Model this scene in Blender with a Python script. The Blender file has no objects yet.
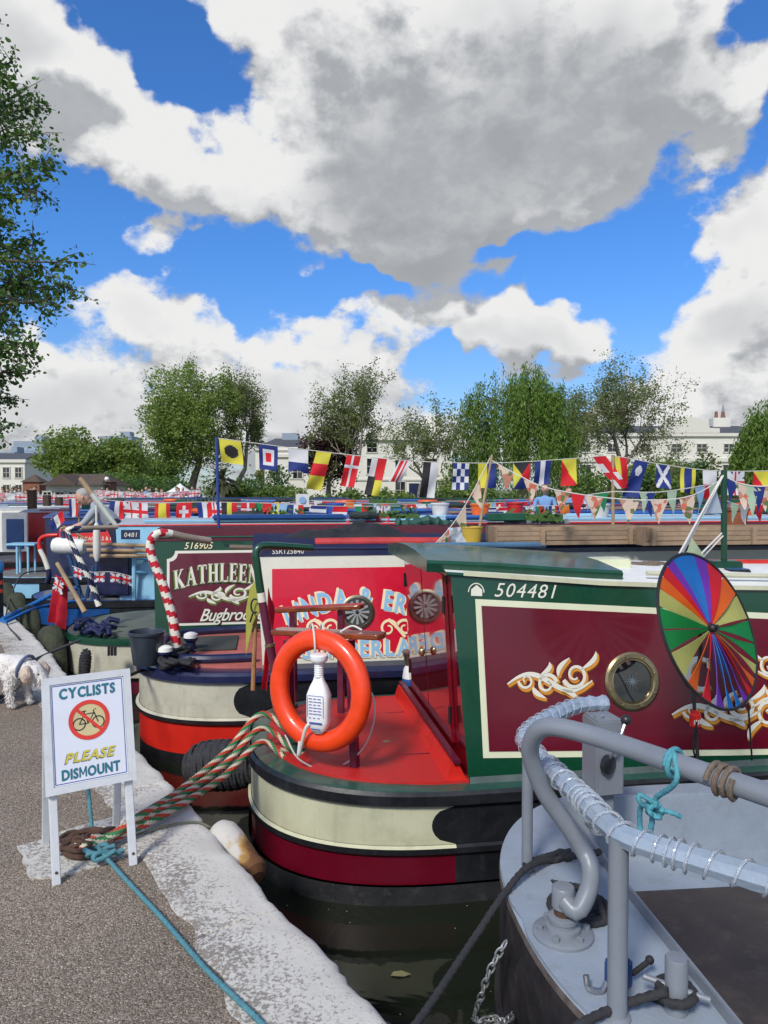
import bpy, bmesh, math, random
import numpy as np
from mathutils import Vector, Matrix, noise as mnoise
random.seed(7)
R = math.radians
PI = math.pi
scene = bpy.context.scene
COL = scene.collection
# ------------------------------------------------------------------ camera, world, sun, exposure
CAM_Z = 1.6
PITCH = math.atan(22 / 740)
cam_data = bpy.data.cameras.new('camera')
cam = bpy.data.objects.new('camera', cam_data)
COL.objects.link(cam)
cam.location = (0, 0, CAM_Z)
cam.rotation_euler = (PI / 2 - PITCH, 0, 0)
cam_data.sensor_fit = 'VERTICAL'
cam_data.sensor_height = 36.0
cam_data.lens = 36 * 740 / 1024
cam_data.clip_start = 0.05
cam_data.clip_end = 6000
scene.camera = cam
scene.view_settings.view_transform = 'Standard'
scene.view_settings.look = 'None'
scene.view_settings.gamma = 1.0
scene.view_settings.exposure = 0.2
scene.view_settings.use_curve_mapping = False
scene.cycles.max_bounces = 6
scene.cycles.diffuse_bounces = 3
scene.cycles.glossy_bounces = 3
scene.cycles.transmission_bounces = 4
scene.cycles.use_denoising = True
SUN_ELEV = R(43)
SUN_AZ = R(205)          # compass style: 0 = +Y, clockwise
SKY_STRENGTH = 0.10
def pix_dir(px, py):
 a = (px - 384) / 740.0
 b = -(py - 512) / 740.0
 sp, cp = math.sin(PITCH), math.cos(PITCH)
 return Vector((a, cp + b * sp, -sp + b * cp))
def at(px, py, Y):
 d = pix_dir(px, py)
 t = Y / d.y
 return Vector((d.x * t, Y, CAM_Z + d.z * t))
def gp(px, py, z=0.0):
 d = pix_dir(px, py)
 t = (z - CAM_Z) / d.z
 return Vector((d.x * t, d.y * t, z))
def build_world():
 w = bpy.data.worlds.new('World')
 scene.world = w
 w.use_nodes = True
 nt = w.node_tree
 N, L = nt.nodes, nt.links
 N.clear()
 g = bpy.data.node_groups.new('cloud_density', 'ShaderNodeTree')
 g.interface.new_socket('Vector', in_out='INPUT', socket_type='NodeSocketVector')
 g.interface.new_socket('Density', in_out='OUTPUT', socket_type='NodeSocketFloat')
 g.interface.new_socket('Mass', in_out='OUTPUT', socket_type='NodeSocketFloat')
 g.interface.new_socket('Crease', in_out='OUTPUT', socket_type='NodeSocketFloat')
 gn, gl = g.nodes, g.links
 gi = gn.new('NodeGroupInput')
 go = gn.new('NodeGroupOutput')
 def math_node(nodes, links, op, a, b=None, clamp=False):
  m = nodes.new('ShaderNodeMath')
  m.operation = op
  m.use_clamp = clamp
  for i, v in enumerate((a, b)):
   if v is None:
    continue
   if isinstance(v, (int, float)):
    m.inputs[i].default_value = v
   else:
    links.new(v, m.inputs[i])
  return m.outputs[0]
 wn = gn.new('ShaderNodeTexNoise')
 wn.inputs['Scale'].default_value = 7.0
 wn.inputs['Detail'].default_value = 3.0
 wn.inputs['Roughness'].default_value = 0.62
 gl.new(gi.outputs[0], wn.inputs['Vector'])
 sub = gn.new('ShaderNodeVectorMath'); sub.operation = 'SUBTRACT'
 gl.new(wn.outputs['Color'], sub.inputs[0]); sub.inputs[1].default_value = (.5, .5, .5)
 scl = gn.new('ShaderNodeVectorMath'); scl.operation = 'SCALE'
 gl.new(sub.outputs[0], scl.inputs[0]); scl.inputs['Scale'].default_value = 0.16
 add = gn.new('ShaderNodeVectorMath'); add.operation = 'ADD'
 gl.new(gi.outputs[0], add.inputs[0]); gl.new(scl.outputs[0], add.inputs[1])
 P = add.outputs[0]
 total = None
 blobs = [
  (95, 110, 85, 62, 1.0), (190, 170, 85, 48, .9), (290, 160, 140, 80, .8), (470, 125, 190, 120, 1.5),
  (600, 85, 140, 85, 1.1), (705, 75, 75, 38, .8), (385, 225, 85, 42, 1.0), (330, 30, 130, 60, 1.0),
  (500, 180, 110, 45, 1.0), (450, -60, 330, 80, 1.0),
  (20, 15, 60, 42, .9), (-60, -20, 120, 100, .9),
  (125, 300, 60, 36, .8), (40, 378, 80, 42, .9), (180, 345, 75, 34, .95), (155, 243, 55, 24, .85), (295, 325, 60, 36, .75),
  (300, 385, 110, 42, .85), (120, 410, 190, 36, .85),
  (430, 322, 100, 30, 1.0), (535, 335, 85, 28, 1.0), (420, 270, 50, 18, .6), (480, 385, 50, 25, .7), (570, 355, 70, 25, .9), (380, 368, 60, 22, .6),
  (515, 262, 30, 16, .45),
  (60, 440, 260, 34, 1.0), (360, 430, 220, 26, .8), (600, 440, 160, 24, .8), (20, 330, 40, 40, .5),
  (745, 290, 80, 60, 1.05), (750, 195, 75, 45, .85), (745, 365, 80, 60, 1.0), (640, 420, 110, 35, .7), (900, 280, 160, 160, 1.0), (715, 140, 30, 16, .45),
  (-250, 300, 200, 120, .8), (1150, 120, 220, 130, .9), (-300, -100, 220, 160, .9),
  (165, 55, 55, 30, -1.0), (75, 205, 60, 40, -.8), (650, 170, 55, 45, -.35), (630, 270, 80, 36, -.9), (235, 290, 36, 26, -.8), (740, 25, 45, 30, -1.0), (500, 250, 120, 14, -.5), (220, 262, 70, 14, -.5), (455, 375, 40, 18, -.8), (650, 320, 40, 40, -.6), (250, 290, 40, 22, -.4), (95, 262, 60, 14, -.5), (315, 290, 26, 18, -.5), (345, 284, 42, 14, -.8), (250, 320, 22, 20, -.4), (125, 20, 50, 24, -.5),
 ]
 shades = [(480, 150, 170, 80, .62), (390, 225, 95, 45, .45), (590, 110, 90, 60, .35), (110, 310, 55, 30, .3), (70, 400, 120, 40, .42), (300, 400, 120, 40, .35), (430, 345, 120, 16, .42), (560, 365, 90, 14, .3),
   (755, 320, 70, 30, .45), (725, 225, 55, 22, .3), (410, 272, 50, 24, .6), (515, 262, 34, 18, .6), (640, 430, 140, 30, .3), (200, 190, 80, 20, .22), (-100, 0, 120, 90, .3), (30, 30, 40, 20, .2)]
 mass = None
 for item in [(q, 0) for q in blobs] + [(q, 1) for q in shades]:
  (px, py, rx, ry, wgt), isshade = item
  d = pix_dir(px, py)
  n = d.length
  d = d / n
  sx = 740.0 * n / rx / 1.16
  sz = 740.0 * n / ry / 1.16
  mu = gn.new('ShaderNodeVectorMath'); mu.operation = 'MULTIPLY'
  gl.new(P, mu.inputs[0]); mu.inputs[1].default_value = (sx, min(sx, sz) * .5, sz)
  di = gn.new('ShaderNodeVectorMath'); di.operation = 'DISTANCE'
  gl.new(mu.outputs[0], di.inputs[0]); di.inputs[1].default_value = (d.x * sx, d.y * min(sx, sz) * .5, d.z * sz)
  mr = gn.new('ShaderNodeMapRange'); mr.interpolation_type = 'SMOOTHSTEP'
  gl.new(di.outputs['Value'], mr.inputs['Value'])
  mr.inputs['From Min'].default_value = 0.25
  mr.inputs['From Max'].default_value = 1.25
  mr.inputs['To Min'].default_value = wgt
  mr.inputs['To Max'].default_value = 0.0
  if isshade:
   mr.inputs['From Min'].default_value = 0.0; mr.inputs['From Max'].default_value = 1.6
   mass = mr.outputs[0] if mass is None else math_node(gn, gl, 'ADD', mass, mr.outputs[0])
  else:
   total = mr.outputs[0] if total is None else math_node(gn, gl, 'ADD', total, mr.outputs[0])
 total = math_node(gn, gl, 'MINIMUM', total, 1.75)
 sep = gn.new('ShaderNodeSeparateXYZ'); gl.new(gi.outputs[0], sep.inputs[0])
 back = gn.new('ShaderNodeMapRange')
 gl.new(sep.outputs['Y'], back.inputs['Value'])
 back.inputs['From Min'].default_value = 0.45; back.inputs['From Max'].default_value = -0.1
 back.inputs['To Min'].default_value = 0.0; back.inputs['To Max'].default_value = 0.62
 total = math_node(gn, gl, 'ADD', total, back.outputs[0])
 st = gn.new('ShaderNodeVectorMath'); st.operation = 'MULTIPLY'
 gl.new(gi.outputs[0], st.inputs[0]); st.inputs[1].default_value = (1, 1, 1.35)
 n1 = gn.new('ShaderNodeTexNoise')
 n1.inputs['Scale'].default_value = 6.5
 n1.inputs['Detail'].default_value = 10.0
 n1.inputs['Roughness'].default_value = 0.62
 n1.inputs['Distortion'].default_value = 0.0
 gl.new(st.outputs[0], n1.inputs['Vector'])
 nz = math_node(gn, gl, 'SUBTRACT', n1.outputs[0], 0.5)
 nz = math_node(gn, gl, 'MULTIPLY', nz, 2.1)
 n2 = gn.new('ShaderNodeTexNoise')
 n2.inputs['Scale'].default_value = 11.0
 n2.inputs['Detail'].default_value = 7.0
 n2.inputs['Roughness'].default_value = 0.58
 gl.new(st.outputs[0], n2.inputs['Vector'])
 vz = math_node(gn, gl, 'ABSOLUTE', math_node(gn, gl, 'SUBTRACT', n2.outputs[0], 0.5))
 vz = math_node(gn, gl, 'MULTIPLY', math_node(gn, gl, 'SUBTRACT', 0.08, vz), 3.0)
 crease = vz
 total = math_node(gn, gl, 'ADD', total, nz)
 total = math_node(gn, gl, 'ADD', total, vz)
 total = math_node(gn, gl, 'SUBTRACT', total, 0.52)
 gl.new(total, go.inputs[0])
 gl.new(mass, go.inputs[1])
 gl.new(crease, go.inputs[2])
 tc = N.new('ShaderNodeTexCoord')
 D0 = N.new('ShaderNodeGroup'); D0.node_tree = g
 L.new(tc.outputs['Generated'], D0.inputs[0])
 def shifted(v):
  a = N.new('ShaderNodeVectorMath'); a.operation = 'ADD'
  L.new(tc.outputs['Generated'], a.inputs[0]); a.inputs[1].default_value = v
  q = N.new('ShaderNodeGroup'); q.node_tree = g
  L.new(a.outputs[0], q.inputs[0])
  return q.outputs[0]
 up = shifted((-0.028, 0.0, 0.055))     # towards the light: more cloud there means shade here
 cov = N.new('ShaderNodeMapRange'); cov.interpolation_type = 'SMOOTHSTEP'
 L.new(D0.outputs[0], cov.inputs['Value'])
 cov.inputs['From Min'].default_value = -0.10; cov.inputs['From Max'].default_value = 0.40
 thick = N.new('ShaderNodeMapRange'); thick.interpolation_type = 'SMOOTHSTEP'
 L.new(math_node(N, L, 'ADD', D0.outputs[1], math_node(N, L, 'MULTIPLY', math_node(N, L, 'SUBTRACT', D0.outputs[0], 0.5), 0.22)), thick.inputs['Value'])
 thick.inputs['From Min'].default_value = 0.0; thick.inputs['From Max'].default_value = 1.0
 thick.inputs['To Min'].default_value = 0.04; thick.inputs['To Max'].default_value = 0.66
 dif = math_node(N, L, 'SUBTRACT', up, D0.outputs[0])
 dsh = N.new('ShaderNodeMapRange')
 L.new(dif, dsh.inputs['Value'])
 dsh.inputs['From Min'].default_value = -0.35; dsh.inputs['From Max'].default_value = 0.50
 dsh.inputs['To Min'].default_value = -0.12; dsh.inputs['To Max'].default_value = 0.70
 soft = math_node(N, L, 'SUBTRACT', 1.0, math_node(N, L, 'MULTIPLY', thick.outputs[0], 1.05))
 cr = N.new('ShaderNodeMapRange'); L.new(D0.outputs[2], cr.inputs['Value'])
 cr.inputs['From Min'].default_value = -0.5; cr.inputs['From Max'].default_value = 0.2
 cr.inputs['To Min'].default_value = 0.16; cr.inputs['To Max'].default_value = -0.06
 sh = math_node(N, L, 'ADD', math_node(N, L, 'ADD', thick.outputs[0], math_node(N, L, 'MULTIPLY', cr.outputs[0], soft)), math_node(N, L, 'MULTIPLY', dsh.outputs[0], soft), True)
 ramp = N.new('ShaderNodeValToRGB')
 e = ramp.color_ramp.elements
 e[0].position = 0.0; e[0].color = (0.74, 0.74, 0.735, 1)
 e[1].position = 1.0; e[1].color = (0.29, 0.305, 0.32, 1)
 m = e.new(0.35); m.color = (0.56, 0.57, 0.585, 1)
 m = e.new(0.7); m.color = (0.37, 0.385, 0.405, 1)
 L.new(sh, ramp.inputs[0])
 cl = N.new('ShaderNodeVectorMath'); cl.operation = 'SCALE'
 L.new(ramp.outputs[0], cl.inputs[0]); cl.inputs['Scale'].default_value = 1.0 / SKY_STRENGTH
 sky = N.new('ShaderNodeTexSky')
 sky.sky_type = 'NISHITA'
 sky.sun_disc = False
 sky.sun_elevation = SUN_ELEV
 sky.sun_rotation = SUN_AZ
 sky.altitude = 0
 sky.air_density = 1.0
 sky.dust_density = 0.6
 sky.ozone_density = 3.0
 tint = N.new('ShaderNodeMix'); tint.data_type = 'RGBA'; tint.blend_type = 'MULTIPLY'
 tint.inputs['Factor'].default_value = 1.0
 L.new(sky.outputs[0], tint.inputs['A'])
 szn = N.new('ShaderNodeSeparateXYZ'); L.new(tc.outputs['Generated'], szn.inputs[0])
 hz = N.new('ShaderNodeMapRange'); hz.interpolation_type = 'SMOOTHSTEP'
 L.new(szn.outputs['Z'], hz.inputs['Value'])
 hz.inputs['From Min'].default_value = 0.0; hz.inputs['From Max'].default_value = 0.34
 tm = N.new('ShaderNodeMix'); tm.data_type = 'RGBA'
 L.new(hz.outputs[0], tm.inputs['Factor'])
 tm.inputs['A'].default_value = (0.80, 0.92, 1.12, 1)
 tm.inputs['B'].default_value = SKY_TINT
 L.new(tm.outputs['Result'], tint.inputs['B'])
 mix = N.new('ShaderNodeMix'); mix.data_type = 'RGBA'
 L.new(cov.outputs[0], mix.inputs['Factor'])
 L.new(tint.outputs['Result'], mix.inputs['A'])
 L.new(cl.outputs[0], mix.inputs['B'])
 bg = N.new('ShaderNodeBackground')
 bg.inputs['Strength'].default_value = SKY_STRENGTH
 L.new(mix.outputs['Result'], bg.inputs['Color'])
 out = N.new('ShaderNodeOutputWorld')
 L.new(bg.outputs[0], out.inputs['Surface'])
 w.cycles.sampling_method = 'MANUAL'
 w.cycles.sample_map_resolution = 512
SKY_TINT = (0.50, 0.98, 1.55, 1)
build_world()
sun_data = bpy.data.lights.new('sun', 'SUN')
sun_data.energy = 3.0
sun_data.angle = R(11)
sun_data.color = (1.0, 0.95, 0.87)
sun = bpy.data.objects.new('sun', sun_data)
COL.objects.link(sun)
_sd = Vector((math.sin(SUN_AZ) * math.cos(SUN_ELEV), math.cos(SUN_AZ) * math.cos(SUN_ELEV), math.sin(SUN_ELEV)))
sun.rotation_euler = _sd.to_track_quat('Z', 'Y').to_euler()
# ------------------------------------------------------------------ materials
MATS = {}
def srgb(r, g, b):
 f = lambda c: (c / 255 / 12.92) if c / 255 <= 0.04045 else ((c / 255 + 0.055) / 1.055) ** 2.4
 return (f(r), f(g), f(b))
def mat(name, col=None, rough=0.5, metal=0.0, vary=0.12, vscale=6.0, bump=0.0, bscale=60.0, coat=0.0, dirt=0.0, dirtcol=(.05, .045, .035), spec=0.5, trans=0.0, coatr=0.05, streak=0.0):
 """A procedural paint / cloth / metal: base colour varied by noise, optional dirt patches and bump."""
 if name in MATS:
  return MATS[name]
 m = bpy.data.materials.new(name)
 m.use_nodes = True
 nt = m.node_tree
 N, L = nt.nodes, nt.links
 b = N['Principled BSDF']
 tc = N.new('ShaderNodeTexCoord')
 n = N.new('ShaderNodeTexNoise')
 n.inputs['Scale'].default_value = vscale
 n.inputs['Detail'].default_value = 6
 n.inputs['Roughness'].default_value = 0.65
 L.new(tc.outputs['Object'], n.inputs['Vector'])
 mr = N.new('ShaderNodeMapRange')
 mr.inputs['From Min'].default_value = 0.3
 mr.inputs['From Max'].default_value = 0.7
 mr.inputs['To Min'].default_value = 1 - vary
 mr.inputs['To Max'].default_value = 1 + vary
 L.new(n.outputs[0], mr.inputs['Value'])
 sc = N.new('ShaderNodeVectorMath'); sc.operation = 'SCALE'
 sc.inputs[0].default_value = col
 L.new(mr.outputs[0], sc.inputs['Scale'])
 colout = sc.outputs[0]
 if dirt > 0:
  dn = N.new('ShaderNodeTexNoise')
  dn.inputs['Scale'].default_value = vscale * 2.3
  dn.inputs['Detail'].default_value = 9
  dn.inputs['Roughness'].default_value = 0.72
  L.new(tc.outputs['Object'], dn.inputs['Vector'])
  dr = N.new('ShaderNodeMapRange')
  dr.inputs['From Min'].default_value = 0.52
  dr.inputs['From Max'].default_value = 0.72
  dr.inputs['To Max'].default_value = dirt
  L.new(dn.outputs[0], dr.inputs['Value'])
  mx = N.new('ShaderNodeMix'); mx.data_type = 'RGBA'
  L.new(dr.outputs[0], mx.inputs['Factor'])
  L.new(colout, mx.inputs['A'])
  mx.inputs['B'].default_value = (*dirtcol, 1)
  colout = mx.outputs['Result']
 if streak > 0:
  mp = N.new('ShaderNodeMapping'); mp.inputs['Scale'].default_value = (1, 1, .07)
  L.new(tc.outputs['Object'], mp.inputs['Vector'])
  sn = N.new('ShaderNodeTexNoise'); sn.inputs['Scale'].default_value = 22; sn.inputs['Detail'].default_value = 6; sn.inputs['Roughness'].default_value = .7
  L.new(mp.outputs[0], sn.inputs['Vector'])
  sr = N.new('ShaderNodeMapRange'); sr.inputs['From Min'].default_value = .54; sr.inputs['From Max'].default_value = .78; sr.inputs['To Max'].default_value = streak
  L.new(sn.outputs[0], sr.inputs['Value'])
  sm = N.new('ShaderNodeMix'); sm.data_type = 'RGBA'
  L.new(sr.outputs[0], sm.inputs['Factor']); L.new(colout, sm.inputs['A']); sm.inputs['B'].default_value = (*dirtcol, 1)
  colout = sm.outputs['Result']
 L.new(colout, b.inputs['Base Color'])
 rr = N.new('ShaderNodeMapRange')
 rr.inputs['From Min'].default_value = 0.3
 rr.inputs['From Max'].default_value = 0.7
 rr.inputs['To Min'].default_value = max(0.02, rough * 0.8)
 rr.inputs['To Max'].default_value = min(1, rough * 1.25)
 L.new(n.outputs[0], rr.inputs['Value'])
 L.new(rr.outputs[0], b.inputs['Roughness'])
 b.inputs['Metallic'].default_value = metal
 b.inputs['Specular IOR Level'].default_value = spec
 b.inputs['Coat Weight'].default_value = coat
 b.inputs['Coat Roughness'].default_value = coatr
 if bump > 0:
  bn = N.new('ShaderNodeTexNoise')
  bn.inputs['Scale'].default_value = bscale
  bn.inputs['Detail'].default_value = 4
  L.new(tc.outputs['Object'], bn.inputs['Vector'])
  bp = N.new('ShaderNodeBump')
  bp.inputs['Strength'].default_value = bump
  bp.inputs['Distance'].default_value = 0.01
  L.new(bn.outputs[0], bp.inputs['Height'])
  L.new(bp.outputs[0], b.inputs['Normal'])
 if trans > 0:
  ts = N.new('ShaderNodeBsdfTranslucent')
  L.new(colout, ts.inputs['Color'])
  ms = N.new('ShaderNodeMixShader')
  ms.inputs[0].default_value = trans
  L.new(b.outputs[0], ms.inputs[1]); L.new(ts.outputs[0], ms.inputs[2])
  L.new(ms.outputs[0], N['Material Output'].inputs['Surface'])
 MATS[name] = m
 return m
def leaf_mat(name, c1, c2, trans=0.48):
 if name in MATS:
  return MATS[name]
 m = bpy.data.materials.new(name)
 m.use_nodes = True
 N, L = m.node_tree.nodes, m.node_tree.links
 b = N['Principled BSDF']
 ge = N.new('ShaderNodeNewGeometry')
 tc = N.new('ShaderNodeTexCoord')
 n = N.new('ShaderNodeTexNoise')
 n.inputs['Scale'].default_value = 0.55
 n.inputs['Detail'].default_value = 3
 L.new(tc.outputs['Object'], n.inputs['Vector'])
 a = N.new('ShaderNodeMath'); a.operation = 'MULTIPLY_ADD'
 L.new(ge.outputs['Random Per Island'], a.inputs[0]); a.inputs[1].default_value = .55
 s = N.new('ShaderNodeMath'); s.operation = 'MULTIPLY'
 L.new(n.outputs[0], s.inputs[0]); s.inputs[1].default_value = .5
 L.new(s.outputs[0], a.inputs[2])
 mx = N.new('ShaderNodeMix'); mx.data_type = 'RGBA'
 L.new(a.outputs[0], mx.inputs['Factor'])
 mx.inputs['A'].default_value = (*c1, 1); mx.inputs['B'].default_value = (*c2, 1)
 L.new(mx.outputs['Result'], b.inputs['Base Color'])
 b.inputs['Roughness'].default_value = 0.5
 ts = N.new('ShaderNodeBsdfTranslucent')
 L.new(mx.outputs['Result'], ts.inputs['Color'])
 ms = N.new('ShaderNodeMixShader'); ms.inputs[0].default_value = trans
 L.new(b.outputs[0], ms.inputs[1]); L.new(ts.outputs[0], ms.inputs[2])
 L.new(ms.outputs[0], N['Material Output'].inputs['Surface'])
 MATS[name] = m
 return m
# ------------------------------------------------------------------ objects
XF = {}        # name -> world matrix
def tag(o, label=None, cat=None, group=None, kind=None):
 if label: o['label'] = label
 if cat: o['category'] = cat
 if group: o['group'] = group
 if kind: o['kind'] = kind
 return o
def thing(name, label, cat, loc=(0, 0, 0), rz=0.0, group=None, rot=None):
 o = bpy.data.objects.new(name, None)
 COL.objects.link(o)
 o.empty_display_size = 0.1
 o.location = loc
 o.rotation_euler = rot if rot is not None else (0, 0, rz)
 XF[o.name] = Matrix.LocRotScale(Vector(loc), o.rotation_euler.to_quaternion(), None)
 return tag(o, label, cat, group)
class MB:
 """collects shapes, links them as ONE mesh object"""
 def __init__(self):
  self.v, self.f, self.m = [], [], []
 def add(self, vs, fs, mi=0):
  o = len(self.v)
  self.v += [Vector(p) for p in vs]
  for k, f in enumerate(fs):
   self.f.append(tuple(i + o for i in f))
   self.m.append(mi[k] if isinstance(mi, list) else mi)
  return self
 def box(self, c, s, mi=0, rot=None, bev=0.0):
  hx, hy, hz = s[0] / 2, s[1] / 2, s[2] / 2
  if bev <= 0:
   vs = [(-hx, -hy, -hz), (hx, -hy, -hz), (hx, hy, -hz), (-hx, hy, -hz), (-hx, -hy, hz), (hx, -hy, hz), (hx, hy, hz), (-hx, hy, hz)]
   fs = [(0, 3, 2, 1), (4, 5, 6, 7), (0, 1, 5, 4), (1, 2, 6, 5), (2, 3, 7, 6), (3, 0, 4, 7)]
  else:
   b = min(bev, hx * .9, hy * .9, hz * .9)
   bm = bmesh.new()
   bmesh.ops.create_cube(bm, size=1.0)
   for q in bm.verts:
    q.co = Vector((q.co.x * s[0], q.co.y * s[1], q.co.z * s[2]))
   bmesh.ops.bevel(bm, geom=bm.edges[:], offset=b, segments=2, affect='EDGES')
   bm.verts.index_update()
   vs = [q.co.copy() for q in bm.verts]
   fs = [tuple(q.index for q in f.verts) for f in bm.faces]
   bm.free()
  M = Matrix.Identity(3) if rot is None else (rot if isinstance(rot, Matrix) else Matrix.Rotation(rot, 3, 'Z'))
  return self.add([M @ Vector(p) + Vector(c) for p in vs], fs, mi)
 def tube(self, pts, r, n=10, mi=0, caps=True, closed=False, mfun=None, twist=0.0, lobes=0, amp=0.0):
  pts = [Vector(p) for p in pts]
  k = len(pts)
  rs = r if isinstance(r, (list, tuple)) else [r] * k
  tang = []
  for i in range(k):
   a = pts[(i - 1) % k] if (closed or i > 0) else pts[i]
   b = pts[(i + 1) % k] if (closed or i < k - 1) else pts[i]
   d = (b - a)
   tang.append(d.normalized() if d.length > 1e-9 else Vector((0, 0, 1)))
  t0 = tang[0]
  ref = Vector((0, 0, 1)) if abs(t0.z) < .9 else Vector((1, 0, 0))
  nrm = (ref - t0 * ref.dot(t0)).normalized()
  vs = []
  for i in range(k):
   t = tang[i]
   nrm = (nrm - t * nrm.dot(t))
   if nrm.length < 1e-6:
    nrm = t.orthogonal()
   nrm.normalize()
   bn = t.cross(nrm)
   for j in range(n):
    a = 2 * PI * j / n
    rr = rs[i]
    if lobes:
     rr *= 1 + amp * math.cos(lobes * (a - twist * i))
    vs.append(pts[i] + (nrm * math.cos(a) + bn * math.sin(a)) * rr)
  fs, ms = [], []
  for i in range(k if closed else k - 1):
   i2 = (i + 1) % k
   for j in range(n):
    j2 = (j + 1) % n
    fs.append((i * n + j, i * n + j2, i2 * n + j2, i2 * n + j))
    ms.append(mfun(i, j) if mfun else mi)
  if caps and not closed:
   fs.append(tuple(range(n - 1, -1, -1))); ms.append(ms[0])
   fs.append(tuple((k - 1) * n + j for j in range(n))); ms.append(ms[-2])
  return self.add(vs, fs, ms)
 def lathe(self, prof, n=24, c=(0, 0, 0), axis=None, mi=0, mfun=None):
  """prof: list of (radius, height)"""
  q = Vector((0, 0, 1)).rotation_difference(Vector(axis)).to_matrix() if axis is not None else Matrix.Identity(3)
  vs, fs, ms = [], [], []
  for (r, h) in prof:
   for j in range(n):
    a = 2 * PI * j / n
    vs.append(q @ Vector((r * math.cos(a), r * math.sin(a), h)) + Vector(c))
  for i in range(len(prof) - 1):
   for j in range(n):
    j2 = (j + 1) % n
    fs.append((i * n + j, i * n + j2, (i + 1) * n + j2, (i + 1) * n + j))
    ms.append(mfun(i, j) if mfun else mi)
  if prof[0][0] > 1e-5:
   fs.append(tuple(range(n - 1, -1, -1))); ms.append(ms[0])
  if prof[-1][0] > 1e-5:
   fs.append(tuple((len(prof) - 1) * n + j for j in range(n))); ms.append(ms[-2])
  return self.add(vs, fs, ms)
 def ball(self, c, r, n=14, mi=0):
  rx, ry, rz = r if isinstance(r, (tuple, list)) else (r, r, r)
  k = max(6, n // 2)
  prof = [(math.sin(PI * i / k), -math.cos(PI * i / k)) for i in range(k + 1)]
  o = len(self.v)
  self.lathe(prof, n, mi=mi)
  for i in range(o, len(self.v)):
   p = self.v[i]
   self.v[i] = Vector((p.x * rx, p.y * ry, p.z * rz)) + Vector(c)
  return self
 def prism(self, poly, z0, z1, mi=0, top=None):
  n = len(poly)
  vs = [(p[0], p[1], z0 if not callable(z0) else z0(p)) for p in poly] + [(p[0], p[1], z1 if not callable(z1) else z1(p)) for p in poly]
  fs = [tuple(range(n - 1, -1, -1)), tuple(range(n, 2 * n))] + [(i, (i + 1) % n, n + (i + 1) % n, n + i) for i in range(n)]
  ms = [mi, mi if top is None else top] + [mi] * n
  return self.add(vs, fs, ms)
 def quad(self, a, b, c, d, mi=0):
  return self.add([a, b, c, d], [(0, 1, 2, 3)], mi)
 def bar(self, a, b, w, h, mi=0, up=(0, 0, 1), bev=0.0):
  """a box beam from a to b"""
  a, b = Vector(a), Vector(b)
  d = (b - a); l = d.length; x = d.normalized()
  u = Vector(up); y = u.cross(x)
  if y.length < 1e-5:
   y = Vector((0, 1, 0)).cross(x)
  y.normalize(); z = x.cross(y)
  M = Matrix((x, y, z)).transposed()
  return self.box((a + b) / 2, (l, w, h), mi, M, bev)
 def build(self, name, mats, parent=None, world=False, smooth=35, label=None):
  me = bpy.data.meshes.new(name)
  vs = self.v
  if world and parent is not None:
   inv = XF[parent.name].inverted()
   vs = [inv @ p for p in vs]
  me.from_pydata([tuple(p) for p in vs], [], self.f)
  if not isinstance(mats, (list, tuple)):
   mats = [mats]
  for q in mats:
   me.materials.append(q)
  me.polygons.foreach_set('material_index', self.m)
  me.update()
  if smooth:
   me.polygons.foreach_set('use_smooth', [True] * len(me.polygons))
   try:
    me.set_sharp_from_angle(angle=R(smooth))
   except Exception:
    pass
  o = bpy.data.objects.new(name, me)
  COL.objects.link(o)
  if parent is not None:
   o.parent = parent
   XF[o.name] = XF[parent.name]
  else:
   XF[o.name] = Matrix.Identity(4)
  if label:
   o['label'] = label
  return o
def spline(pts, n=8, closed=False):
 pts = [Vector(p) for p in pts]
 k = len(pts)
 out = []
 rng = range(k if closed else k - 1)
 for i in rng:
  p1, p2 = pts[i], pts[(i + 1) % k]
  p0 = pts[(i - 1) % k] if (closed or i > 0) else p1 * 2 - p2
  p3 = pts[(i + 2) % k] if (closed or i < k - 2) else p2 * 2 - p1
  for j in range(n):
   t = j / n
   out.append(0.5 * ((2 * p1) + (p2 - p0) * t + (2 * p0 - 5 * p1 + 4 * p2 - p3) * t * t + (3 * p1 - p0 - 3 * p2 + p3) * t ** 3))
 if not closed:
  out.append(pts[-1].copy())
 return out
def resample(pts, step):
 out = [pts[0].copy()]
 acc = 0.0
 for a, b in zip(pts, pts[1:]):
  d = (b - a).length
  if d < 1e-9:
   continue
  t = step - acc
  while t <= d:
   out.append(a + (b - a) * (t / d))
   t += step
  acc = (acc + d) % step if True else 0
 if (out[-1] - pts[-1]).length > step * .3:
  out.append(pts[-1].copy())
 return out
def rope(mb, pts, r, colors=1, sides=9, strands=3, pitch=7.0):
 """laid rope: helical strands, colour index per strand"""
 p = resample(spline(pts, 10), r * 0.85)
 tw = 2 * PI / (pitch / 0.85 * 1.0) / 1.0
 sides = max(sides, strands * 3)
 def mf(i, j):
  a = 2 * PI * (j + .5) / sides
  s = int(((a - tw * (i + .5)) % (2 * PI)) / (2 * PI) * strands * 1.0) % strands
  return s % colors
 mb.tube(p, r, sides, mfun=mf, twist=tw, lobes=strands, amp=0.13)
 return mb
def sag(a, b, drop, n=14):
 a, b = Vector(a), Vector(b)
 return [a.lerp(b, i / n) - Vector((0, 0, drop * 4 * (i / n) * (1 - i / n))) for i in range(n + 1)]
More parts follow.
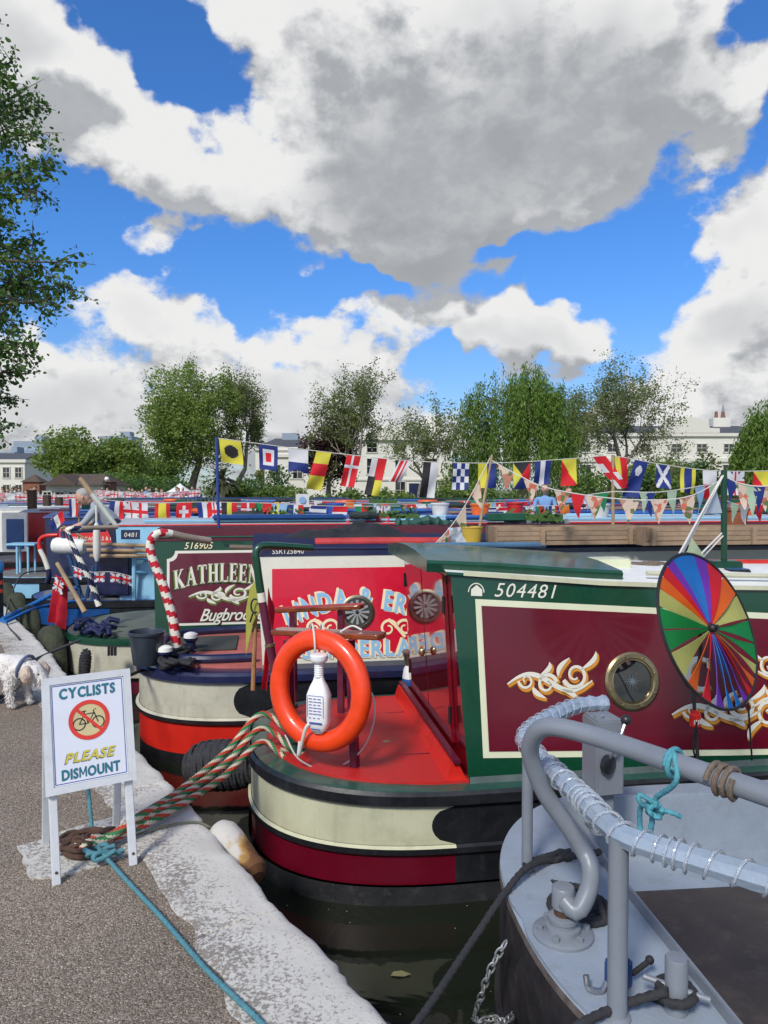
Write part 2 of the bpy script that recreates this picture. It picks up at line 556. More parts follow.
# ------------------------------------------------------------------ flat 2D shapes (lettering, scrolls, emblems)
def text2d(s, size=1.0, shear=0.0, bold=0.0, space=1.0, align='LEFT'):
 cu = bpy.data.curves.new('lettering_curve', 'FONT')
 cu.body = s
 cu.size = size
 cu.shear = shear
 cu.offset = bold * size
 cu.space_character = space
 cu.align_x = align
 cu.resolution_u = 3
 ob = bpy.data.objects.new('lettering_curve', cu)
 COL.objects.link(ob)
 dg = bpy.context.evaluated_depsgraph_get()
 me = ob.evaluated_get(dg).to_mesh()
 V = [(v.co.x, v.co.y) for v in me.vertices]
 F = [tuple(p.vertices) for p in me.polygons]
 ob.evaluated_get(dg).to_mesh_clear()
 bpy.data.objects.remove(ob)
 bpy.data.curves.remove(cu)
 return V, F
def stroke2d(pts, w):
 """ribbon along 2D points; w number or list"""
 k = len(pts)
 ws = w if isinstance(w, (list, tuple)) else [w] * k
 V, F = [], []
 for i in range(k):
  a = pts[max(0, i - 1)]; b = pts[min(k - 1, i + 1)]
  dx, dy = b[0] - a[0], b[1] - a[1]
  l = math.hypot(dx, dy) or 1
  nx, ny = -dy / l * ws[i] / 2, dx / l * ws[i] / 2
  V += [(pts[i][0] + nx, pts[i][1] + ny), (pts[i][0] - nx, pts[i][1] - ny)]
 for i in range(k - 1):
  F.append((2 * i, 2 * i + 1, 2 * i + 3, 2 * i + 2))
 return V, F
def arc2d(cx, cy, rx, ry, a0, a1, n=14):
 return [(cx + rx * math.cos(R(a0 + (a1 - a0) * i / n)), cy + ry * math.sin(R(a0 + (a1 - a0) * i / n))) for i in range(n + 1)]
def disc2d(cx, cy, r, n=28):
 return [(cx + r * math.cos(2 * PI * i / n), cy + r * math.sin(2 * PI * i / n)) for i in range(n)], [tuple(range(n))]
def join2d(parts):
 V, F = [], []
 for v, f in parts:
  o = len(V)
  V += v
  F += [tuple(i + o for i in q) for q in f]
 return V, F
def xf2d(vf, sx=1, sy=1, dx=0, dy=0, rot=0, shear=0):
 c, s = math.cos(rot), math.sin(rot)
 out = []
 for x, y in vf[0]:
  x, y = x * sx + shear * y, y * sy
  out.append((x * c - y * s + dx, x * s + y * c + dy))
 return out, vf[1]
def poly2d(p):
 return list(p), [tuple(range(len(p)))]
def rect2d(x0, y0, x1, y1):
 return poly2d([(x0, y0), (x1, y0), (x1, y1), (x0, y1)])
TK, TN, SF = .22, .085, .06   # thick, thin, serif
def serif_letter(ch):
 """hand-built roman capitals in a 1-high box -> (V,F), width"""
 P = []
 st = lambda x0, y0, x1, y1, w: P.append(stroke2d([(x0, y0), (x1, y1)], w))
 sf = lambda x0, x1, y: P.append(rect2d(x0, y, x1, y + SF))
 def stem(x, w=TK):
  P.append(rect2d(x, 0, x + w, 1)); sf(x - .07, x + w + .07, 0); sf(x - .07, x + w + .07, 1 - SF)
 if ch == 'K':
  stem(.1); st(.3, .42, .72, .97, TN); st(.38, .52, .8, .03, TK * .95); sf(.58, .86, 1 - SF); sf(.6, .98, 0); w = .98
 elif ch == 'A':
  st(.16, 0, .48, 1, TN); st(.46, .98, .78, 0, TK * .95); P.append(rect2d(.26, .3, .66, .3 + TN)); sf(.02, .3, 0); sf(.58, .96, 0); w = .98
 elif ch == 'T':
  P.append(rect2d(.31, 0, .31 + TK, 1)); sf(.22, .62, 0); P.append(rect2d(.03, 1 - .08, .81, 1)); P.append(rect2d(.03, .74, .09, 1)); P.append(rect2d(.75, .74, .81, 1)); w = .86
 elif ch == 'H':
  stem(.1); stem(.62); P.append(rect2d(.3, .47, .64, .47 + TN)); w = .98
 elif ch == 'L':
  stem(.1); P.append(rect2d(.3, 0, .74, .08)); P.append(rect2d(.68, 0, .74, .3)); w = .8
 elif ch == 'E':
  stem(.1)
  for y in (0, .47, .92):
   P.append(rect2d(.3, y, .7 if y != .47 else .58, y + .08))
  P.append(rect2d(.64, 0, .7, .28)); P.append(rect2d(.64, .74, .7, 1)); P.append(rect2d(.52, .36, .58, .66)); w = .78
 elif ch == 'N':
  P.append(rect2d(.14, 0, .14 + TN, 1)); P.append(rect2d(.72, 0, .72 + TN, 1)); st(.16, .97, .78, .03, TK); sf(.03, .33, 0); sf(.02, .3, 1 - SF); sf(.6, .92, 1 - SF); w = .96
 elif ch == 'I':
  stem(.1); w = .46
 elif ch == 'D':
  stem(.1); a = arc2d(.3, .5, .45, .46, 90, -90, 16)
  P.append(stroke2d(a, [TN + (TK - TN) * math.sin(PI * i / 16) for i in range(17)])); w = .9
 elif ch == 'R':
  stem(.1); a = arc2d(.3, .74, .32, .22, 90, -90, 12)
  P.append(stroke2d(a, [TN + (TK - TN) * .8 * math.sin(PI * i / 12) for i in range(13)])); st(.4, .5, .72, .03, TK * .9); sf(.58, .9, 0); w = .9
 elif ch == 'C':
  a = arc2d(.5, .5, .38, .46, 50, 310, 22)
  P.append(stroke2d(a, [TN + (TK - TN) * math.sin(PI * i / 22) for i in range(23)])); P.append(rect2d(.7, .66, .76, .96)); w = .86
 elif ch == 'S':
  a = arc2d(.38, .73, .26, .23, 40, 270, 14) + arc2d(.38, .27, .28, .23, 90, -140, 14)
  k = len(a)
  P.append(stroke2d(a, [TN + (TK - TN) * .9 * math.exp(-((i - k / 2) / (k * .2)) ** 2) for i in range(k)])); P.append(rect2d(.58, .7, .64, .98)); P.append(rect2d(.1, .02, .16, .3)); w = .74
 elif ch == 'U':
  a = [(.2, 1), (.2, .4)] + arc2d(.48, .34, .28, .3, 180, 360, 12) + [(.76, .4), (.76, 1)]
  k = len(a)
  P.append(stroke2d(a, [TK] * (k // 2) + [TN + .03] * (k - k // 2))); sf(.03, .37, 1 - SF); sf(.64, .9, 1 - SF); w = .94
 elif ch == 'M':
  P.append(rect2d(.14, 0, .14 + TN, 1)); stem(.84, .2); st(.18, .97, .54, .05, TK * .9); st(.52, .05, .88, .97, TN); sf(.03, .33, 0); w = 1.16
 elif ch == 'B':
  stem(.1)
  for (cy, ry, rx) in ((.75, .21, .3), (.27, .24, .36)):
   a = arc2d(.3, cy, rx, ry, 90, -90, 12)
   P.append(stroke2d(a, [TN + (TK - TN) * .8 * math.sin(PI * i / 12) for i in range(13)]))
  w = .82
 elif ch == '&':
  a = arc2d(.44, .76, .17, .19, -60, 230, 14) + [(.6, .3), (.86, .02)]
  P.append(stroke2d(a, TK * .65)); b = arc2d(.36, .27, .26, .25, 110, 350, 14) + [(.78, .42)]
  P.append(stroke2d(b, TK * .7)); P.append(rect2d(.66, .46, .92, .52)); w = .98
 else:
  w = .4
 return join2d(P) if P else ([], []), w
def serif_text(s, h, space=.04, arch=None, bold=0):
 """letters side by side; arch(t)->(x offset?, y, rot) applied by centre of each letter. Returns (V,F), width"""
 tot = sum(serif_letter(c)[1] + space for c in s) * h
 x = 0
 out = []
 for c in s:
  vf, w = serif_letter(c)
  cx = (x + w * h / 2)
  if vf[0]:
   if bold: vf = join2d([vf] + [xf2d(vf, 1, 1, a, c_) for a, c_ in ((bold, 0), (-bold, 0), (0, bold * .5), (0, -bold * .5))])
   l = xf2d(vf, h, h, -w * h / 2, 0)
   t = cx / tot * 2 - 1
   ox, oy, rot, k = arch(t) if arch else (0, 0, 0, 1)
   out.append(xf2d(l, k, k, cx - tot / 2 + ox, oy, rot))
  x += (w + space) * h
 return join2d(out), tot
def letters2d(s, bold=.02, gap=.14):
 """a word put together letter by letter, 1 high"""
 x, out = 0, []
 for c in s:
  if c == ' ': x += .35; continue
  if c == 'M': vf = stroke2d([(.07, 0), (.07, .93)], .13)[0:2]; vf = join2d([vf, stroke2d([(.86, 0), (.86, .93)], .13), stroke2d([(.06, 1), (.465, .25), (.87, 1)], .15)])
  else: vf = text2d(c, 1, 0, bold)
  xs = [v[0] for v in vf[0]]; k = 1 if c == 'M' else 1 / max(v[1] for v in vf[0])
  w = (max(xs) - min(xs)) * k
  out.append(xf2d(vf, k, k, x - min(xs) * k, 0)); x += w + gap
 return join2d(out)
def arch_text(s, h, width, bold=.03, drop=0.0, turn=0.0, gap=.12):
 """plain bold capitals spread over a width, sinking towards both ends"""
 L = []
 for c in s:
  if c == ' ': L.append((None, .35)); continue
  vf = text2d(c, 1, 0, bold)
  xs = [v[0] for v in vf[0]]; ys = [v[1] for v in vf[0]]
  L.append((xf2d(vf, 1, 1 / max(ys), -(max(xs) + min(xs)) / 2, 0), (max(xs) - min(xs))))
 tot = sum(w + gap for _, w in L)
 k = width / tot
 x, out = 0, []
 for vf, w in L:
  cx = (x + (w + gap) / 2) * k - width / 2
  t = cx / width * 2
  if vf: out.append(xf2d(vf, k, h, cx, -drop * t * t, -turn * t))
  x += w + gap
 return join2d(out)
def scroll2d(flip=1, curls=1.25):
 """an acanthus-like painted scroll in a box roughly 1 x .45"""
 parts = []
 k = 26
 a = [(-.5 + i / k, .10 * math.sin(i / k * 2 * PI) * flip) for i in range(k + 1)]
 parts.append((a, [.02 + .055 * math.sin(PI * i / k) for i in range(k + 1)]))
 for (cx, cy, r, a0, tr, w) in ((.30, .07, .15, 200, 470, .06), (-.04, -.02, .12, 10, 430, .055), (-.28, .03, .09, 180, 400, .04)):
  n = 26
  b = []
  for i in range(n + 1):
   t = i / n
   rr = r * (1 - .75 * t)
   an = R(a0 + tr * t)
   b.append((cx + rr * math.cos(an), flip * (cy + rr * math.sin(an))))
  parts.append((b, [w * (1 - .6 * i / n) for i in range(n + 1)]))
 for (x0, y0, x1, y1, bnd) in ((.36, .12, .56, .32, .06), (.1, .06, .24, .26, -.05), (-.12, .08, .0, .22, .05), (.12, -.08, .3, -.2, .05), (-.2, -.04, -.06, -.17, -.04)):
  n = 8
  b = [(x0 + (x1 - x0) * i / n + bnd * math.sin(PI * i / n), flip * (y0 + (y1 - y0) * i / n)) for i in range(n + 1)]
  parts.append((b, [.07 * math.sin(PI * (i + .4) / (n + .8)) for i in range(n + 1)]))
 return parts
def decal(mb, vf, mapf, mi=0, off=0.0, thick=0.0):
 V, F = vf
 pts = [mapf(x, y, off) for x, y in V]
 fs = []
 for f in F:
  a = Vector((V[f[1]][0] - V[f[0]][0], V[f[1]][1] - V[f[0]][1]))
  ar = 0
  for i in range(len(f)):
   x0, y0 = V[f[i]]; x1, y1 = V[f[(i + 1) % len(f)]]
   ar += x0 * y1 - x1 * y0
  fs.append(tuple(f) if ar >= 0 else tuple(reversed(f)))
 mb.add(pts, fs, mi)
 return mb
# ------------------------------------------------------------------ common materials
WATER_Z = -0.60
black_paint = mat('black_paint', (.012, .013, .016), .35, vary=.3, dirt=.3, dirtcol=(.05, .05, .05), bump=.08, bscale=25, streak=.35)
rub_black = mat('rub_black', (.02, .021, .024), .5, vary=.3, dirt=.5, dirtcol=(.09, .09, .09), bump=.2, bscale=40)
green_paint = mat('green_paint', (.004, .052, .024), .28, vary=.1, coat=.4, coatr=.10, bump=.08, bscale=2.5, spec=.5)
maroon_paint = mat('maroon_paint', (.115, .002, .013), .32, vary=.12, vscale=2.5, coat=.4, coatr=.10, bump=.10, bscale=2.2, spec=.5)
door_gloss = mat('door_gloss', (.16, .004, .012), .06, vary=.1, coat=1.0, spec=.9)
dull_maroon = mat('dull_maroon', (.09, .003, .018), .4, vary=.2, dirt=.3)
cream_paint = mat('cream_paint', (.52, .52, .36), .35, vary=.10, vscale=3, dirt=.35, dirtcol=(.30, .27, .17), coat=.15, streak=.45, bump=.05, bscale=7)
cream_line = mat('cream_line', (.66, .68, .48), .35, vary=.04)
white_paint = mat('white_paint', (.74, .74, .70), .45, vary=.07, dirt=.35, dirtcol=(.45, .43, .38))
red_deck = mat('red_deck', (.47, .016, .014), .45, vary=.12, vscale=4, dirt=.3, dirtcol=(.30, .02, .014), bump=.1, bscale=180)
red_paint = mat('red_paint', (.62, .02, .012), .3, vary=.1, dirt=.15, coat=.3)
crimson_paint = mat('crimson_paint', (.60, .008, .035), .3, vary=.08, coat=.3)
navy_paint = mat('navy_paint', (.012, .016, .06), .3, vary=.2, coat=.2, dirt=.2, dirtcol=(.05, .05, .08))
blue_paint = mat('blue_paint', (.012, .07, .24), .3, vary=.15, dirt=.2, dirtcol=(.03, .05, .1), coat=.2)
sky_paint = mat('sky_paint', (.26, .52, .70), .4, vary=.08, dirt=.15, dirtcol=(.3, .38, .42))
grey_paint = mat('grey_paint', (.185, .205, .235), .38, vary=.08, vscale=5, dirt=.35, dirtcol=(.13, .14, .15), bump=.06, bscale=30)
grey_deck = mat('grey_deck', (.26, .305, .36), .42, vary=.10, vscale=4, dirt=.55, dirtcol=(.20, .21, .215), bump=.15, bscale=90)
salmon_deck = mat('salmon_deck', (.44, .12, .10), .6, vary=.15, dirt=.35, dirtcol=(.22, .1, .09))
brass = mat('brass', (.42, .34, .19), .28, metal=.9, vary=.2, dirt=.3, dirtcol=(.2, .15, .07))
steel = mat('steel', (.45, .46, .48), .3, metal=.9, vary=.15)
dark_glass = mat('dark_glass', (.006, .008, .010), .04, coat=.6, vary=.1, spec=.8)
varnish = mat('varnished_wood', (.20, .045, .012), .25, vary=.4, vscale=14, coat=.7)
raw_wood = mat('raw_wood', (.34, .24, .14), .75, vary=.3, vscale=9, dirt=.4, dirtcol=(.18, .13, .09))
dark_wood = mat('dark_wood', (.06, .035, .02), .8, vary=.4, vscale=12)
rust = mat('rust', (.085, .045, .030), .85, metal=.2, vary=.5, vscale=30, bump=.5, bscale=120)
rubber = mat('rubber', (.018, .018, .018), .8, vary=.3, bump=.3, bscale=80)
black_rope = mat('black_rope', (.025, .025, .028), .85, vary=.4, vscale=60, bump=.4, bscale=300)
teal_rope = mat('teal_rope', (.07, .21, .25), .75, vary=.25, vscale=60, bump=.4, bscale=300)
cyan_rope = mat('cyan_rope', (.07, .28, .34), .7, vary=.2, vscale=80, bump=.3, bscale=300)
blue_rope = mat('blue_rope', (.01, .14, .42), .7, vary=.25, vscale=60)
brown_rope = mat('brown_rope', (.16, .12, .09), .9, vary=.3, vscale=90, bump=.5, bscale=300)
rope_red = mat('rope_red', (.48, .045, .02), .75, vary=.2, vscale=80, bump=.3, bscale=400)
rope_green = mat('rope_green', (.02, .17, .06), .75, vary=.2, vscale=80, bump=.3, bscale=400)
rope_white = mat('rope_white', (.55, .48, .36), .75, vary=.2, vscale=80, bump=.3, bscale=400)
white_rope = mat('white_rope', (.62, .60, .55), .75, vary=.12, vscale=80)
gold_paint = mat('gold_paint', (.62, .25, .03), .4, vary=.1)
gold_dark = mat('gold_dark', (.18, .05, .01), .4, vary=.1)
white_sign = mat('white_sign', (.72, .74, .82), .35, vary=.02)
lettering_white = mat('lettering_white', (.70, .68, .58), .4, vary=.04)
lettering_blue = mat('lettering_blue', (.27, .50, .72), .4, vary=.08)
lettering_gold = mat('lettering_gold', (.86, .72, .46), .4, vary=.08)
lettering_green = mat('lettering_green', (.12, .17, .02), .4, vary=.08)
clear_white = mat('plastic_white', (.78, .78, .78), .3, vary=.03)
dark_bucket = mat('dark_bucket', (.03, .04, .055), .35, vary=.15)
navy_roof = mat('navy_roof', (.016, .02, .06), .8, vary=.25, dirt=.5, dirtcol=(.06, .06, .08), spec=.15)
maroon_roof = mat('maroon_roof', (.09, .012, .02), .8, vary=.25, dirt=.5, dirtcol=(.10, .07, .07), spec=.15)
canvas_black = mat('canvas_black', (.012, .013, .014), .7, vary=.3, bump=.4, bscale=20)
# ------------------------------------------------------------------ quay, path, water, far bank
Q0 = Vector((-0.015, 2.22, 0))
QT = Vector((-0.548, 0.8365, 0)).normalized()
QN = Vector((QT.y, -QT.x, 0))      # towards the water
def quay(s, w, z=0.0):
 p = Q0 + QT * s + QN * w
 return Vector((p.x, p.y, z))
def ground_mat():
 m = bpy.data.materials.new('path_tarmac')
 m.use_nodes = True
 N, L = m.node_tree.nodes, m.node_tree.links
 b = N['Principled BSDF']
 tc = N.new('ShaderNodeTexCoord')
 big = N.new('ShaderNodeTexNoise'); big.inputs['Scale'].default_value = 0.9; big.inputs['Detail'].default_value = 7; big.inputs['Roughness'].default_value = .6
 L.new(tc.outputs['Object'], big.inputs['Vector'])
 vo = N.new('ShaderNodeTexVoronoi'); vo.inputs['Scale'].default_value = 190; vo.inputs['Randomness'].default_value = 1
 L.new(tc.outputs['Object'], vo.inputs['Vector'])
 hs = N.new('ShaderNodeSeparateColor'); L.new(vo.outputs['Color'], hs.inputs[0])
 r1 = N.new('ShaderNodeValToRGB')
 e = r1.color_ramp.elements
 e[0].position = 0; e[0].color = (.085, .062, .043, 1)
 e[1].position = 1; e[1].color = (.40, .345, .28, 1)
 for p, c in ((.45, (.172, .138, .106, 1)), (.78, (.232, .192, .152, 1)), (.93, (.30, .25, .20, 1))):
  q = e.new(p); q.color = c
 L.new(hs.outputs[0], r1.inputs[0])
 r2 = N.new('ShaderNodeMapRange'); r2.inputs['From Min'].default_value = .3; r2.inputs['From Max'].default_value = .7; r2.inputs['To Min'].default_value = .95; r2.inputs['To Max'].default_value = 1.46
 L.new(big.outputs[0], r2.inputs['Value'])
 sc = N.new('ShaderNodeVectorMath'); sc.operation = 'SCALE'
 L.new(r1.outputs[0], sc.inputs[0]); L.new(r2.outputs[0], sc.inputs['Scale'])
 L.new(sc.outputs[0], b.inputs['Base Color'])
 b.inputs['Roughness'].default_value = .9
 b.inputs['Specular IOR Level'].default_value = .3
 bp = N.new('ShaderNodeBump'); bp.inputs['Strength'].default_value = .7; bp.inputs['Distance'].default_value = .006
 L.new(vo.outputs['Distance'], bp.inputs['Height']); bp.invert = True
 L.new(bp.outputs[0], b.inputs['Normal'])
 return m
def coping_mat():
 m = bpy.data.materials.new('coping_stone_paint')
 m.use_nodes = True
 N, L = m.node_tree.nodes, m.node_tree.links
 b = N['Principled BSDF']
 at_ = N.new('ShaderNodeAttribute'); at_.attribute_name = 'across'
 tc = N.new('ShaderNodeTexCoord')
 n = N.new('ShaderNodeTexNoise'); n.inputs['Scale'].default_value = 9; n.inputs['Detail'].default_value = 12; n.inputs['Roughness'].default_value = .78
 L.new(tc.outputs['Object'], n.inputs['Vector'])
 n2 = N.new('ShaderNodeTexNoise'); n2.inputs['Scale'].default_value = 2.2; n2.inputs['Detail'].default_value = 5
 L.new(tc.outputs['Object'], n2.inputs['Vector'])
 n3 = N.new('ShaderNodeTexNoise'); n3.inputs['Scale'].default_value = 70; n3.inputs['Detail'].default_value = 5; n3.inputs['Roughness'].default_value = .7
 L.new(tc.outputs['Object'], n3.inputs['Vector'])
 def M(op, a, bb, clamp=False):
  q = N.new('ShaderNodeMath'); q.operation = op; q.use_clamp = clamp
  for i, v in enumerate((a, bb)):
   if isinstance(v, (int, float)): q.inputs[i].default_value = v
   else: L.new(v, q.inputs[i])
  return q.outputs[0]
 wear = M('ADD', M('MULTIPLY', n.outputs[0], .62), M('MULTIPLY', n2.outputs[0], .55))
 wear = M('ADD', wear, M('MULTIPLY', n3.outputs[0], 1.6))
 wear = M('SUBTRACT', wear, M('MULTIPLY', at_.outputs['Fac'], .26))
 mr = N.new('ShaderNodeMapRange'); L.new(wear, mr.inputs['Value'])
 mr.inputs['From Min'].default_value = 1.29; mr.inputs['From Max'].default_value = 1.48
 pc = N.new('ShaderNodeValToRGB'); L.new(n2.outputs[0], pc.inputs[0])
 pc.color_ramp.elements[0].position = .3; pc.color_ramp.elements[0].color = (.50, .475, .42, 1)
 pc.color_ramp.elements[1].position = .75; pc.color_ramp.elements[1].color = (.66, .64, .59, 1)
 sc_ = N.new('ShaderNodeValToRGB'); L.new(n3.outputs[0], sc_.inputs[0])
 sc_.color_ramp.elements[0].position = .35; sc_.color_ramp.elements[0].color = (.075, .062, .05, 1)
 sc_.color_ramp.elements[1].position = .7; sc_.color_ramp.elements[1].color = (.34, .29, .24, 1)
 mx = N.new('ShaderNodeMix'); mx.data_type = 'RGBA'
 L.new(mr.outputs[0], mx.inputs['Factor']); L.new(pc.outputs[0], mx.inputs['A']); L.new(sc_.outputs[0], mx.inputs['B'])
 L.new(mx.outputs['Result'], b.inputs['Base Color'])
 b.inputs['Roughness'].default_value = .8
 bp = N.new('ShaderNodeBump'); bp.inputs['Strength'].default_value = .6; bp.inputs['Distance'].default_value = .012
 hh = M('SUBTRACT', M('MULTIPLY', n.outputs[0], .9), M('MULTIPLY', mr.outputs[0], .35))
 hh = M('ADD', hh, M('MULTIPLY', n3.outputs[0], .3))
 L.new(hh, bp.inputs['Height']); L.new(bp.outputs[0], b.inputs['Normal'])
 return m
def water_mat():
 m = bpy.data.materials.new('canal_water')
 m.use_nodes = True
 N, L = m.node_tree.nodes, m.node_tree.links
 b = N['Principled BSDF']
 tc = N.new('ShaderNodeTexCoord')
 n = N.new('ShaderNodeTexNoise'); n.inputs['Scale'].default_value = 1.7; n.inputs['Detail'].default_value = 4; n.inputs['Distortion'].default_value = .6
 L.new(tc.outputs['Object'], n.inputs['Vector'])
 v = N.new('ShaderNodeTexVoronoi'); v.inputs['Scale'].default_value = 5; L.new(tc.outputs['Object'], v.inputs['Vector'])
 r = N.new('ShaderNodeValToRGB'); L.new(n.outputs[0], r.inputs[0])
 r.color_ramp.elements[0].color = (.007, .009, .006, 1); r.color_ramp.elements[1].color = (.016, .020, .012, 1)
 s = N.new('ShaderNodeTexVoronoi'); s.inputs['Scale'].default_value = 13; L.new(tc.outputs['Object'], s.inputs['Vector'])
 sp = N.new('ShaderNodeMath'); sp.operation = 'LESS_THAN'; L.new(s.outputs['Distance'], sp.inputs[0]); sp.inputs[1].default_value = .045
 mx = N.new('ShaderNodeMix'); mx.data_type = 'RGBA'; L.new(sp.outputs[0], mx.inputs['Factor']); L.new(r.outputs[0], mx.inputs['A']); mx.inputs['B'].default_value = (.30, .29, .22, 1)
 L.new(mx.outputs['Result'], b.inputs['Base Color'])
 rg = N.new('ShaderNodeMath'); rg.operation = 'MULTIPLY_ADD'; L.new(sp.outputs[0], rg.inputs[0]); rg.inputs[1].default_value = .6; rg.inputs[2].default_value = .04
 L.new(rg.outputs[0], b.inputs['Roughness'])
 b.inputs['IOR'].default_value = 1.33
 bp = N.new('ShaderNodeBump'); bp.inputs['Strength'].default_value = .06; bp.inputs['Distance'].default_value = .12
 L.new(n.outputs[0], bp.inputs['Height']); L.new(bp.outputs[0], b.inputs['Normal'])
 return m
FAR_Y = 44.0
CW = 0.36     # coping width
tarmac = ground_mat()
copem = coping_mat()
def build_ground():
 s_far = (FAR_Y - Q0.y) / QT.y
 mb = MB()
 a = quay(-9, -CW + .05); c = quay(s_far, -CW + .05)
 mb.add([a, c, (-1500, FAR_Y, 0), (-1500, a.y, 0)], [(0, 1, 2, 3)])
 tag(mb.build('path', tarmac, smooth=0), kind='structure')
 mb = MB()
 mb.add([(-1500, FAR_Y + .002, 0), (2500, FAR_Y + .002, 0), (2500, 4500, 0), (-1500, 4500, 0)], [(0, 1, 2, 3)])
 e = quay(s_far, 0)
 mb.add([(e.x, FAR_Y, -1.2), (2500, FAR_Y, -1.2), (2500, FAR_Y, 0), (e.x, FAR_Y, 0)], [(0, 1, 2, 3)])
 fb = mat('far_bank_ground', (.13, .15, .07), .9, vary=.35, vscale=.3, dirt=.5, dirtcol=(.18, .15, .11))
 tag(mb.build('ground', fb, smooth=0), kind='structure')
 ss = [-7 + .5 * i for i in range(10)]
 s = -2.0
 while s < 9: ss.append(s); s += .035
 while s < s_far: ss.append(s); s += .3
 ss.append(s_far)
 joints = [-1.75 + 1.27 * i + .12 * math.sin(i * 2.3) for i in range(9)]
 for j in joints: ss += [j - .016, j - .006, j, j + .006, j + .016]
 ss = sorted(set(ss))
 ws = [-CW, -CW + .012, -.30, -.26, -.22, -.18, -.14, -.10, -.07, -.045, -.022, -.006, 0, .003, .004, .004]
 mb = MB()
 V, F, across = [], [], []
 nv = len(ws)
 for s in ss:
  e = .030 * mnoise.noise((s * 2.1, 3.3, 0)) + .018 * mnoise.noise((s * 9, 1.3, 0)) + .008 * mnoise.noise((s * 31, 7, 0))
  ie = .045 * mnoise.noise((s * 1.7, 9, 2)) + .035 * mnoise.noise((s * 6, 2, 5))
  for k, w in enumerate(ws):
   u = (w + CW) / CW
   ww = w + e * max(0, min(1, u)) + ie * (1 - max(0, min(1, u)))
   hz = .010 + .007 * mnoise.noise((s * 5, w * 11, 1)) + .004 * mnoise.noise((s * 22, w * 22, 4))
   if min(abs(s - j) for j in joints) < .009: hz -= .016; ww -= .012 * max(0, u)
   if k == 0: hz = -.02
   if k == 1: hz = .003
   z = hz
   if w > -.03:
    z = hz - .018 * ((w + .03) / .03) ** 2
   if k == nv - 3: z = -.06 + .012 * mnoise.noise((s * 8, 0, 3))
   if k == nv - 2: z = -.35
   if k == nv - 1: z = -1.3
   if k >= nv - 3: ww += .014 * mnoise.noise((s * 7, k * 3, 8))
   V.append(quay(s, ww, z)); across.append(max(0, min(1, u)))
 for i in range(len(ss) - 1):
  for k in range(nv - 1):
   F.append((i * nv + k, i * nv + k + 1, (i + 1) * nv + k + 1, (i + 1) * nv + k))
 mb.add(V, [tuple(reversed(f)) for f in F])
 o = mb.build('quay_kerb', copem, smooth=50)
 o.data.flip_normals() if o.data.polygons[5].normal.z < 0 else None
 at_ = o.data.attributes.new('across', 'FLOAT', 'POINT')
 at_.data.foreach_set('value', across)
 tag(o, kind='structure')
 P = [gp(*p) for p in ((18, 848), (60, 833), (112, 818), (150, 812), (172, 826), (150, 848), (128, 856), (95, 868), (60, 877), (30, 880))]
 P = resample(P + [P[0]], .02)[:-1]
 mb = MB()
 pts = [(p.x + .012 * mnoise.noise((p.x * 14, p.y * 14, 0)), p.y + .012 * mnoise.noise((p.x * 14, p.y * 14, 5))) for p in P]
 mb.prism(pts, -.02, .007)
 o = mb.build('path_stone', copem, smooth=0)
 at_ = o.data.attributes.new('across', 'FLOAT', 'POINT')
 at_.data.foreach_set('value', [.35] * len(o.data.vertices))
 tag(o, kind='structure')
 mb = MB()
 mb.add([(-60, -20, WATER_Z), (300, -20, WATER_Z), (300, FAR_Y - .01, WATER_Z), (-60, FAR_Y - .01, WATER_Z)], [(0, 1, 2, 3)])
 tag(mb.build('water', water_mat(), smooth=0), kind='structure')
build_ground()
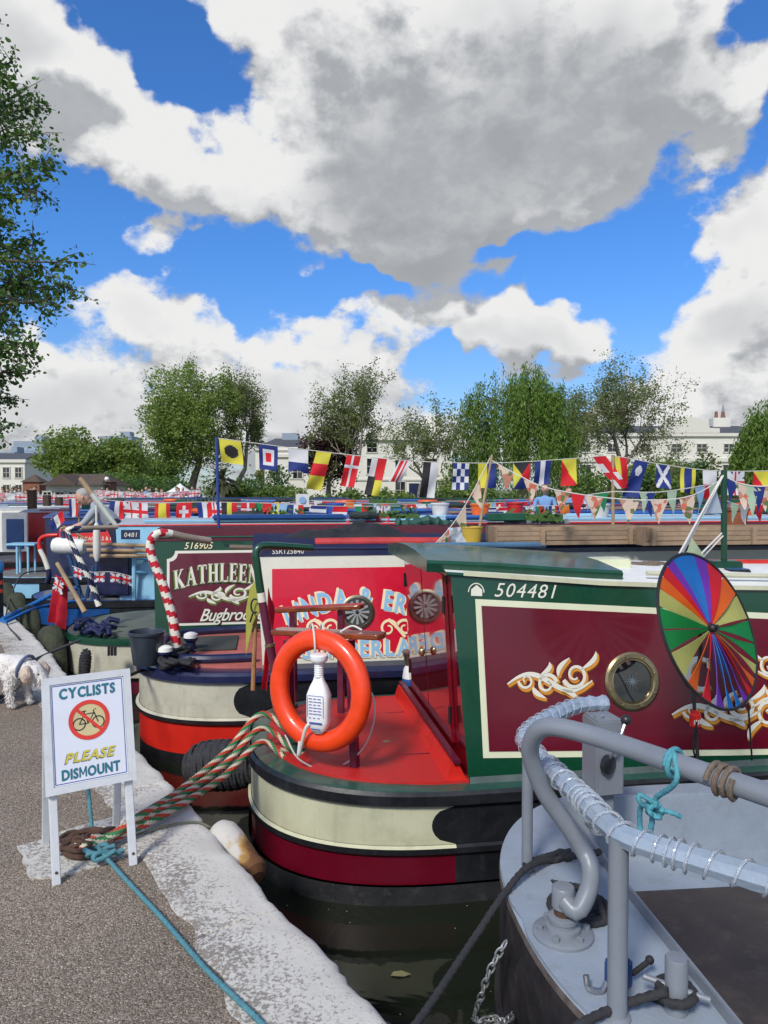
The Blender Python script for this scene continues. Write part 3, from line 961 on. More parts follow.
# ------------------------------------------------------------------ narrowboats
class Boat:
 """P1: world point of the near rear cabin corner at gunwale level. x forward, y to the far side."""
 def __init__(s, name, label, P1, th, zg, zr, group='narrowboats moored along the quay', Ls=1.15, hb=.95, hbc=.85, tum=.15, L=14.0, Lc=11.0, rake=.07, n=2.5, cat='narrowboat', roofdip=0.0, camber=.06):
  s.th, s.zg, s.zr0, s.Ls, s.hb, s.hbc, s.tum, s.L, s.Lc, s.rake, s.n = R(th), zg, zr, Ls, hb, hbc, tum, L, Lc, rake, n
  s.roofdip, s.camber = roofdip, camber
  u = Vector((math.cos(s.th), math.sin(s.th), 0)); v = Vector((-u.y, u.x, 0))
  o = Vector((P1[0], P1[1], 0)) + v * hbc
  s.root = thing(name, label, cat, o, s.th, group)
  s.M = XF[s.root.name]; s.I = s.M.inverted()
 shr = 0.0
 def sheer(s, x): return s.shr * max(0, -x / s.Ls) ** 2
 def zr(s, x): return s.zr0 - s.roofdip * (1 - math.exp(-max(x, 0) / 1.6))
 def side(s, x, z, off=0.0):
  k = (z - s.zg) / (s.zr0 - s.zg)
  return Vector((x - off * 0, -(s.hbc - s.tum * k) - off, z + off * s.tum))
 def hit(s, px, py):
  d = s.I.to_3x3() @ pix_dir(px, py)
  o = s.I @ Vector((0, 0, CAM_Z))
  k = s.tum / (s.zr0 - s.zg)
  t = (-s.hbc + k * (o.z - s.zg) - o.y) / (d.y - k * d.z)
  p = o + d * t
  return p.x, p.z
 def loc(s, w): return s.I @ Vector(w)
 def plan(s, x):
  """half beam at x"""
  if x < 0:
   q = min(1, -x / s.Ls)
   return s.hb * max(0, 1 - q ** s.n) ** (1 / s.n)
  xb = s.L - s.Ls - 3.2
  if x > xb:
   q = min(1, (x - xb) / 3.2)
   return s.hb * max(0.0, 1 - q ** 1.9) + .02
  return s.hb
 def hull(s, bands, mats, xcut=-.12, arcs=(), cols=22, aftcol=None, zg_f=None):
  """bands: (frac0, frac1, out0, out1, mat, matfore) from water(0) to gunwale(1); arcs: band indices with a round end"""
  H = s.zg - WATER_Z
  rows = []
  for bi, (f0, f1, o0, o1, ma, mf) in enumerate(bands):
   nsub = 8 if bi in arcs else 1
   for q in range(nsub):
    a, b = f0 + (f1 - f0) * q / nsub, f0 + (f1 - f0) * (q + 1) / nsub
    rows.append((a, b, o0, o1, ma, mf, bi, (q / nsub, (q + 1) / nsub)))
  mb = MB()
  phis = [PI / 2 * i / cols for i in range(cols + 1)]
  xs_aft = [-s.Ls * max(0, math.cos(p)) ** (2 / s.n) for p in phis]
  fore = [xcut + .02, 0.0 + .1, 2, 5, s.L - s.Ls - 3.2] + [s.L - s.Ls - 3.2 + 3.2 * i / 10 for i in range(1, 11)]
  for sgn in (-1, 1):
   for (a, b, o0, o1, ma, mf, bi, tt) in rows:
    def col(x, z, o):
     y = s.plan(x)
     e = .01
     dy = (s.plan(x + e) - s.plan(x - e)) / (2 * e)
     if x <= -s.Ls + 1e-6: nx, ny = -1, 0
     else:
      l = math.hypot(dy, 1); nx, ny = -dy / l, 1 / l
     zz = WATER_Z + z * (H + s.sheer(x)) - (.25 if z == 0 else 0)
     return Vector((x + nx * o, sgn * (y + ny * o), zz))
    za, zb = a, b
    def cut(t):
     return xcut - (.13 * math.sqrt(max(0, 1 - (2 * t - 1) ** 2)) if bi in arcs else 0)
    ca, cb = cut(tt[0]), cut(tt[1])
    A, B, m = [], [], []
    for x in xs_aft:
     xa = -s.Ls + (x + s.Ls) * (ca + s.Ls) / s.Ls
     xb = -s.Ls + (x + s.Ls) * (cb + s.Ls) / s.Ls
     A.append(col(xa, za, o0)); B.append(col(xb, zb, o1))
    for x in fore:
     A.append(col(x, za, o0)); B.append(col(x, zb, o1))
    k = len(A)
    fs, ms = [], []
    for i in range(k - 1):
     fs.append((i, i + 1, k + i + 1, k + i) if sgn < 0 else (i + 1, i, k + i, k + i + 1))
     ms.append(ma if i < cols else mf)
    mb.add(A + B, fs, ms)
  return mb.build('hull', mats, s.root, smooth=40)
 def deck(s, m_edge, m_top, inset=.12, rise=.02, drop=.0, x0=None):
  mb = MB()
  xs = [-s.Ls * max(0, math.cos(PI / 2 * i / 20)) ** (2 / s.n) for i in range(21)] + [s.L - s.Ls - 3.2 + 3.2 * i / 8 for i in range(9)]
  P = [(x, -s.plan(x)) for x in xs] + [(x, s.plan(x)) for x in reversed(xs)]
  mb.prism(P, s.zg - .05, lambda p: s.zg - .004 - drop + s.sheer(p[0]))
  mb.build('deck', m_edge, s.root, smooth=0)
  k = 1 - inset / s.Ls
  q = [(x * k, -max(0, s.plan(x) - inset * .95)) for x in xs[:21]]
  P = q + [(x, -y) for x, y in reversed(q)]
  mb = MB(); mb.prism(P, s.zg - .02, lambda p: s.zg + rise + s.sheer(p[0]))
  return mb.build('deck_panel', m_top, s.root, smooth=0)
 def cabin(s, m_side, m_roof, m_rear, m_trim=None, xs=None, roof_over=.015):
  xs = xs or [0, .4, .8, 1.2, 1.6, 2, 2.5, 3, 4, 6, 8, s.Lc]
  mb = MB()
  V = []
  nprof = 9
  for i, x in enumerate(xs):
   zr = s.zr(x)
   for j in range(nprof):
    if j == 0: V.append(s.side(x, s.zg - .03))
    elif j == 1:
     p = s.side(x - (s.rake if i == 0 else 0), zr); V.append(p)
    else:
     pass
    if j == 1: break
  k = 2
  for sgn in (1, -1):
   vs = [Vector((p.x, p.y * sgn, p.z)) for p in V]
   fs = []
   for i in range(len(xs) - 1):
    f = (i * k, (i + 1) * k, (i + 1) * k + 1, i * k + 1)
    fs.append(f if sgn > 0 else tuple(reversed(f)))
   mb.add(vs, fs, 0)
  a = s.side(s.Lc, s.zg - .03); b = s.side(s.Lc, s.zr(s.Lc))
  mb.add([a, (a.x, -a.y, a.z), (b.x, -b.y, b.z), b], [(0, 1, 2, 3)], 0)
  cab = mb.build('cabin', [m_side], s.root, smooth=0)
  mb = MB()
  V, F = [], []
  hw = s.hbc - s.tum + roof_over
  prof = [(-hw, -.018), (-hw - .004, -.010), (-hw, 0.004)] + [(-hw + 2 * hw * j / 8, .006 + s.camber * (1 - (2 * j / 8 - 1) ** 2)) for j in range(0, 9)][1:-1] + [(hw, .004), (hw + .004, -.010), (hw, -.018)]
  n = len(prof)
  rx = [xs[0] - s.rake - .03] + xs[1:]
  for x in rx:
   for (y, dz) in prof:
    V.append((x, y, s.zr(x) + dz))
  for i in range(len(rx) - 1):
   for j in range(n - 1):
    F.append((i * n + j, i * n + j + 1, (i + 1) * n + j + 1, (i + 1) * n + j))
  F.append(tuple(range(n)))
  ms = [0 if 2 <= (q % (n - 1)) < n - 3 else 1 for q in range(len(F) - 1)] + [1]
  mb.add(V, [tuple(reversed(f)) for f in F], ms)
  mb.build('roof', [m_roof, m_trim or m_side], s.root, smooth=40)
  mb = MB()
  a = s.side(0, s.zg - .03); b = s.side(-s.rake, s.zr(0))
  P = [a, (a.x, -a.y, a.z), (b.x, -b.y, b.z)] + [(b.x, -b.y * (1 - 2 * j / 8) * 1.0, b.z + s.camber * (1 - (1 - 2 * j / 8) ** 2)) for j in range(1, 8)] + [b]
  mb.add(P, [tuple(reversed(range(len(P))))])
  rear = mb.build('rear_bulkhead', m_rear, s.root, smooth=0)
  return cab, rear
 def strip(s, z0, z1, x0, x1, m, off=.003, name='stripe', n=8, thick=True):
  """a long band on the cabin side; z0,z1 callables of x or numbers"""
  f = lambda z, x: z(x) if callable(z) else z
  mb = MB()
  for sg in (1,):
   V, F = [], []
   for i in range(n + 1):
    x = x0 + (x1 - x0) * i / n
    V += [s.side(x, f(z0, x), off), s.side(x, f(z1, x), off)]
   for i in range(n):
    F.append((2 * i, 2 * i + 2, 2 * i + 3, 2 * i + 1))
   mb.add(V, F)
  return mb.build(name, m, s.root, smooth=0)
 def smap(s, x0, z0, dxdz=(1, 0), scale=1.0):
  """text/scroll 2D coordinates -> cabin side; slope of baseline"""
  c, si = dxdz
  l = math.hypot(c, si); c /= l; si /= l
  return lambda u, v, off: s.side(x0 + (u * c - v * si) * scale, z0 + (u * si + v * c) * scale, off)
 def swan_tiller(s, pts, r, mats, mfun=None, rings=None):
  mb = MB()
  p = resample(spline(pts, 10), .02)
  k = len(p)
  mb.tube([s.loc(q) for q in p], [r * (1.15 - .35 * i / k) for i in range(k)], 12, mfun=(lambda i, j: mfun(i / k, i, j)) if mfun else None)
  o = mb.build('tiller', mats, s.root)
  if rings:
   rb = MB()
   for t in rings:
    i = int(t * (k - 1))
    d = (p[min(k - 1, i + 1)] - p[max(0, i - 1)]).normalized()
    c = s.loc(p[i]); dl = s.I.to_3x3() @ d
    rb.lathe([(r * 1.0, -.012), (r * 1.25, -.008), (r * 1.25, .008), (r * 1.0, .012)], 14, c, dl)
   rb.build('tiller_ring', brass, o)
  return o
# ================================================================== the green and maroon boat
A = Boat('narrowboat', 'dark green narrowboat with maroon side panel numbered 504481 and a red stern deck', (.466, 4.01), 9, 0.0, 1.139, None and '' or 'narrowboats moored along the quay', roofdip=.175, Ls=1.19, n=2.7, L=15, Lc=11.5)
def boat_a():
 b = A
 b.shr = .05
 bands = [
  (0.0, .17, .008, .022, 3, 3),
  (.17, .43, .0, .0, 1, 0),
  (.43, .45, .010, .022, 0, 0), (.45, .50, .022, .022, 0, 0), (.50, .52, .022, .006, 2, 0),
  (.52, .865, .002, .002, 2, 0),
  (.865, .885, .008, .026, 0, 0), (.885, .97, .028, .028, 0, 0), (.97, 1.0, .028, .012, 0, 0)]
 b.hull(bands, [black_paint, maroon_paint, cream_paint, rub_black], xcut=-.10, arcs=(5,), cols=26)
 b.deck(mat('deck_green', (.012, .07, .05), .35, vary=.15, dirt=.3, dirtcol=(.12, .16, .15), coat=.3), red_deck, inset=.10, rise=.012)
 cab, rear = b.cabin(green_paint, white_paint, door_gloss, green_paint)
 mb = MB()
 for (x0, y0, x1, y1) in ((-.62, -.42, -.12, -.42), (-.62, -.42, -.62, .42), (-.62, .42, -.12, .42)):
  mb.bar((x0, y0, b.zg + .014), (x1, y1, b.zg + .014), .012, .004)
 mb.build('hatch_seam', dull_maroon, b.root)
 mb = MB(); mb.lathe([(.026, 0), (.026, .006), (.012, .010), (.0, .010)], 16, (-.35, -.18, b.zg + .012))
 mb.build('deck_plug', brass, b.root)
 mb = MB()
 y = b.hbc - .015
 sec = [(-.125, .012), (-.095, .10), (-.055, .10), (-.012, .012)]
 V = [(x, -y, b.zg + z) for x, z in sec] + [(x, y, b.zg + z) for x, z in sec]
 mb.add(V, [(0, 1, 5, 4), (1, 2, 6, 5), (2, 3, 7, 6), (0, 3, 2, 1), (4, 5, 6, 7)])
 st = mb.build('step_plate', red_paint, b.root, smooth=0)
 mb = MB(); mb.bar((-.066, -y - .02, b.zg + .112), (-.066, y + .02, b.zg + .112), .04, .024, bev=.004)
 mb.build('threshold', dull_maroon, st)
 f = lambda yy, z: (-b.rake * (z - b.zg) / (b.zr0 - b.zg) - .014, yy, z)
 for sg in (-1, 1):
  mb = MB()
  z0, z1 = b.zg + .13, b.zr0 - .02
  y0, y1 = sg * .008, sg * .60
  c = (z0 + z1) / 2
  rt = Matrix.Rotation(-math.atan(b.rake / (b.zr0 - b.zg)), 3, 'Y')
  mb.box(((f(0, c))[0], (y0 + y1) / 2, c), (.024, abs(y1 - y0), z1 - z0), rot=rt, bev=.004)
  d = mb.build('door', door_gloss, b.root)
  mb = MB()
  for z in (b.zg + .3, b.zr0 - .2):
   mb = MB(); p = f(sg * .605, z)
   mb.lathe([(.009, -.05), (.009, .05)], 10, (p[0] - .016, p[1], z))
   mb.build('hinge', black_paint, d)
  if sg < 0:
   mb = MB(); p = f(-.06, b.zg + .55)
   mb.ball((p[0] - .05, -.06, p[2]), (.022, .022, .03)); mb.tube([(p[0] - .01, -.06, p[2]), (p[0] - .05, -.06, p[2])], .008, 8)
   mb.build('handle', brass, d)
 mb = MB()
 z = b.zr0
 V = []
 xs = (-.20, .2, .62, .98)
 for x in xs:
  for (yy, dz) in ((-.66, -.002), (-.675, .05), (-.66, .066), (-.33, .098), (0, .108), (.33, .098), (.66, .066), (.675, .05), (.66, -.002)):
   V.append((x, yy, b.zr(x) + dz))
 F = []
 for i in range(3):
  for j in range(8):
   F.append((i * 9 + j, (i + 1) * 9 + j, (i + 1) * 9 + j + 1, i * 9 + j + 1))
 F += [tuple(range(9)), tuple(reversed(range(27, 36)))]
 mb.add(V, F)
 mb.build('sliding_hatch', mat('hatch_green', (.006, .060, .030), .32, vary=.15, coat=.25, coatr=.12, dirt=.3, dirtcol=(.05, .09, .07)), b.root, smooth=25)
 zt = lambda x: b.zr(x) - .028
 b.strip(lambda x: b.zr(x) - .022, lambda x: b.zr(x) + .004, .0, b.Lc, cream_paint, .019, 'gutter', 14)
 b.strip(b.zg - .03, b.zg + .03, -.0, b.Lc, mat('gunwale_grey', (.10, .13, .13), .4, vary=.2, dirt=.4), .02, 'gunwale', 4)
 tl, bl = b.hit(475, 599), b.hit(483, 758)
 tr, br = b.hit(766, 613), b.hit(766, 755)
 ex = 4.6
 def row(p, q, x): return p[1] + (q[1] - p[1]) * (x - p[0]) / (q[0] - p[0]) if x < q[0] else q[1] - .01 * (x - q[0])
 V, F, ms = [], [], []
 n = 16
 brd = .034
 mb = MB()
 def outl(t, m):  # t 0..1 along; m inset
  pass
 def panel(m, off, mats, nm):
  mb = MB()
  VV = []
  for i in range(n + 1):
   t = i / n
   xl_t, xl_b = tl[0] + m, bl[0] + m
   xt = xl_t + (ex - m - xl_t) * t ** 1.6
   xb = xl_b + (ex - m - xl_b) * t ** 1.6
   VV += [b.side(xb, row(bl, br, xb) + m * 1.05, off), b.side(xt, row(tl, tr, xt) - m * 1.05, off)]
  mb.add(VV, [(2 * i, 2 * i + 2, 2 * i + 3, 2 * i + 1) for i in range(n)])
  return mb.build(nm, mats, b.root, smooth=0)
 panel(0, .004, cream_line, 'panel_border')
 panel(brd, .008, maroon_paint, 'side_panel')
 p0 = b.hit(493, 596.5); p1 = b.hit(556, 598.5)
 mp = b.smap(p0[0], p0[1], (p1[0] - p0[0], p1[1] - p0[1]))
 wd = math.hypot(p1[0] - p0[0], p1[1] - p0[1])
 vf = text2d('504481', 1, .28, .0, 1.12)
 w0 = max(v[0] for v in vf[0])
 k = wd / w0
 mb = MB(); decal(mb, xf2d(vf, k, k * .98), mp, 0, .006)
 cx, cy = -.10, 0.0
 mb.build('registration_number', lettering_white, b.root, smooth=0)
 mb = MB()
 crest = [poly2d([(cx - .03, cy), (cx + .035, cy), (cx + .035, cy + .035), (cx + .002, cy + .062), (cx - .03, cy + .035)]), stroke2d(arc2d(cx, cy + .02, .045, .05, 0, 180), .006)]
 decal(mb, join2d(crest), mp, 0, .006)
 mb.build('crest', lettering_white, b.root, smooth=0)
 def painted_scroll(cpx, cpy, wpx, flip=1, mirror=1, sy=1.0):
  mb = MB()
  c = b.hit(cpx, cpy); e = b.hit(cpx + wpx / 2, cpy)
  sc = (e[0] - c[0]) * 2
  for (dx, dy, gw, mi, off) in ((.026, -.040, .02, 2, .012), (.014, -.022, .026, 1, .015), (0, 0, 0, 0, .018)):
   for (pts, ws) in scroll2d(flip):
    q = [(mirror * x * 1.0 + dx, y * sy + dy) for x, y in pts]
    v = stroke2d(q, [w * .8 + (gw if mi else 0) for w in ws])
    decal(mb, xf2d(v, sc, sc, 0, 0), lambda x, y, o: b.side(c[0] + x, c[1] + y, o), mi, off)
  mb.build('painted_scroll', [lettering_white, gold_paint, gold_dark], b.root, smooth=0)
 painted_scroll(549, 682, 84, 1, 1)
 painted_scroll(715, 712, 88, 1, 1, .8)
 painted_scroll(790, 706, 80, -1, -1)
 painted_scroll(786, 668, 64, 1, -1)
 mb = MB()
 c = b.hit(684, 682); e = b.hit(707, 682)
 kk = (e[0] - c[0]) / 23
 vf, tw = serif_text('C', 30 * kk, .10)
 for (dx, dy, mi, off) in ((.02, -.02, 2, .012), (.01, -.01, 1, .015), (0, 0, 0, .018)):
  decal(mb, xf2d(vf, 1.15, 1, tw * .5 + dx, dy - 8 * kk), lambda x, y, o: b.side(c[0] + x, c[1] + y, o), mi, off)
 mb.build('painted_name', [lettering_white, gold_paint, gold_dark], b.root, smooth=0)
 c = b.hit(631, 681); e = b.hit(658, 681)
 r = e[0] - c[0]
 nrm = Vector((0, -math.cos(math.atan(b.tum / 1.13)), math.sin(math.atan(b.tum / 1.13))))
 ctr = b.side(c[0], c[1], .006)
 mb = MB(); mb.lathe([(r, 0), (r, .012), (r * .93, .022), (r * .80, .024), (r * .76, .016), (r * .72, .018), (r * .70, .004)], 40, ctr, nrm)
 for i in range(8):
  a = 2 * PI * i / 8 + .3
  q = Vector((0, 0, 1)).rotation_difference(nrm).to_matrix()
  mb.lathe([(.008, .0), (.008, .004), (.0, .006)], 8, ctr + q @ Vector((r * .87 * math.cos(a), r * .87 * math.sin(a), .022)), nrm)
 ph = mb.build('porthole', brass, b.root)
 mb = MB(); mb.lathe([(r * .70, 0), (r * .70, .006), (0, .007)], 32, ctr, nrm)
 mb.build('glass', dark_glass, ph)
 mb = MB()
 star = []
 for i in range(24):
  rr = r * (.36 if i % 2 == 0 else .10) * (1 if i % 4 == 0 else .75)
  star.append((rr * math.cos(PI * i / 12), rr * math.sin(PI * i / 12)))
 decal(mb, ([(0, 0)] + star, [(0, 1 + i, 1 + (i + 1) % 24) for i in range(24)]), lambda x, y, o: b.side(c[0] + x, c[1] + y, o), 0, .016)
 mb.build('star_ornament', mat('star_grey', (.16, .20, .22), .4, metal=.4), ph, smooth=0)
 mb = MB()
 mb.tube([(x, -(b.hbc - b.tum) + .07, b.zr(x) + .055) for x in (1.15, 1.6, 2.2, 3, 5, 8, 11)], .014, 8)
 mb.build('handrail', cream_paint, b.root)
 for sg in (-1, 1):
  mb = MB()
  p = (-.93, sg * .36, b.zg)
  mb.lathe([(.06, 0), (.06, .012), (.035, .02), (.03, .10), (.048, .115), (.048, .13), (.0, .135)], 16, p)
  mb.build('mooring_dolly', mat('dolly_green', (.01, .06, .04), .4, vary=.2), b.root)
 pts = [at(287, 722, 4.72), at(280, 690, 4.70), at(272, 655, 4.68), at(262, 600, 4.67), at(257, 565, 4.66), at(256, 552, 4.66), at(262, 546, 4.68), at(280, 546, 4.76), at(312, 548, 4.9)]
 gp_ = mat('tiller_maroon', (.10, .01, .035), .3, vary=.2, coat=.4)
 b.swan_tiller(pts, .027, [gp_, green_paint, lettering_white], lambda t, i, j: 0 if t < .50 else (2 if t < .535 else 1), rings=(.18, .34))
boat_a()
def stern_rail(label, posts, plank, name='stern_seat_rail'):
 root = thing(name, label, 'seat rail', posts[0][0], 0, 'wooden topped seat rails on the red stern deck')
 for (bot, top) in posts:
  mb = MB()
  d = (Vector(plank[1]) - Vector(plank[0])).normalized()
  mb.bar(bot, top, .045, .04, up=d)
  mb.lathe([(.05, 0), (.05, .008), (.03, .014)], 14, bot)
  mb.build('post', gp_mat, root, world=True)
 a, c = Vector(plank[0]), Vector(plank[1])
 mb = MB()
 d = (c - a).normalized(); n = Vector((-d.y, d.x, 0)); L = (c - a).length
 h = plank[2]
 P = [(-.0, -h), (.02, -h - .005), (L - .02, -h - .005), (L, -h), (L + .015, 0), (L, h), (L - .02, h + .005), (.02, h + .005), (0, h), (-.015, 0)]
 k = len(P)
 V = []
 for z in (-.016, .016):
  V += [a + d * p[0] + n * p[1] + Vector((0, 0, z + (c.z - a.z) * 0)) for p in P]
 mb.add(V, [tuple(reversed(range(k))), tuple(range(k, 2 * k))] + [(i, (i + 1) % k, k + (i + 1) % k, k + i) for i in range(k)])
 o = mb.build('plank', varnish, root, world=True, smooth=30)
 mo = o.modifiers.new('edge', 'BEVEL'); mo.width = .006; mo.segments = 2; mo.limit_method = 'ANGLE'
 return root
gp_mat = mat('tiller_maroon')
za, zb = .022, .02
near_l, near_r = at(291, 757, 4.38), at(355, 769, 4.16)
near_l.z = near_r.z = .012
t_l, t_r = at(288, 640, 4.40), at(350, 640, 4.20)
stern_rail('varnished plank seat rail on maroon posts, the one the orange lifebuoy hangs on', [(near_l, t_l), (near_r, t_r)], (at(276, 631, 4.44), at(382, 636, 4.10), .055))
f_l, f_r = at(294, 716, 5.25), at(341, 712, 5.2)
f_l.z = f_r.z = .012
stern_rail('varnished plank seat rail behind the lifebuoy, on the far edge of the red deck', [(f_l, at(293, 612, 5.2)), (f_r, at(341, 609, 5.15))], (at(276, 610, 5.28), at(362, 606, 5.1), .055))
LBY = 4.10
lc = at(319, 690, LBY)
orange = mat('lifebuoy_orange', (.80, .052, .006), .33, vary=.1, vscale=7, coat=.35, bump=.15, bscale=14, dirt=.3, dirtcol=(.45, .06, .02))
def lifebuoy():
 root = thing('lifebuoy', 'bright orange lifebuoy ring tied to a varnished seat rail on the red deck', 'lifebuoy', lc, 0)
 nrm = Vector((-.52, -.85, .06)).normalized()
 q = Vector((0, 0, 1)).rotation_difference(nrm).to_matrix()
 mb = MB()
 RM, rm = .282, .062
 n, k = 64, 18
 V, F = [], []
 for i in range(n):
  a = 2 * PI * i / n
  for j in range(k):
   t = 2 * PI * j / k
   cr, hh = math.cos(t), math.sin(t)
   rr = RM + rm * .93 * math.copysign(abs(cr) ** .85, cr)
   seam = 1 - .06 * math.exp(-(((a % (PI / 2)) - .8) / .035) ** 2)
   V.append(q @ Vector(((RM + (rr - RM) * seam) * math.cos(a), (RM + (rr - RM) * seam) * math.sin(a), rm * .8 * hh * seam)) + lc)
 for i in range(n):
  for j in range(k):
   F.append((i * k + j, ((i + 1) % n) * k + j, ((i + 1) % n) * k + (j + 1) % k, i * k + (j + 1) % k))
 mb.add(V, F)
 ring = mb.build('ring', orange, root, world=True, smooth=60)
 mb = MB()
 for px in (312, 322):
  mb.tube(spline([at(px - 3, 634, LBY + .16), at(px, 624, LBY + .1), at(px + 2, 634, LBY - .02), at(px + 3, 648, LBY - .03), at(px + 2, 660, LBY + .06)], 6), .006, 7)
 mb.tube(spline([at(340, 632, LBY + .1), at(352, 626, LBY + .12), at(362, 630, LBY + .1)], 6), .006, 7)
 mb.build('lashing', white_rope, root, world=True)
 mb = MB()
 mb.tube(spline([at(300, 741, LBY), at(299, 755, LBY - .02), at(306, 728, LBY - .08), at(314, 722, LBY - .07)], 8), .010, 8)
 mb.tube(spline([at(285, 735, LBY), at(300, 760, LBY), at(330, 770, 4.2), at(360, 752, 4.15), at(373, 725, 4.1), at(374, 700, 4.1), at(366, 684, 4.1)], 8), .005, 7)
 mb.build('grab_line', white_rope, root, world=True)
lifebuoy()
def float_light():
 c = at(319, 712, LBY - .06)
 root = thing('lifebuoy_light', 'white plastic float light held inside the orange lifebuoy', 'light', c, R(-20))
 s = LBY / 740
 mb = MB()
 P = lambda y: (c.z - at(319, y, LBY - .06).z) * -1
 prof = [(733, .35), (730, .62), (726, .82), (720, 1.0), (700, 1.0), (694, .98), (686, .72), (680, .46), (676, .38)]
 V, F = [], []
 n = 20
 for (y, w) in prof:
  for j in range(n):
   a = 2 * PI * j / n
   cx, sy = math.cos(a), math.sin(a)
   e = .5
   V.append((.066 * w * math.copysign(abs(cx) ** e, cx), .045 * w * math.copysign(abs(sy) ** e, sy), P(y)))
 for i in range(len(prof) - 1):
  for j in range(n):
   F.append((i * n + j, (i + 1) * n + j, (i + 1) * n + (j + 1) % n, i * n + (j + 1) % n))
 F.append(tuple(range(n))); F.append(tuple(reversed(range((len(prof) - 1) * n, len(prof) * n))))
 mb.add(V, [tuple(reversed(f)) for f in F])
 body = mb.build('body', clear_white, root, smooth=40)
 mb = MB()
 nk = []
 y = 677
 while y > 664:
  nk += [(.024, P(y)), (.027, P(y - 1)), (.024, P(y - 2))]; y -= 2.2
 nk += [(.022, P(664)), (.045, P(661)), (.05, P(659)), (.05, P(655)), (.046, P(654)), (0, P(653.5))]
 mb.lathe(nk, 20)
 mb.build('neck', clear_white, root)
 mb = MB()
 ink = mat('ink_blue', (.05, .08, .30), .5)
 for k, y in enumerate((697, 700, 703, 706, 709, 712, 716)):
  w = (.024, .03, .022, .03, .027, .03, .016)[k]
  for seg in range(3):
   x0 = -.04 + seg * .026
   mb.box((x0 + w * .4, -.0462, P(y)), (w * .75, .001, .0045))
 mb.box((0, -.0462, P(721)), (.075, .001, .010)); mb.box((0, -.0462, P(727)), (.06, .001, .006))
 for x in (-.048, .046):
  mb.box((x, -.0462, P(705)), (.002, .001, P(695) - P(715)))
 mb.box((0, -.0462, P(694)), (.094, .001, .002))
 mb.build('label_print', ink, body)
float_light()
def stick_flags():
 root = thing('wooden_stick', 'thin wooden stick standing behind the maroon tiller', 'stick', at(254, 730, 4.95))
 mb = MB(); mb.tube([at(253, 690, 4.95), at(256, 600, 4.95)], [.016, .013], 8)
 mb.build('shaft', mat('stick_wood', (.34, .17, .07), .6, vary=.3, vscale=15), root, world=True)
 mb = MB()
 V = [at(258, 578, 4.92), at(262, 606, 4.90), at(253, 625, 4.92), at(246, 655, 4.93), at(246, 610, 4.94), at(250, 588, 4.94)]
 f = cloth(V, [(0, 1, 2, 5), (5, 2, 4), (4, 2, 3)])
 f2 = f.build('pennant', mat('yellow_green_cloth', (.42, .42, .08), .8, vary=.1, trans=.3), root, world=True, label='limp yellow pennant with a black symbol')
 mb = MB()
 mb.tube([at(255 + 4 * math.cos(a), 606 + 7 * math.sin(a), 4.88) for a in [R(60 + 24 * i) for i in range(11)]], .006, 6)
 mb.tube([at(253, 613, 4.88), at(250, 622, 4.89)], .006, 6)
 mb.build('symbol', black_paint, f2, world=True)
def cloth(V, F):
 """a thin double-sided cloth with real thickness"""
 mb = MB()
 V = [Vector(p) for p in V]
 n = Vector((0, 0, 0))
 for f in F:
  n += (V[f[1]] - V[f[0]]).cross(V[f[2]] - V[f[0]])
 n.normalize(); n *= .0015
 k = len(V)
 edges = {}
 for f in F:
  for i in range(len(f)):
   e = (f[i], f[(i + 1) % len(f)])
   edges[e] = 1
 side = [(a, b2, b2 + k, a + k) for (a, b2) in edges if (b2, a) not in edges]
 mb.add([p + n for p in V] + [p - n for p in V], [tuple(f) for f in F] + [tuple(i + k for i in reversed(f)) for f in F] + [tuple(reversed(q)) for q in side])
 return mb
stick_flags()
def hanging_cloth(top_a, top_b, bot_a, bot_b, n=8, m=14, fold=.03, seed=1):
 V, F = [], []
 ta, tb, ba, bb = map(Vector, (top_a, top_b, bot_a, bot_b))
 for i in range(m + 1):
  for j in range(n + 1):
   u, v = j / n, i / m
   p = ta.lerp(tb, u).lerp(ba.lerp(bb, u), v)
   w = fold * (.3 + v) * math.sin(u * 9 + seed + 1.5 * v) + fold * .5 * mnoise.noise((u * 4, v * 4, seed))
   p = p + Vector((.25 * w, w, 0))
   V.append(p)
 for i in range(m):
  for j in range(n):
   F.append((i * (n + 1) + j, (i + 1) * (n + 1) + j, (i + 1) * (n + 1) + j + 1, i * (n + 1) + j + 1))
 return V, F
ensign_red = mat('ensign_red', (.55, .012, .035), .75, vary=.15, trans=.25)
root = thing('red_flag', 'limp crimson flag hanging beside the green headed tiller', 'flag', at(266, 690, 4.8))
V, F = hanging_cloth(at(268, 588, 4.78), at(275, 610, 4.78), at(262, 688, 4.83), at(268, 690, 4.8), fold=.02)
cloth(V, F).build('cloth', ensign_red, root, world=True)
root = thing('lantern', 'small lantern with tapered metal top and blue and white base by the glossy maroon doors', 'lantern', at(411, 684, 5.72))
c0 = at(411, 684, 5.72)
mb = MB(); mb.lathe([(.075, 0), (.075, .03), (.068, .05)], 20, c0, mi=0); mb.build('base', blue_paint, root, world=True)
mb = MB(); mb.lathe([(.068, .05), (.058, .12), (.04, .15)], 20, c0); mb.build('body', white_paint, root, world=True)
mb = MB(); mb.lathe([(.045, .15), (.065, .24), (.07, .245), (.07, .26), (0, .262)], 20, c0); mb.build('top', mat('pewter', (.25, .24, .20), .35, metal=.8), root, world=True)
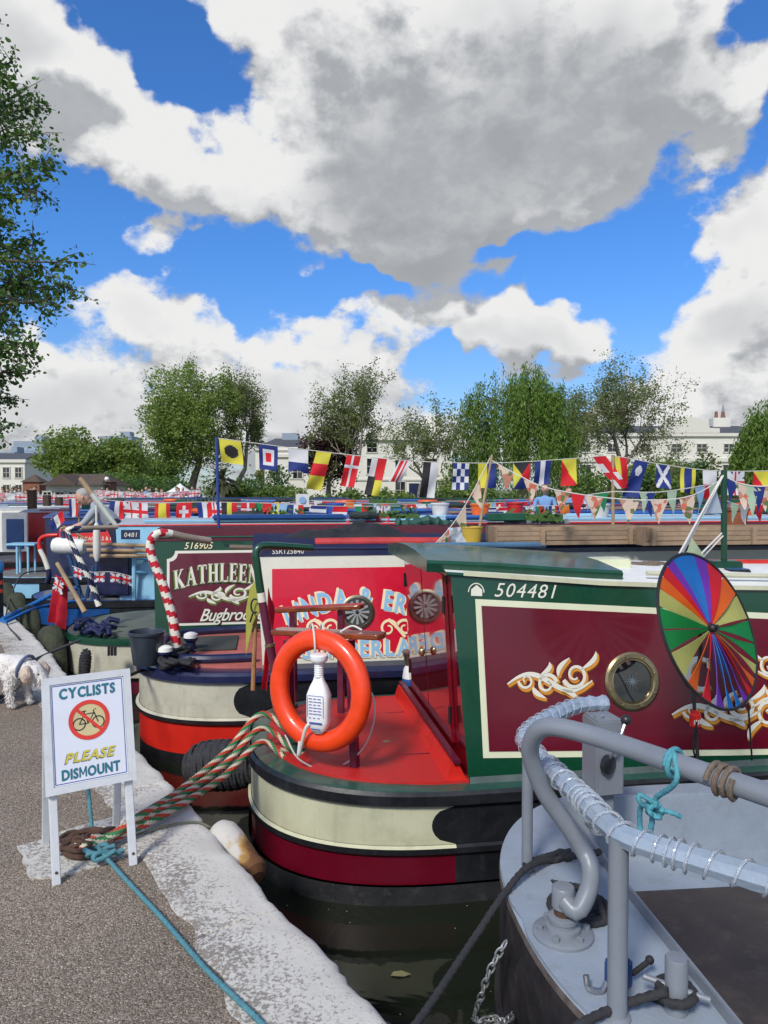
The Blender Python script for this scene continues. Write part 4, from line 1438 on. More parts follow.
def wind_spinner():
 Y = 3.62
 hub = at(709, 629, Y)
 root = thing('wind_spinner', 'round rainbow fabric wind spinner on a thin black stick before the maroon panel', 'wind spinner', at(700, 790, Y))
 rad = 79 * Y / 740
 nrm = Vector((.56, -.742, .358)).normalized()
 yv = Vector((-.227, .275, .933)); yv = (yv - nrm * yv.dot(nrm)).normalized()
 xv = yv.cross(nrm).normalized()
 if xv.x < 0: xv = -xv
 ctr = hub
 hubp = hub.copy()
 P = lambda x, y, o=0: ctr + xv * x + yv * y + nrm * o
 mb = MB()
 mb.tube([P(rad * math.cos(2 * PI * i / 60), rad * math.sin(2 * PI * i / 60)) for i in range(60)], .008, 7, closed=True)
 mb.build('hoop', mat('hoop_black', (.012, .012, .012), .5), root, world=True)
 cols = {'b': (.01, .16, .50), 'p': (.16, .03, .40), 'r': (.62, .01, .02), 'o': (.72, .13, .008), 'y': (.50, .50, .14), 'g': (.005, .27, .05)}
 seq = [(-16, 'b'), (-2, 'b'), (14, 'p'), (30, 'r'), (50, 'o'), (69, 'y'), (90, 'g'), (109, 'g'), (124, 'y'), (137, 'o'), (149, 'r'), (159, 'p'), (170, 'b'), (181, 'b'), (193, 'p'), (207, 'r'), (223, 'o'), (240, 'y'), (261, 'g'), (277, 'g'), (294, 'y'), (309, 'o'), (321, 'r'), (333, 'p')]
 cm = {k: mat('spinner_' + k, v, .55, vary=.1, trans=.35) for k, v in cols.items()}
 for k, (ang, c_) in enumerate(seq):
  nxt = seq[(k + 1) % len(seq)][0]
  gap = ((nxt - ang) % 360)
  wdt = gap * .92 if not (115 < ang < 235) else gap * .62
  mb = MB()
  V = []
  n = 8
  for i in range(n + 1):
   t = i / n
   r0 = .03 + (rad - .036) * t
   for e in (-.5, .5):
    an = R(ang + gap * .5 + e * wdt * (.62 + .38 * t ** .6))
    tw = .012 * math.sin(PI * t) * (1 if e > 0 else -1) + .012 * (1 - t)
    V.append(P(r0 * math.sin(an), r0 * math.cos(an), tw))
  F = [(2 * i, 2 * i + 1, 2 * i + 3, 2 * i + 2) for i in range(n)]
  cloth(V, F).build('blade', cm[c_], root, world=True)
 mb = MB(); mb.ball(hubp + nrm * .02, (.022, .022, .022), 16)
 mb.tube([hubp + nrm * .05, hubp - nrm * .06], .012, 8)
 hb = mb.build('hub', mat('hoop_black'), root, world=True)
 mb = MB()
 mb.tube(spline([hubp - nrm * .05, at(700, 655, Y + .1), at(694, 690, Y + .08), at(695, 715, Y + .06), at(698, 763, Y + .05), at(700, 800, Y + .05)], 6), .009, 8)
 mb.build('stick', mat('hoop_black'), root, world=True)
 mb = MB()
 c = at(695, 726, Y + .03)
 mb.lathe([(.024, 0), (.027, .004), (.027, .058), (.02, .064), (.02, .075), (0, .076)], 16, c)
 tg = mb.build('tag', red_paint, root, world=True)
 mb = MB()
 for k in range(4):
  mb.box((c.x - .014 + k * .009, c.y - .0275, c.z + .026 + .003 * (k % 2)), (.005, .002, .022))
 mb.build('tag_print', lettering_white, tg, world=True)
 mb = MB()
 mb.tube([at(748, 703, Y - .05), at(750, 730, Y), at(752, 760, Y + .1)], .005, 6)
 mb.build('cord', mat('hoop_black'), root, world=True)
 mb = MB()
 mb.tube(spline([at(697, 722, Y), at(693, 745, Y + .03), at(697, 764, Y + .1)], 5), .005, 6)
 mb.build('cord', mat('hoop_black'), root, world=True)
wind_spinner()
def roof_mast():
 b = A
 x, z = 2.0, b.zr(2.0)
 Y = 5.0
 base = at(724, 566, Y)
 hit_z = z + .05
 root = thing('roof_mast', 'dark green post standing on the white cabin roof with white lines', 'mast', base)
 mb = MB()
 mb.tube([base, at(724, 470, Y)], .02, 12)
 mb.build('post', mat('mast_green', (.006, .05, .026), .35, vary=.15), root, world=True)
 mb = MB(); mb.box(base + Vector((0, 0, .012)), (.20, .13, .05), bev=.008); mb.build('base_block', mat('mast_green'), root, world=True)
 mb = MB()
 mb.tube([at(724, 474, Y), at(683, 552, Y - .5)], .006, 7); mb.tube([at(722, 476, Y), at(678, 556, Y - .6)], .006, 7)
 mb.tube([at(722, 533, Y), at(702, 553, Y - .3)], .006, 7); mb.tube([at(724, 535, Y), at(700, 560, Y - .3)], .005, 7)
 mb.build('stay_line', white_rope, root, world=True)
 for (pa, pb, pc, col) in (((716, 489), (722, 513), (701, 514), 'pale_blue_cloth'), ((692, 538), (705, 557), (686, 555), 'pale_green_cloth')):
  m = mat(col, (.55, .62, .70) if 'blue' in col else (.50, .58, .38), .8, vary=.05, trans=.3)
  cloth([at(*pa, Y - .06), at(*pc, Y - .2), at(*pb, Y - .04)], [(0, 1, 2)]).build('pennant', m, root, world=True)
 root = thing('solar_lamp', 'small blue solar panel lamp lying on the white roof by the green mast', 'lamp', at(737, 570, 4.85))
 c = at(737, 571, 4.85)
 mb = MB(); mb.box(c, (.14, .10, .028), bev=.006); mb.build('case', black_paint, root, world=True)
 mb = MB(); mb.box(c + Vector((0, 0, .016)), (.12, .085, .004)); mb.build('solar_panel', mat('solar_blue', (.03, .10, .28), .15), root, world=True)
roof_mast()
# ================================================================== boat with the crimson name panel
B = Boat('narrowboat', 'cream narrowboat with crimson panel lettered Linda and Eric and an orange red hull band', (-.98, 5.95), 9, .15, 1.13, roofdip=.02, Ls=1.08, L=15, Lc=12, tum=.10, rake=.05)
orange_red = mat('orange_red', (.58, .020, .011), .35, vary=.08, dirt=.2, dirtcol=(.3, .03, .02), coat=.2)
cream_b = mat('cream_b', (.50, .48, .38), .42, vary=.1, dirt=.45, dirtcol=(.24, .21, .15), streak=.5)
def boat_b():
 b = B
 bands = [(0, .12, 0, 0, 0, 0), (.12, .44, 0, 0, 1, 0), (.44, .46, .005, .03, 0, 0), (.46, .50, .03, .03, 0, 0), (.50, .52, .03, .005, 2, 0),
   (.52, .88, 0, 0, 2, 0), (.88, .90, .005, .03, 3, 3), (.90, .97, .03, .03, 3, 3), (.97, 1, .03, .01, 3, 3)]
 b.hull(bands, [black_paint, orange_red, cream_b, navy_paint], xcut=-.1, arcs=(5,))
 b.deck(navy_paint, salmon_deck, inset=.17)
 b.cabin(mat('cream_side', (.66, .65, .55), .35, vary=.05, dirt=.15, dirtcol=(.4, .36, .3), coat=.2), navy_roof, navy_paint, navy_paint)
 mb = MB(); mb.box((-.55, .12, b.zg + .03), (.62, .62, .012), bev=.003)
 mb.build('deck_mat', mat('mat_grey', (.05, .055, .05), .95, vary=.3, vscale=60, bump=.5, bscale=60), b.root)
 mb = MB()   # combing rail round the deck
 mb.tube(spline([(-.06, -.66, b.zg + .06), (-.5, -.66, b.zg + .06), (-.78, -.5, b.zg + .06), (-.9, 0, b.zg + .06), (-.78, .5, b.zg + .06), (-.06, .66, b.zg + .06)], 6), .035, 8)
 mb.build('coaming', navy_paint, b.root)
 tl = b.hit(272, 569); bl = b.hit(272, 659)
 b.strip(lambda x: b.zr0 - .075, lambda x: b.zr0 - .0, -.04, b.Lc, navy_paint, .006, 'roof_band', 6)
 b.strip(bl[1], tl[1], tl[0], 2.45, crimson_paint, .005, 'name_panel', 6)
 b.strip(b.zg - .03, b.zg + .035, 0, b.Lc, mat('gunwale_dull', (.09, .09, .11), .5, vary=.2, dirt=.4), .014, 'gunwale', 3)
 mb = MB()
 c = b.hit(357, 604); e = b.hit(367, 604); k = (e[0] - c[0]) / 10
 c2 = b.hit(373, 656)
 for txt, hh, ww, dr, tu, cc_, dy0 in (('LINDA & ERIC', 19 * k, 138 * k, .15, .36, c, -3 * k), ('SUNDERLAND', 16 * k, 142 * k, 0, 0, c2, 0)):
  vf = arch_text(txt, hh, ww, .032, dr, tu)
  for (dx, dy, mi, off) in ((-.020, .012, 0, .008), (.012, -.008, 0, .0085), (0, 0, 1, .011)):
   decal(mb, xf2d(vf, 1, 1, dx, dy + dy0), lambda x, y, o: b.side(cc_[0] + x, cc_[1] + y, o), mi, off)
 for mirror, cx in ((1, 396), (-1, 322)):
  cc = b.hit(cx, 628)
  for (dx, dy, r, a0, tr) in ((-8, 0, 9, 0, 460), (9, 0, 9, 180, -460)):
   pts = []
   for i in range(25):
    t = i / 24
    a = R(a0 + tr * t)
    pts.append(((dx + r * (1 - .75 * t) * math.cos(a)) * k, (dy + r * (1 - .75 * t) * math.sin(a)) * k))
   decal(mb, xf2d(stroke2d(pts, [3 * k * (1 - .5 * i / 24) for i in range(25)]), 1, 1), lambda x, y, o: b.side(cc[0] + x, cc[1] + y, o), 0, .009)
  decal(mb, stroke2d([(-8 * k, 9 * k), (0, 2 * k), (9 * k, -9 * k)], 3 * k), lambda x, y, o: b.side(cc[0] + x, cc[1] + y, o), 0, .010)
 mb.build('painted_lettering', [lettering_gold, lettering_blue], b.root, smooth=0)
 cc = b.hit(357, 612)
 r = 17 * k
 nrm = Vector((0, -.99, .1)).normalized()
 ctr = b.side(cc[0], cc[1], .008)
 mb = MB(); mb.lathe([(r, 0), (r, .012), (r * .9, .02), (r * .82, .02), (r * .8, .006)], 32, ctr, nrm)
 ph = mb.build('porthole', mat('old_brass', (.20, .18, .13), .4, metal=.8, vary=.3), b.root)
 mb = MB(); mb.lathe([(r * .8, .0), (r * .8, .008), (0, .009)], 28, ctr, nrm); mb.build('glass', dark_glass, ph)
 mb = MB()
 for i in range(12):
  a = 2 * PI * i / 12
  v = stroke2d([(.12 * r * math.cos(a), .12 * r * math.sin(a)), (.7 * r * math.cos(a), .7 * r * math.sin(a))], [r * .07, r * .16])
  decal(mb, v, lambda x, y, o: b.side(cc[0] + x, cc[1] + y, o), 0, .021)
 mb.build('spoke', mat('spoke_grey', (.28, .30, .30), .5), ph, smooth=0)
 p0 = b.hit(272, 554)
 vf = text2d('SSR125840', 1, 0, .003, 1.05); w0 = max(v[0] for v in vf[0]); kk = 31 * k / w0
 mb = MB(); decal(mb, xf2d(vf, kk, kk * 1.1), lambda x, y, o: b.side(p0[0] + x, p0[1] + y, o), 0, .009)
 mb.build('registration_number', lettering_white, b.root, smooth=0)
 for (px, py) in ((191, 653), (165, 668)):
  p = b.loc(gp(px, py, b.zg))
  mb = MB(); mb.lathe([(.07, 0), (.07, .02), (.045, .03), (.04, .10), (.062, .12), (.064, .14)], 16, p)
  d = mb.build('mooring_dolly', navy_paint, b.root)
  mb = MB(); mb.lathe([(.064, .14), (.06, .17), (.03, .185), (0, .19)], 16, p); mb.build('cap', white_paint, d)
 base = gp(180, 664, b.zg)
 Y = base.y
 pts = [at(176, 647, Y), at(173, 620, Y), at(163, 585, Y), at(153, 560, Y), at(150, 545, Y), at(155, 535, Y), at(166, 533, Y + .05), at(185, 537, Y + .15), at(210, 541, Y + .3)]
 b.swan_tiller(pts, .038, [lettering_white, mat('barber_red', (.50, .015, .03), .4, vary=.1), mat('pole_wood', (.28, .22, .17), .5, vary=.3)],
    lambda t, i, j: (1 if ((i * 0.028 * 6.6 + j / 12) % 1) < .5 else 0) if t < .74 else 2)
 mb = MB(); mb.lathe([(.05, 0), (.05, .05), (.04, .06)], 14, b.loc(base)); mb.build('rudder_post', navy_paint, b.root)
boat_b()
mb = MB()
pz = B.zg + .05
random.seed(3)
pts = []
for i in range(26):
 px = 168 + 22 * math.sin(i * 1.7) * random.uniform(.5, 1) + 8
 py = 655 + 12 * math.cos(i * 1.1) * random.uniform(.4, 1)
 pts.append(gp(px, py, pz + .015 * (i % 4)))
rope(mb, pts, .016)
pts = [gp(165, 668, pz), at(150, 668, 6.2), at(128, 676, 5.7), at(100, 690, 5.3)]
rope(mb, pts, .013)
tag(mb.build('rope_heap', black_rope), 'loose black rope heaped round the dollies beside the barber striped tiller', 'rope')
p = gp(147, 664, B.zg + .03)
root = thing('bucket', 'dark blue grey plastic bucket on the stern next to the striped tiller', 'bucket', p)
mb = MB(); mb.lathe([(.0, .0), (.105, .0), (.11, .01), (.138, .245), (.150, .25), (.150, .27), (.14, .272), (.132, .25), (.104, .02), (0, .02)], 28); mb.build('body', dark_bucket, root)
mb = MB(); mb.tube([(.145 * math.cos(a), .145 * math.sin(a), .262 + .0 * a) for a in [R(-10 + 200 * i / 16) for i in range(17)]], .004, 6); mb.build('handle', steel, root)
# ================================================================== KATHLEEN
C = Boat('narrowboat', 'dark green narrowboat with notched maroon panel lettered Kathleen Bugbrooke', (-2.42, 7.8), 9, .05, 1.10, Ls=1.05, L=15, Lc=12, tum=.09, rake=.03)
def boat_c():
 b = C
 bands = [(0, .1, 0, 0, 0, 0), (.1, .30, 0, 0, 1, 1), (.30, .36, .0, .02, 0, 0), (.36, .88, 0, 0, 2, 0), (.88, .9, 0, .025, 3, 3), (.9, 1, .025, .02, 3, 3)]
 b.hull(bands, [black_paint, dull_maroon, cream_b, green_paint], xcut=-.1)
 b.deck(green_paint, mat('deck_grey_green', (.11, .13, .11), .7, vary=.25, dirt=.4), inset=.12)
 b.cabin(green_paint, maroon_roof, dull_maroon, green_paint)
 b.strip(lambda x: b.zr0 - .045, lambda x: b.zr0 - .0, -.03, b.Lc, dull_maroon, .01, 'roof_band', 6)
 b.strip(b.zg - .03, b.zg + .03, 0, b.Lc, mat('gunwale_dull'), .014, 'gunwale', 3)
 x0, zt = b.hit(167, 551); _, zb = b.hit(170, 626)
 x1 = x0 + 2.05
 def notch(x0, z0, x1, z1, r):
  P = []
  for (cx, cz, a0, a1) in ((x0, z0, 90, 0), (x1, z0, 180, 90), (x1, z1, 270, 180), (x0, z1, 360, 270)):
   P += arc2d(cx, cz, r, r, a0, a1, 6)
  return P
 for (m, off, mt, nm) in ((0, .005, lettering_white, 'panel_border'), (.028, .009, maroon_c, 'name_panel')):
  P = notch(x0 + m, zb + m, x1 - m, zt - m, .085)
  mb = MB()
  c = ((x0 + x1) / 2, (zb + zt) / 2)
  V = [c] + P
  decal(mb, (V, [(0, 1 + i, 1 + (i + 1) % len(P)) for i in range(len(P))]), lambda x, y, o: b.side(x, y, o), 0, off)
  mb.build(nm, mt, b.root, smooth=0)
 mb = MB()
 c = b.hit(215, 585); e = b.hit(225, 585); k = (e[0] - c[0]) / 10
 arch = lambda t: (0, -.055 * t * t + .02 * t, -.12 * t, 1)
 vf, tw = serif_text('KATHLEEN', 19 * k, .03, arch)
 sx = 84 * k / tw
 c = b.hit(217, 582)
 for (dx, dy, mi, off) in ((-.03, -.022, 2, .011), (-.014, -.010, 1, .013), (0, 0, 0, .015)):
  decal(mb, xf2d(vf, sx, 1, dx, dy), lambda x, y, o: b.side(c[0] + x, c[1] + y, o), mi, off)
 vf = text2d('Bugbrooke', 1, .45, .012, .95); w0 = max(v[0] for v in vf[0])
 c = b.hit(199, 621)
 s_ = 66 * k / w0
 for (dx, dy, mi, off) in ((.012, -.012, 2, .011), (0, 0, 0, .014)):
  decal(mb, xf2d(vf, s_, s_ * 1.15, dx, dy), lambda x, y, o: b.side(c[0] + x, c[1] + y, o), mi, off)
 c = b.hit(220, 596)
 for (pts, ws) in scroll2d(1):
  for (dx, dy, mi, off, g) in ((.01, -.02, 1, .011, .02), (0, 0, 0, .014, 0)):
   decal(mb, xf2d(stroke2d([(p[0] + dx, p[1] * .7 + dy) for p in pts], [w * .8 + g for w in ws]), 62 * k, 62 * k), lambda x, y, o: b.side(c[0] + x, c[1] + y, o), mi, off)
 mb.build('painted_lettering', [lettering_white, lettering_green, mat('lettering_dark', (.02, .02, .01), .5)], b.root, smooth=0)
 mb = MB()
 p0 = b.hit(184, 549)
 vf = text2d('516905', 1, .25, .003, 1.05); w0 = max(v[0] for v in vf[0]); kk = 29 * k / w0
 decal(mb, xf2d(vf, kk, kk * 1.05), lambda x, y, o: b.side(p0[0] + x, p0[1] + y, o), 0, .009)
 mb.build('registration_number', lettering_gold, b.root, smooth=0)
 mb = MB(); mb.tube([b.side(.05 + b.hit(222, 548)[0] - .05, b.zr0 - .06, .04), b.side(b.hit(243, 550)[0], b.zr0 - .07, .04)], .008, 6)
 mb.build('handrail', green_paint, b.root)
 mb = MB()
 for i in range(3):
  p = b.loc(at(109 + i * 3.2, 651, 7.45))
  mb.box(p, (.02, .05, .09))
 mb.build('vent', black_paint, b.root)
 pts = [at(223, 0, 1)] and [at(99, 606, 8.2), at(94, 590, 8.2), at(86, 572, 8.15), at(76, 552, 8.15), at(68, 533, 8.2), at(70, 529, 8.2), at(85, 528, 8.3), at(118, 527, 8.5)]
 b.swan_tiller(pts, .030, [lettering_white, navy_paint, mat('pole_wood')], lambda t, i, j: (1 if ((i * .02 * 5.5 + j / 12) % 1) < .55 else 0) if t < .72 else 2)
 mb = MB()
 random.seed(5)
 for i in range(16):
  a = gp(86 + random.uniform(-9, 24), 634 + random.uniform(-9, 3), b.zg + .04); a2 = a + Vector((random.uniform(-.22, .22), random.uniform(-.2, .2), random.uniform(-.03, .06)))
  mb.tube(spline([a, (a + a2) / 2 + Vector((0, 0, .05)), a2], 5), .028, 7)
 mb.build('bundled_canvas', navy_paint, b.root, world=True)
maroon_c = mat('maroon_c', (.105, .006, .022), .3, vary=.08, coat=.3)
boat_c()
# ================================================================== grey steel stern in the foreground
G = thing('narrowboat', 'pale grey steel narrowboat stern with guard rail and swan neck tiller', 'narrowboat', (.455, 2.46, 0), R(6), 'narrowboats moored along the quay')
GM = XF[G.name]; GI = GM.inverted()
GZ = .15
def boat_g():
 Ls, hb, n = 1.0, 1.05, 2.4
 plan = lambda x: hb * (1 - max(0, (Ls - x) / Ls) ** n) ** (1 / n) if x < Ls else hb
 xs = [Ls - Ls * max(0, math.cos(PI / 2 * i / 24)) ** (2 / n) for i in range(25)]
 P = [(x, -plan(x)) for x in xs] + [(8, -hb), (8, hb)] + [(x, plan(x)) for x in reversed(xs[1:])]
 k = len(P)
 def out(i, o):
  a, c = Vector(P[i - 1]), Vector(P[(i + 1) % k]); d = (c - a).normalized()
  return Vector((P[i][0] + d.y * o, P[i][1] - d.x * o))
 rows = [(-.85, -.02, 0), (-.42, -.0, 0), (-.40, .02, 0), (-.36, .02, 0), (-.34, 0, 0), (GZ - .10, .0, 0), (GZ - .035, .004, 2), (GZ - .012, .0, 1), (GZ, -.018, 1)]
 V, F, ms = [], [], []
 for (z, o, m) in rows:
  for i in range(k):
   q = out(i, o); V.append((q.x, q.y, z))
 for r in range(len(rows) - 1):
  for i in range(k):
   F.append((r * k + i, r * k + (i + 1) % k, (r + 1) * k + (i + 1) % k, (r + 1) * k + i)); ms.append(rows[r][2])
 mb = MB(); mb.add(V, F, ms)
 mb.build('hull', [black_worn, grey_deck, mat('worn_edge', (.10, .08, .07), .7, vary=.5, vscale=14, dirt=.6, dirtcol=(.2, .12, .08))], G, smooth=40)
 xd = .43      # forward edge of the aft deck
 mb = MB()
 xs2 = [x for x in xs if x < xd] + [xd]
 Q = [(.012, 0)] + [(x, -plan(x) + .012) for x in xs2[1:]] + [(x, plan(x) - .012) for x in reversed(xs2[1:])]
 mb.prism(Q, GZ - .02, GZ + .002)
 for sg in (-1, 1):
  T = [(xd, sg * (plan(xd) - .012))] + [(x, sg * (plan(x) - .012)) for x in xs if x > xd] + [(8, sg * hb), (8, sg * (hb - .20)), (1.0, sg * (hb - .20)), (xd, sg * (hb - .24))]
  if sg < 0: T = list(T)
  else: T = list(reversed(T))
  mb.prism(T, GZ - .02, GZ + .0015)
 mb.build('aft_deck', grey_deck, G, smooth=0)
 mb = MB()
 mb.box((xd, 0, GZ + .005), (.014, 1.62, .07), bev=.003)
 mb.build('deck_edging', grey_paint, G)
 mb = MB()
 mb.box((xd + .012, 0, GZ - .12), (.01, 1.62, .23))
 for sg in (-1, 1):
  mb.box(((xd + 8) / 2, sg * (hb - .235), GZ - .10), (8 - xd, .012, .26))
  mb.box(((xd + 8) / 2, sg * (hb - .225), GZ + .035), (8 - xd, .03, .022), bev=.006)
 mb.box(((xd + 8) / 2, 0, GZ - .24), (8 - xd, 1.64, .02))
 mb.build('well', grey_deck, G)
 mb = MB()
 mb.prism([(xd + .03, -.78), (4, -.78), (4, .46), (xd + .03, .50)], GZ - .228, GZ - .215)
 mb.build('well_mat', mat('mat_brown', (.045, .036, .034), .9, vary=.25, vscale=5, dirt=.5, dirtcol=(.10, .085, .075), bump=.3, bscale=120), G, smooth=0)
 mb = MB()
 mb.box((5.0, 0, GZ + .42), (3.6, 1.5, .85), bev=.03)
 mb.build('cabin', grey_paint, G)
 W = lambda p: GI @ p
 RZ = .66
 rl = [gp(601, 704, RZ), gp(572, 707, RZ), gp(526, 737, RZ), gp(545, 762, RZ), gp(640, 822, RZ), gp(672, 837, RZ), gp(768, 880, RZ), gp(900, 938, RZ)]
 return rl
black_worn = mat('black_worn', (.018, .015, .016), .6, vary=.4, vscale=8, dirt=.55, dirtcol=(.075, .045, .035), bump=.3, bscale=25)
rail_px = boat_g()
RZ = .66
wrap_grey = mat('wrapped_grey', (.27, .33, .41), .22, vary=.10, vscale=14, coat=.8, bump=.3, bscale=40)
clear_plastic = bpy.data.materials.new('clear_plastic'); clear_plastic.use_nodes = True
_b = clear_plastic.node_tree.nodes['Principled BSDF']
_b.inputs['Base Color'].default_value = (.85, .9, .95, 1); _b.inputs['Transmission Weight'].default_value = .8; _b.inputs['Roughness'].default_value = .15; _b.inputs['IOR'].default_value = 1.35
def g_rail():
 g = lambda px, py: gp(px, py, RZ)
 rail = thing('guard_rail', 'grey guard rail wound in clear plastic around the steel stern', 'rail', gp(527, 875, GZ))
 core = [g(606, 703), g(575, 706), g(541, 722), g(525, 738), g(540, 758), g(575, 791), g(608, 824), g(626, 837), g(660, 849), g(768, 881), g(930, 930)]
 p = resample(spline(core, 12), .012)
 mb = MB()
 rr = [.033 + (.0028 * math.sin(i * 1.3) + .003 * mnoise.noise((i * .37, 0, 0))) * (1 if i < len(p) * .55 else .15) for i in range(len(p))]
 mb.tube(p, rr, 8)
 mb.build('top_rail', wrap_grey, rail, world=True, smooth=30)
 mb = MB()
 H = []
 L = len(p)
 dens = lambda i: 1.0 if i < L * .42 else 1.0
 i = 0.0; a = 0
 up = Vector((0, 0, 1))
 while i < L * .40:
  q = p[int(i)].lerp(p[min(L - 1, int(i) + 1)], i - int(i)); d = (p[min(L - 1, int(i) + 1)] - p[max(0, int(i) - 1)]).normalized(); s = d.cross(up).normalized()
  H.append(q + (s * math.cos(a) + up * math.sin(a)) * .0365); a += .25; i += .21
 mb.tube(H, .0020, 6)
 n1 = int(L * .50); a = 0; H = []
 i = L * .44
 while i < L * .86:
  q = p[int(i)].lerp(p[min(L - 1, int(i) + 1)], i - int(i)); d = (p[min(L - 1, int(i) + 1)] - p[max(0, int(i) - 1)]).normalized(); s = d.cross(up).normalized()
  bl = .0375 + .003 * mnoise.noise((a * .06, 3, 1))
  H.append(q + (s * math.cos(a) + up * math.sin(a)) * bl); a += .25
  i += .07 + .17 * (.5 + .5 * math.sin(a * .13))
 mb.tube(H, .0042, 7)
 mb.build('plastic_spiral', clear_plastic, rail, world=True)
 for (bx, by, top, r) in ((527, 873, None, .021), (617, 1018, None, .027), (598, 832, None, .021)):
  b0 = gp(bx, by, GZ)
  mb = MB()
  mb.tube([b0, (b0.x, b0.y, RZ - .01)], r, 16)
  mb.lathe([(r + .012, 0), (r + .010, .008), (r, .014)], 16, b0)
  mb.build('post', grey_paint, rail, world=True)
g_rail()
def g_tiller():
 foot = gp(563, 935, GZ)
 root = thing('swan_neck_tiller', 'grey swan neck tiller bar tied with turquoise cord over the steel stern', 'tiller', foot)
 mb = MB()
 mb.lathe([(.098, 0), (.098, .012), (.09, .018), (.058, .021), (.056, .034), (.044, .038), (.044, .048), (.048, .052), (.048, .064), (.036, .07)], 28, foot)
 for i in range(6):
  a = 2 * PI * i / 6
  mb.lathe([(.012, 0), (.012, .016), (0, .018)], 6, foot + Vector((.076 * math.cos(a), .076 * math.sin(a), .016)))
 mb.build('flange', grey_paint, root, world=True)
 mb = MB(); mb.lathe([(.03, .065), (.03, .10)], 16, foot); mb.build('rudder_stock', rust, root, world=True)
 Y = foot.y
 mb = MB()
 mb.lathe([(.034, .092), (.037, .096), (.037, .156), (.033, .162), (0, .164)], 20, foot)
 mb.build('clamp', grey_paint, root, world=True)
 pts = [foot + Vector((.0, -.02, .125)), at(577, 911, Y - .05), at(589, 888, Y - .03), at(590, 866, Y - .01), at(583, 850, Y + .02), at(565, 822, Y + .03), at(546, 795, Y + .03), at(534, 768, Y + .02), at(530, 748, Y), at(538, 731, Y - .05), at(556, 727, Y - .10), at(600, 738, Y - .2), at(680, 765, Y - .42), at(768, 795, Y - .6), at(880, 832, Y - .8)]
 p = resample(spline(pts, 12), .015)
 mb = MB(); mb.tube(p, .029, 18); mb.build('tiller_bar', grey_paint, root, world=True, smooth=60)
 near = min(range(len(p)), key=lambda i: (p[i] - at(722, 780, Y - .5)).length)
 d = (p[near + 1] - p[near - 1]).normalized(); s = d.cross(Vector((0, 0, 1))).normalized(); u = s.cross(d)
 H = [p[near] + d * (.0032 * i / 2 - .022) + (s * math.cos(i * .5) + u * math.sin(i * .5)) * (.036 + .003 * (i % 5 == 0)) for i in range(40)]
 mb = MB(); mb.tube(H, .0075, 7)
 tag(mb.build('cord_lashing', brown_rope), 'brown cord whipped tightly round the grey tiller bar', 'cord', 'cord lashings on the tiller')
 n2 = min(range(len(p)), key=lambda i: (p[i] - at(674, 763, Y - .4)).length)
 c = p[n2]
 low = gp(645, 824, RZ)
 mb = MB()
 d = (p[n2 + 1] - p[n2 - 1]).normalized(); s = d.cross(Vector((0, 0, 1))).normalized(); u = s.cross(d)
 H = [c + (s * math.cos(i * .5) + u * math.sin(i * .5)) * .036 + d * .004 * i / 6 for i in range(16)]
 rope(mb, H, .0075)
 knot = at(653, 808, 2.0)
 rope(mb, [H[-1], c + Vector((-.01, -.05, -.03)), knot + Vector((.01, 0, .03)), knot, low + Vector((.0, -.05, .02)), low + Vector((-.01, -.03, -.05)), low + Vector((0, .04, -.02)), low + Vector((0, .03, .04)), knot], .0075)
 for k in range(3):
  rope(mb, [knot + Vector((.018 * math.cos(a + k * 1.3), -.012 + .012 * math.sin(a * 2), .018 * math.sin(a + k))) for a in [R(40 * i) for i in range(9)]], .007)
 rope(mb, [knot, knot + Vector((.04, -.03, .0)), knot + Vector((.065, -.03, -.012))], .0065)
 rope(mb, [knot, knot + Vector((-.04, -.02, .02)), knot + Vector((-.045, -.02, .045)), knot + Vector((0, -.02, .02))], .0065)
 rope(mb, [H[0], H[0] + Vector((.03, -.01, -.01)), H[0] + Vector((.05, -.01, -.02))], .006)
 tag(mb.build('cord_lashing', cyan_rope), 'turquoise cord knotted between the tiller bar and the wrapped rail', 'cord', 'cord lashings on the tiller')
g_tiller()
def g_controls():
 base = gp(600, 838, GZ - .1)
 c = at(598, 745, 3.12)
 root = thing('engine_control', 'grey engine control box with black knobbed lever on a post', 'control box', (c.x, c.y, GZ))
 mb = MB()
 zt = at(598, 716, 3.12).z; zm = at(598, 790, 3.12).z
 mb.box((c.x + .02, c.y, (zt + zm) / 2), (.125, .14, zt - zm), rot=R(12), bev=.008)
 mb.build('case', grey_paint, root, world=True)
 mb = MB(); mb.box((c.x + .01, c.y + .01, (zm + GZ) / 2 - .002), (.09, .09, zm - GZ + .0), rot=R(12), bev=.004); mb.build('pedestal', grey_paint, root, world=True)
 mb = MB(); e = at(606, 764, 3.04); mb.lathe([(.04, 0), (.04, .02), (.02, .026)], 16, e, (.6, -.8, 0)); mb.build('cover_plate', black_paint, root, world=True)
 mb = MB(); k = at(626, 720, 3.02)
 mb.tube(spline([e, at(616, 748, 3.0), at(621, 735, 3.0), k], 6), .007, 8); lv = mb.build('lever', steel, root, world=True)
 mb = MB(); mb.ball(k, .022, 14); mb.build('knob', mat('knob_black', (.02, .02, .02), .35), lv, world=True)
g_controls()
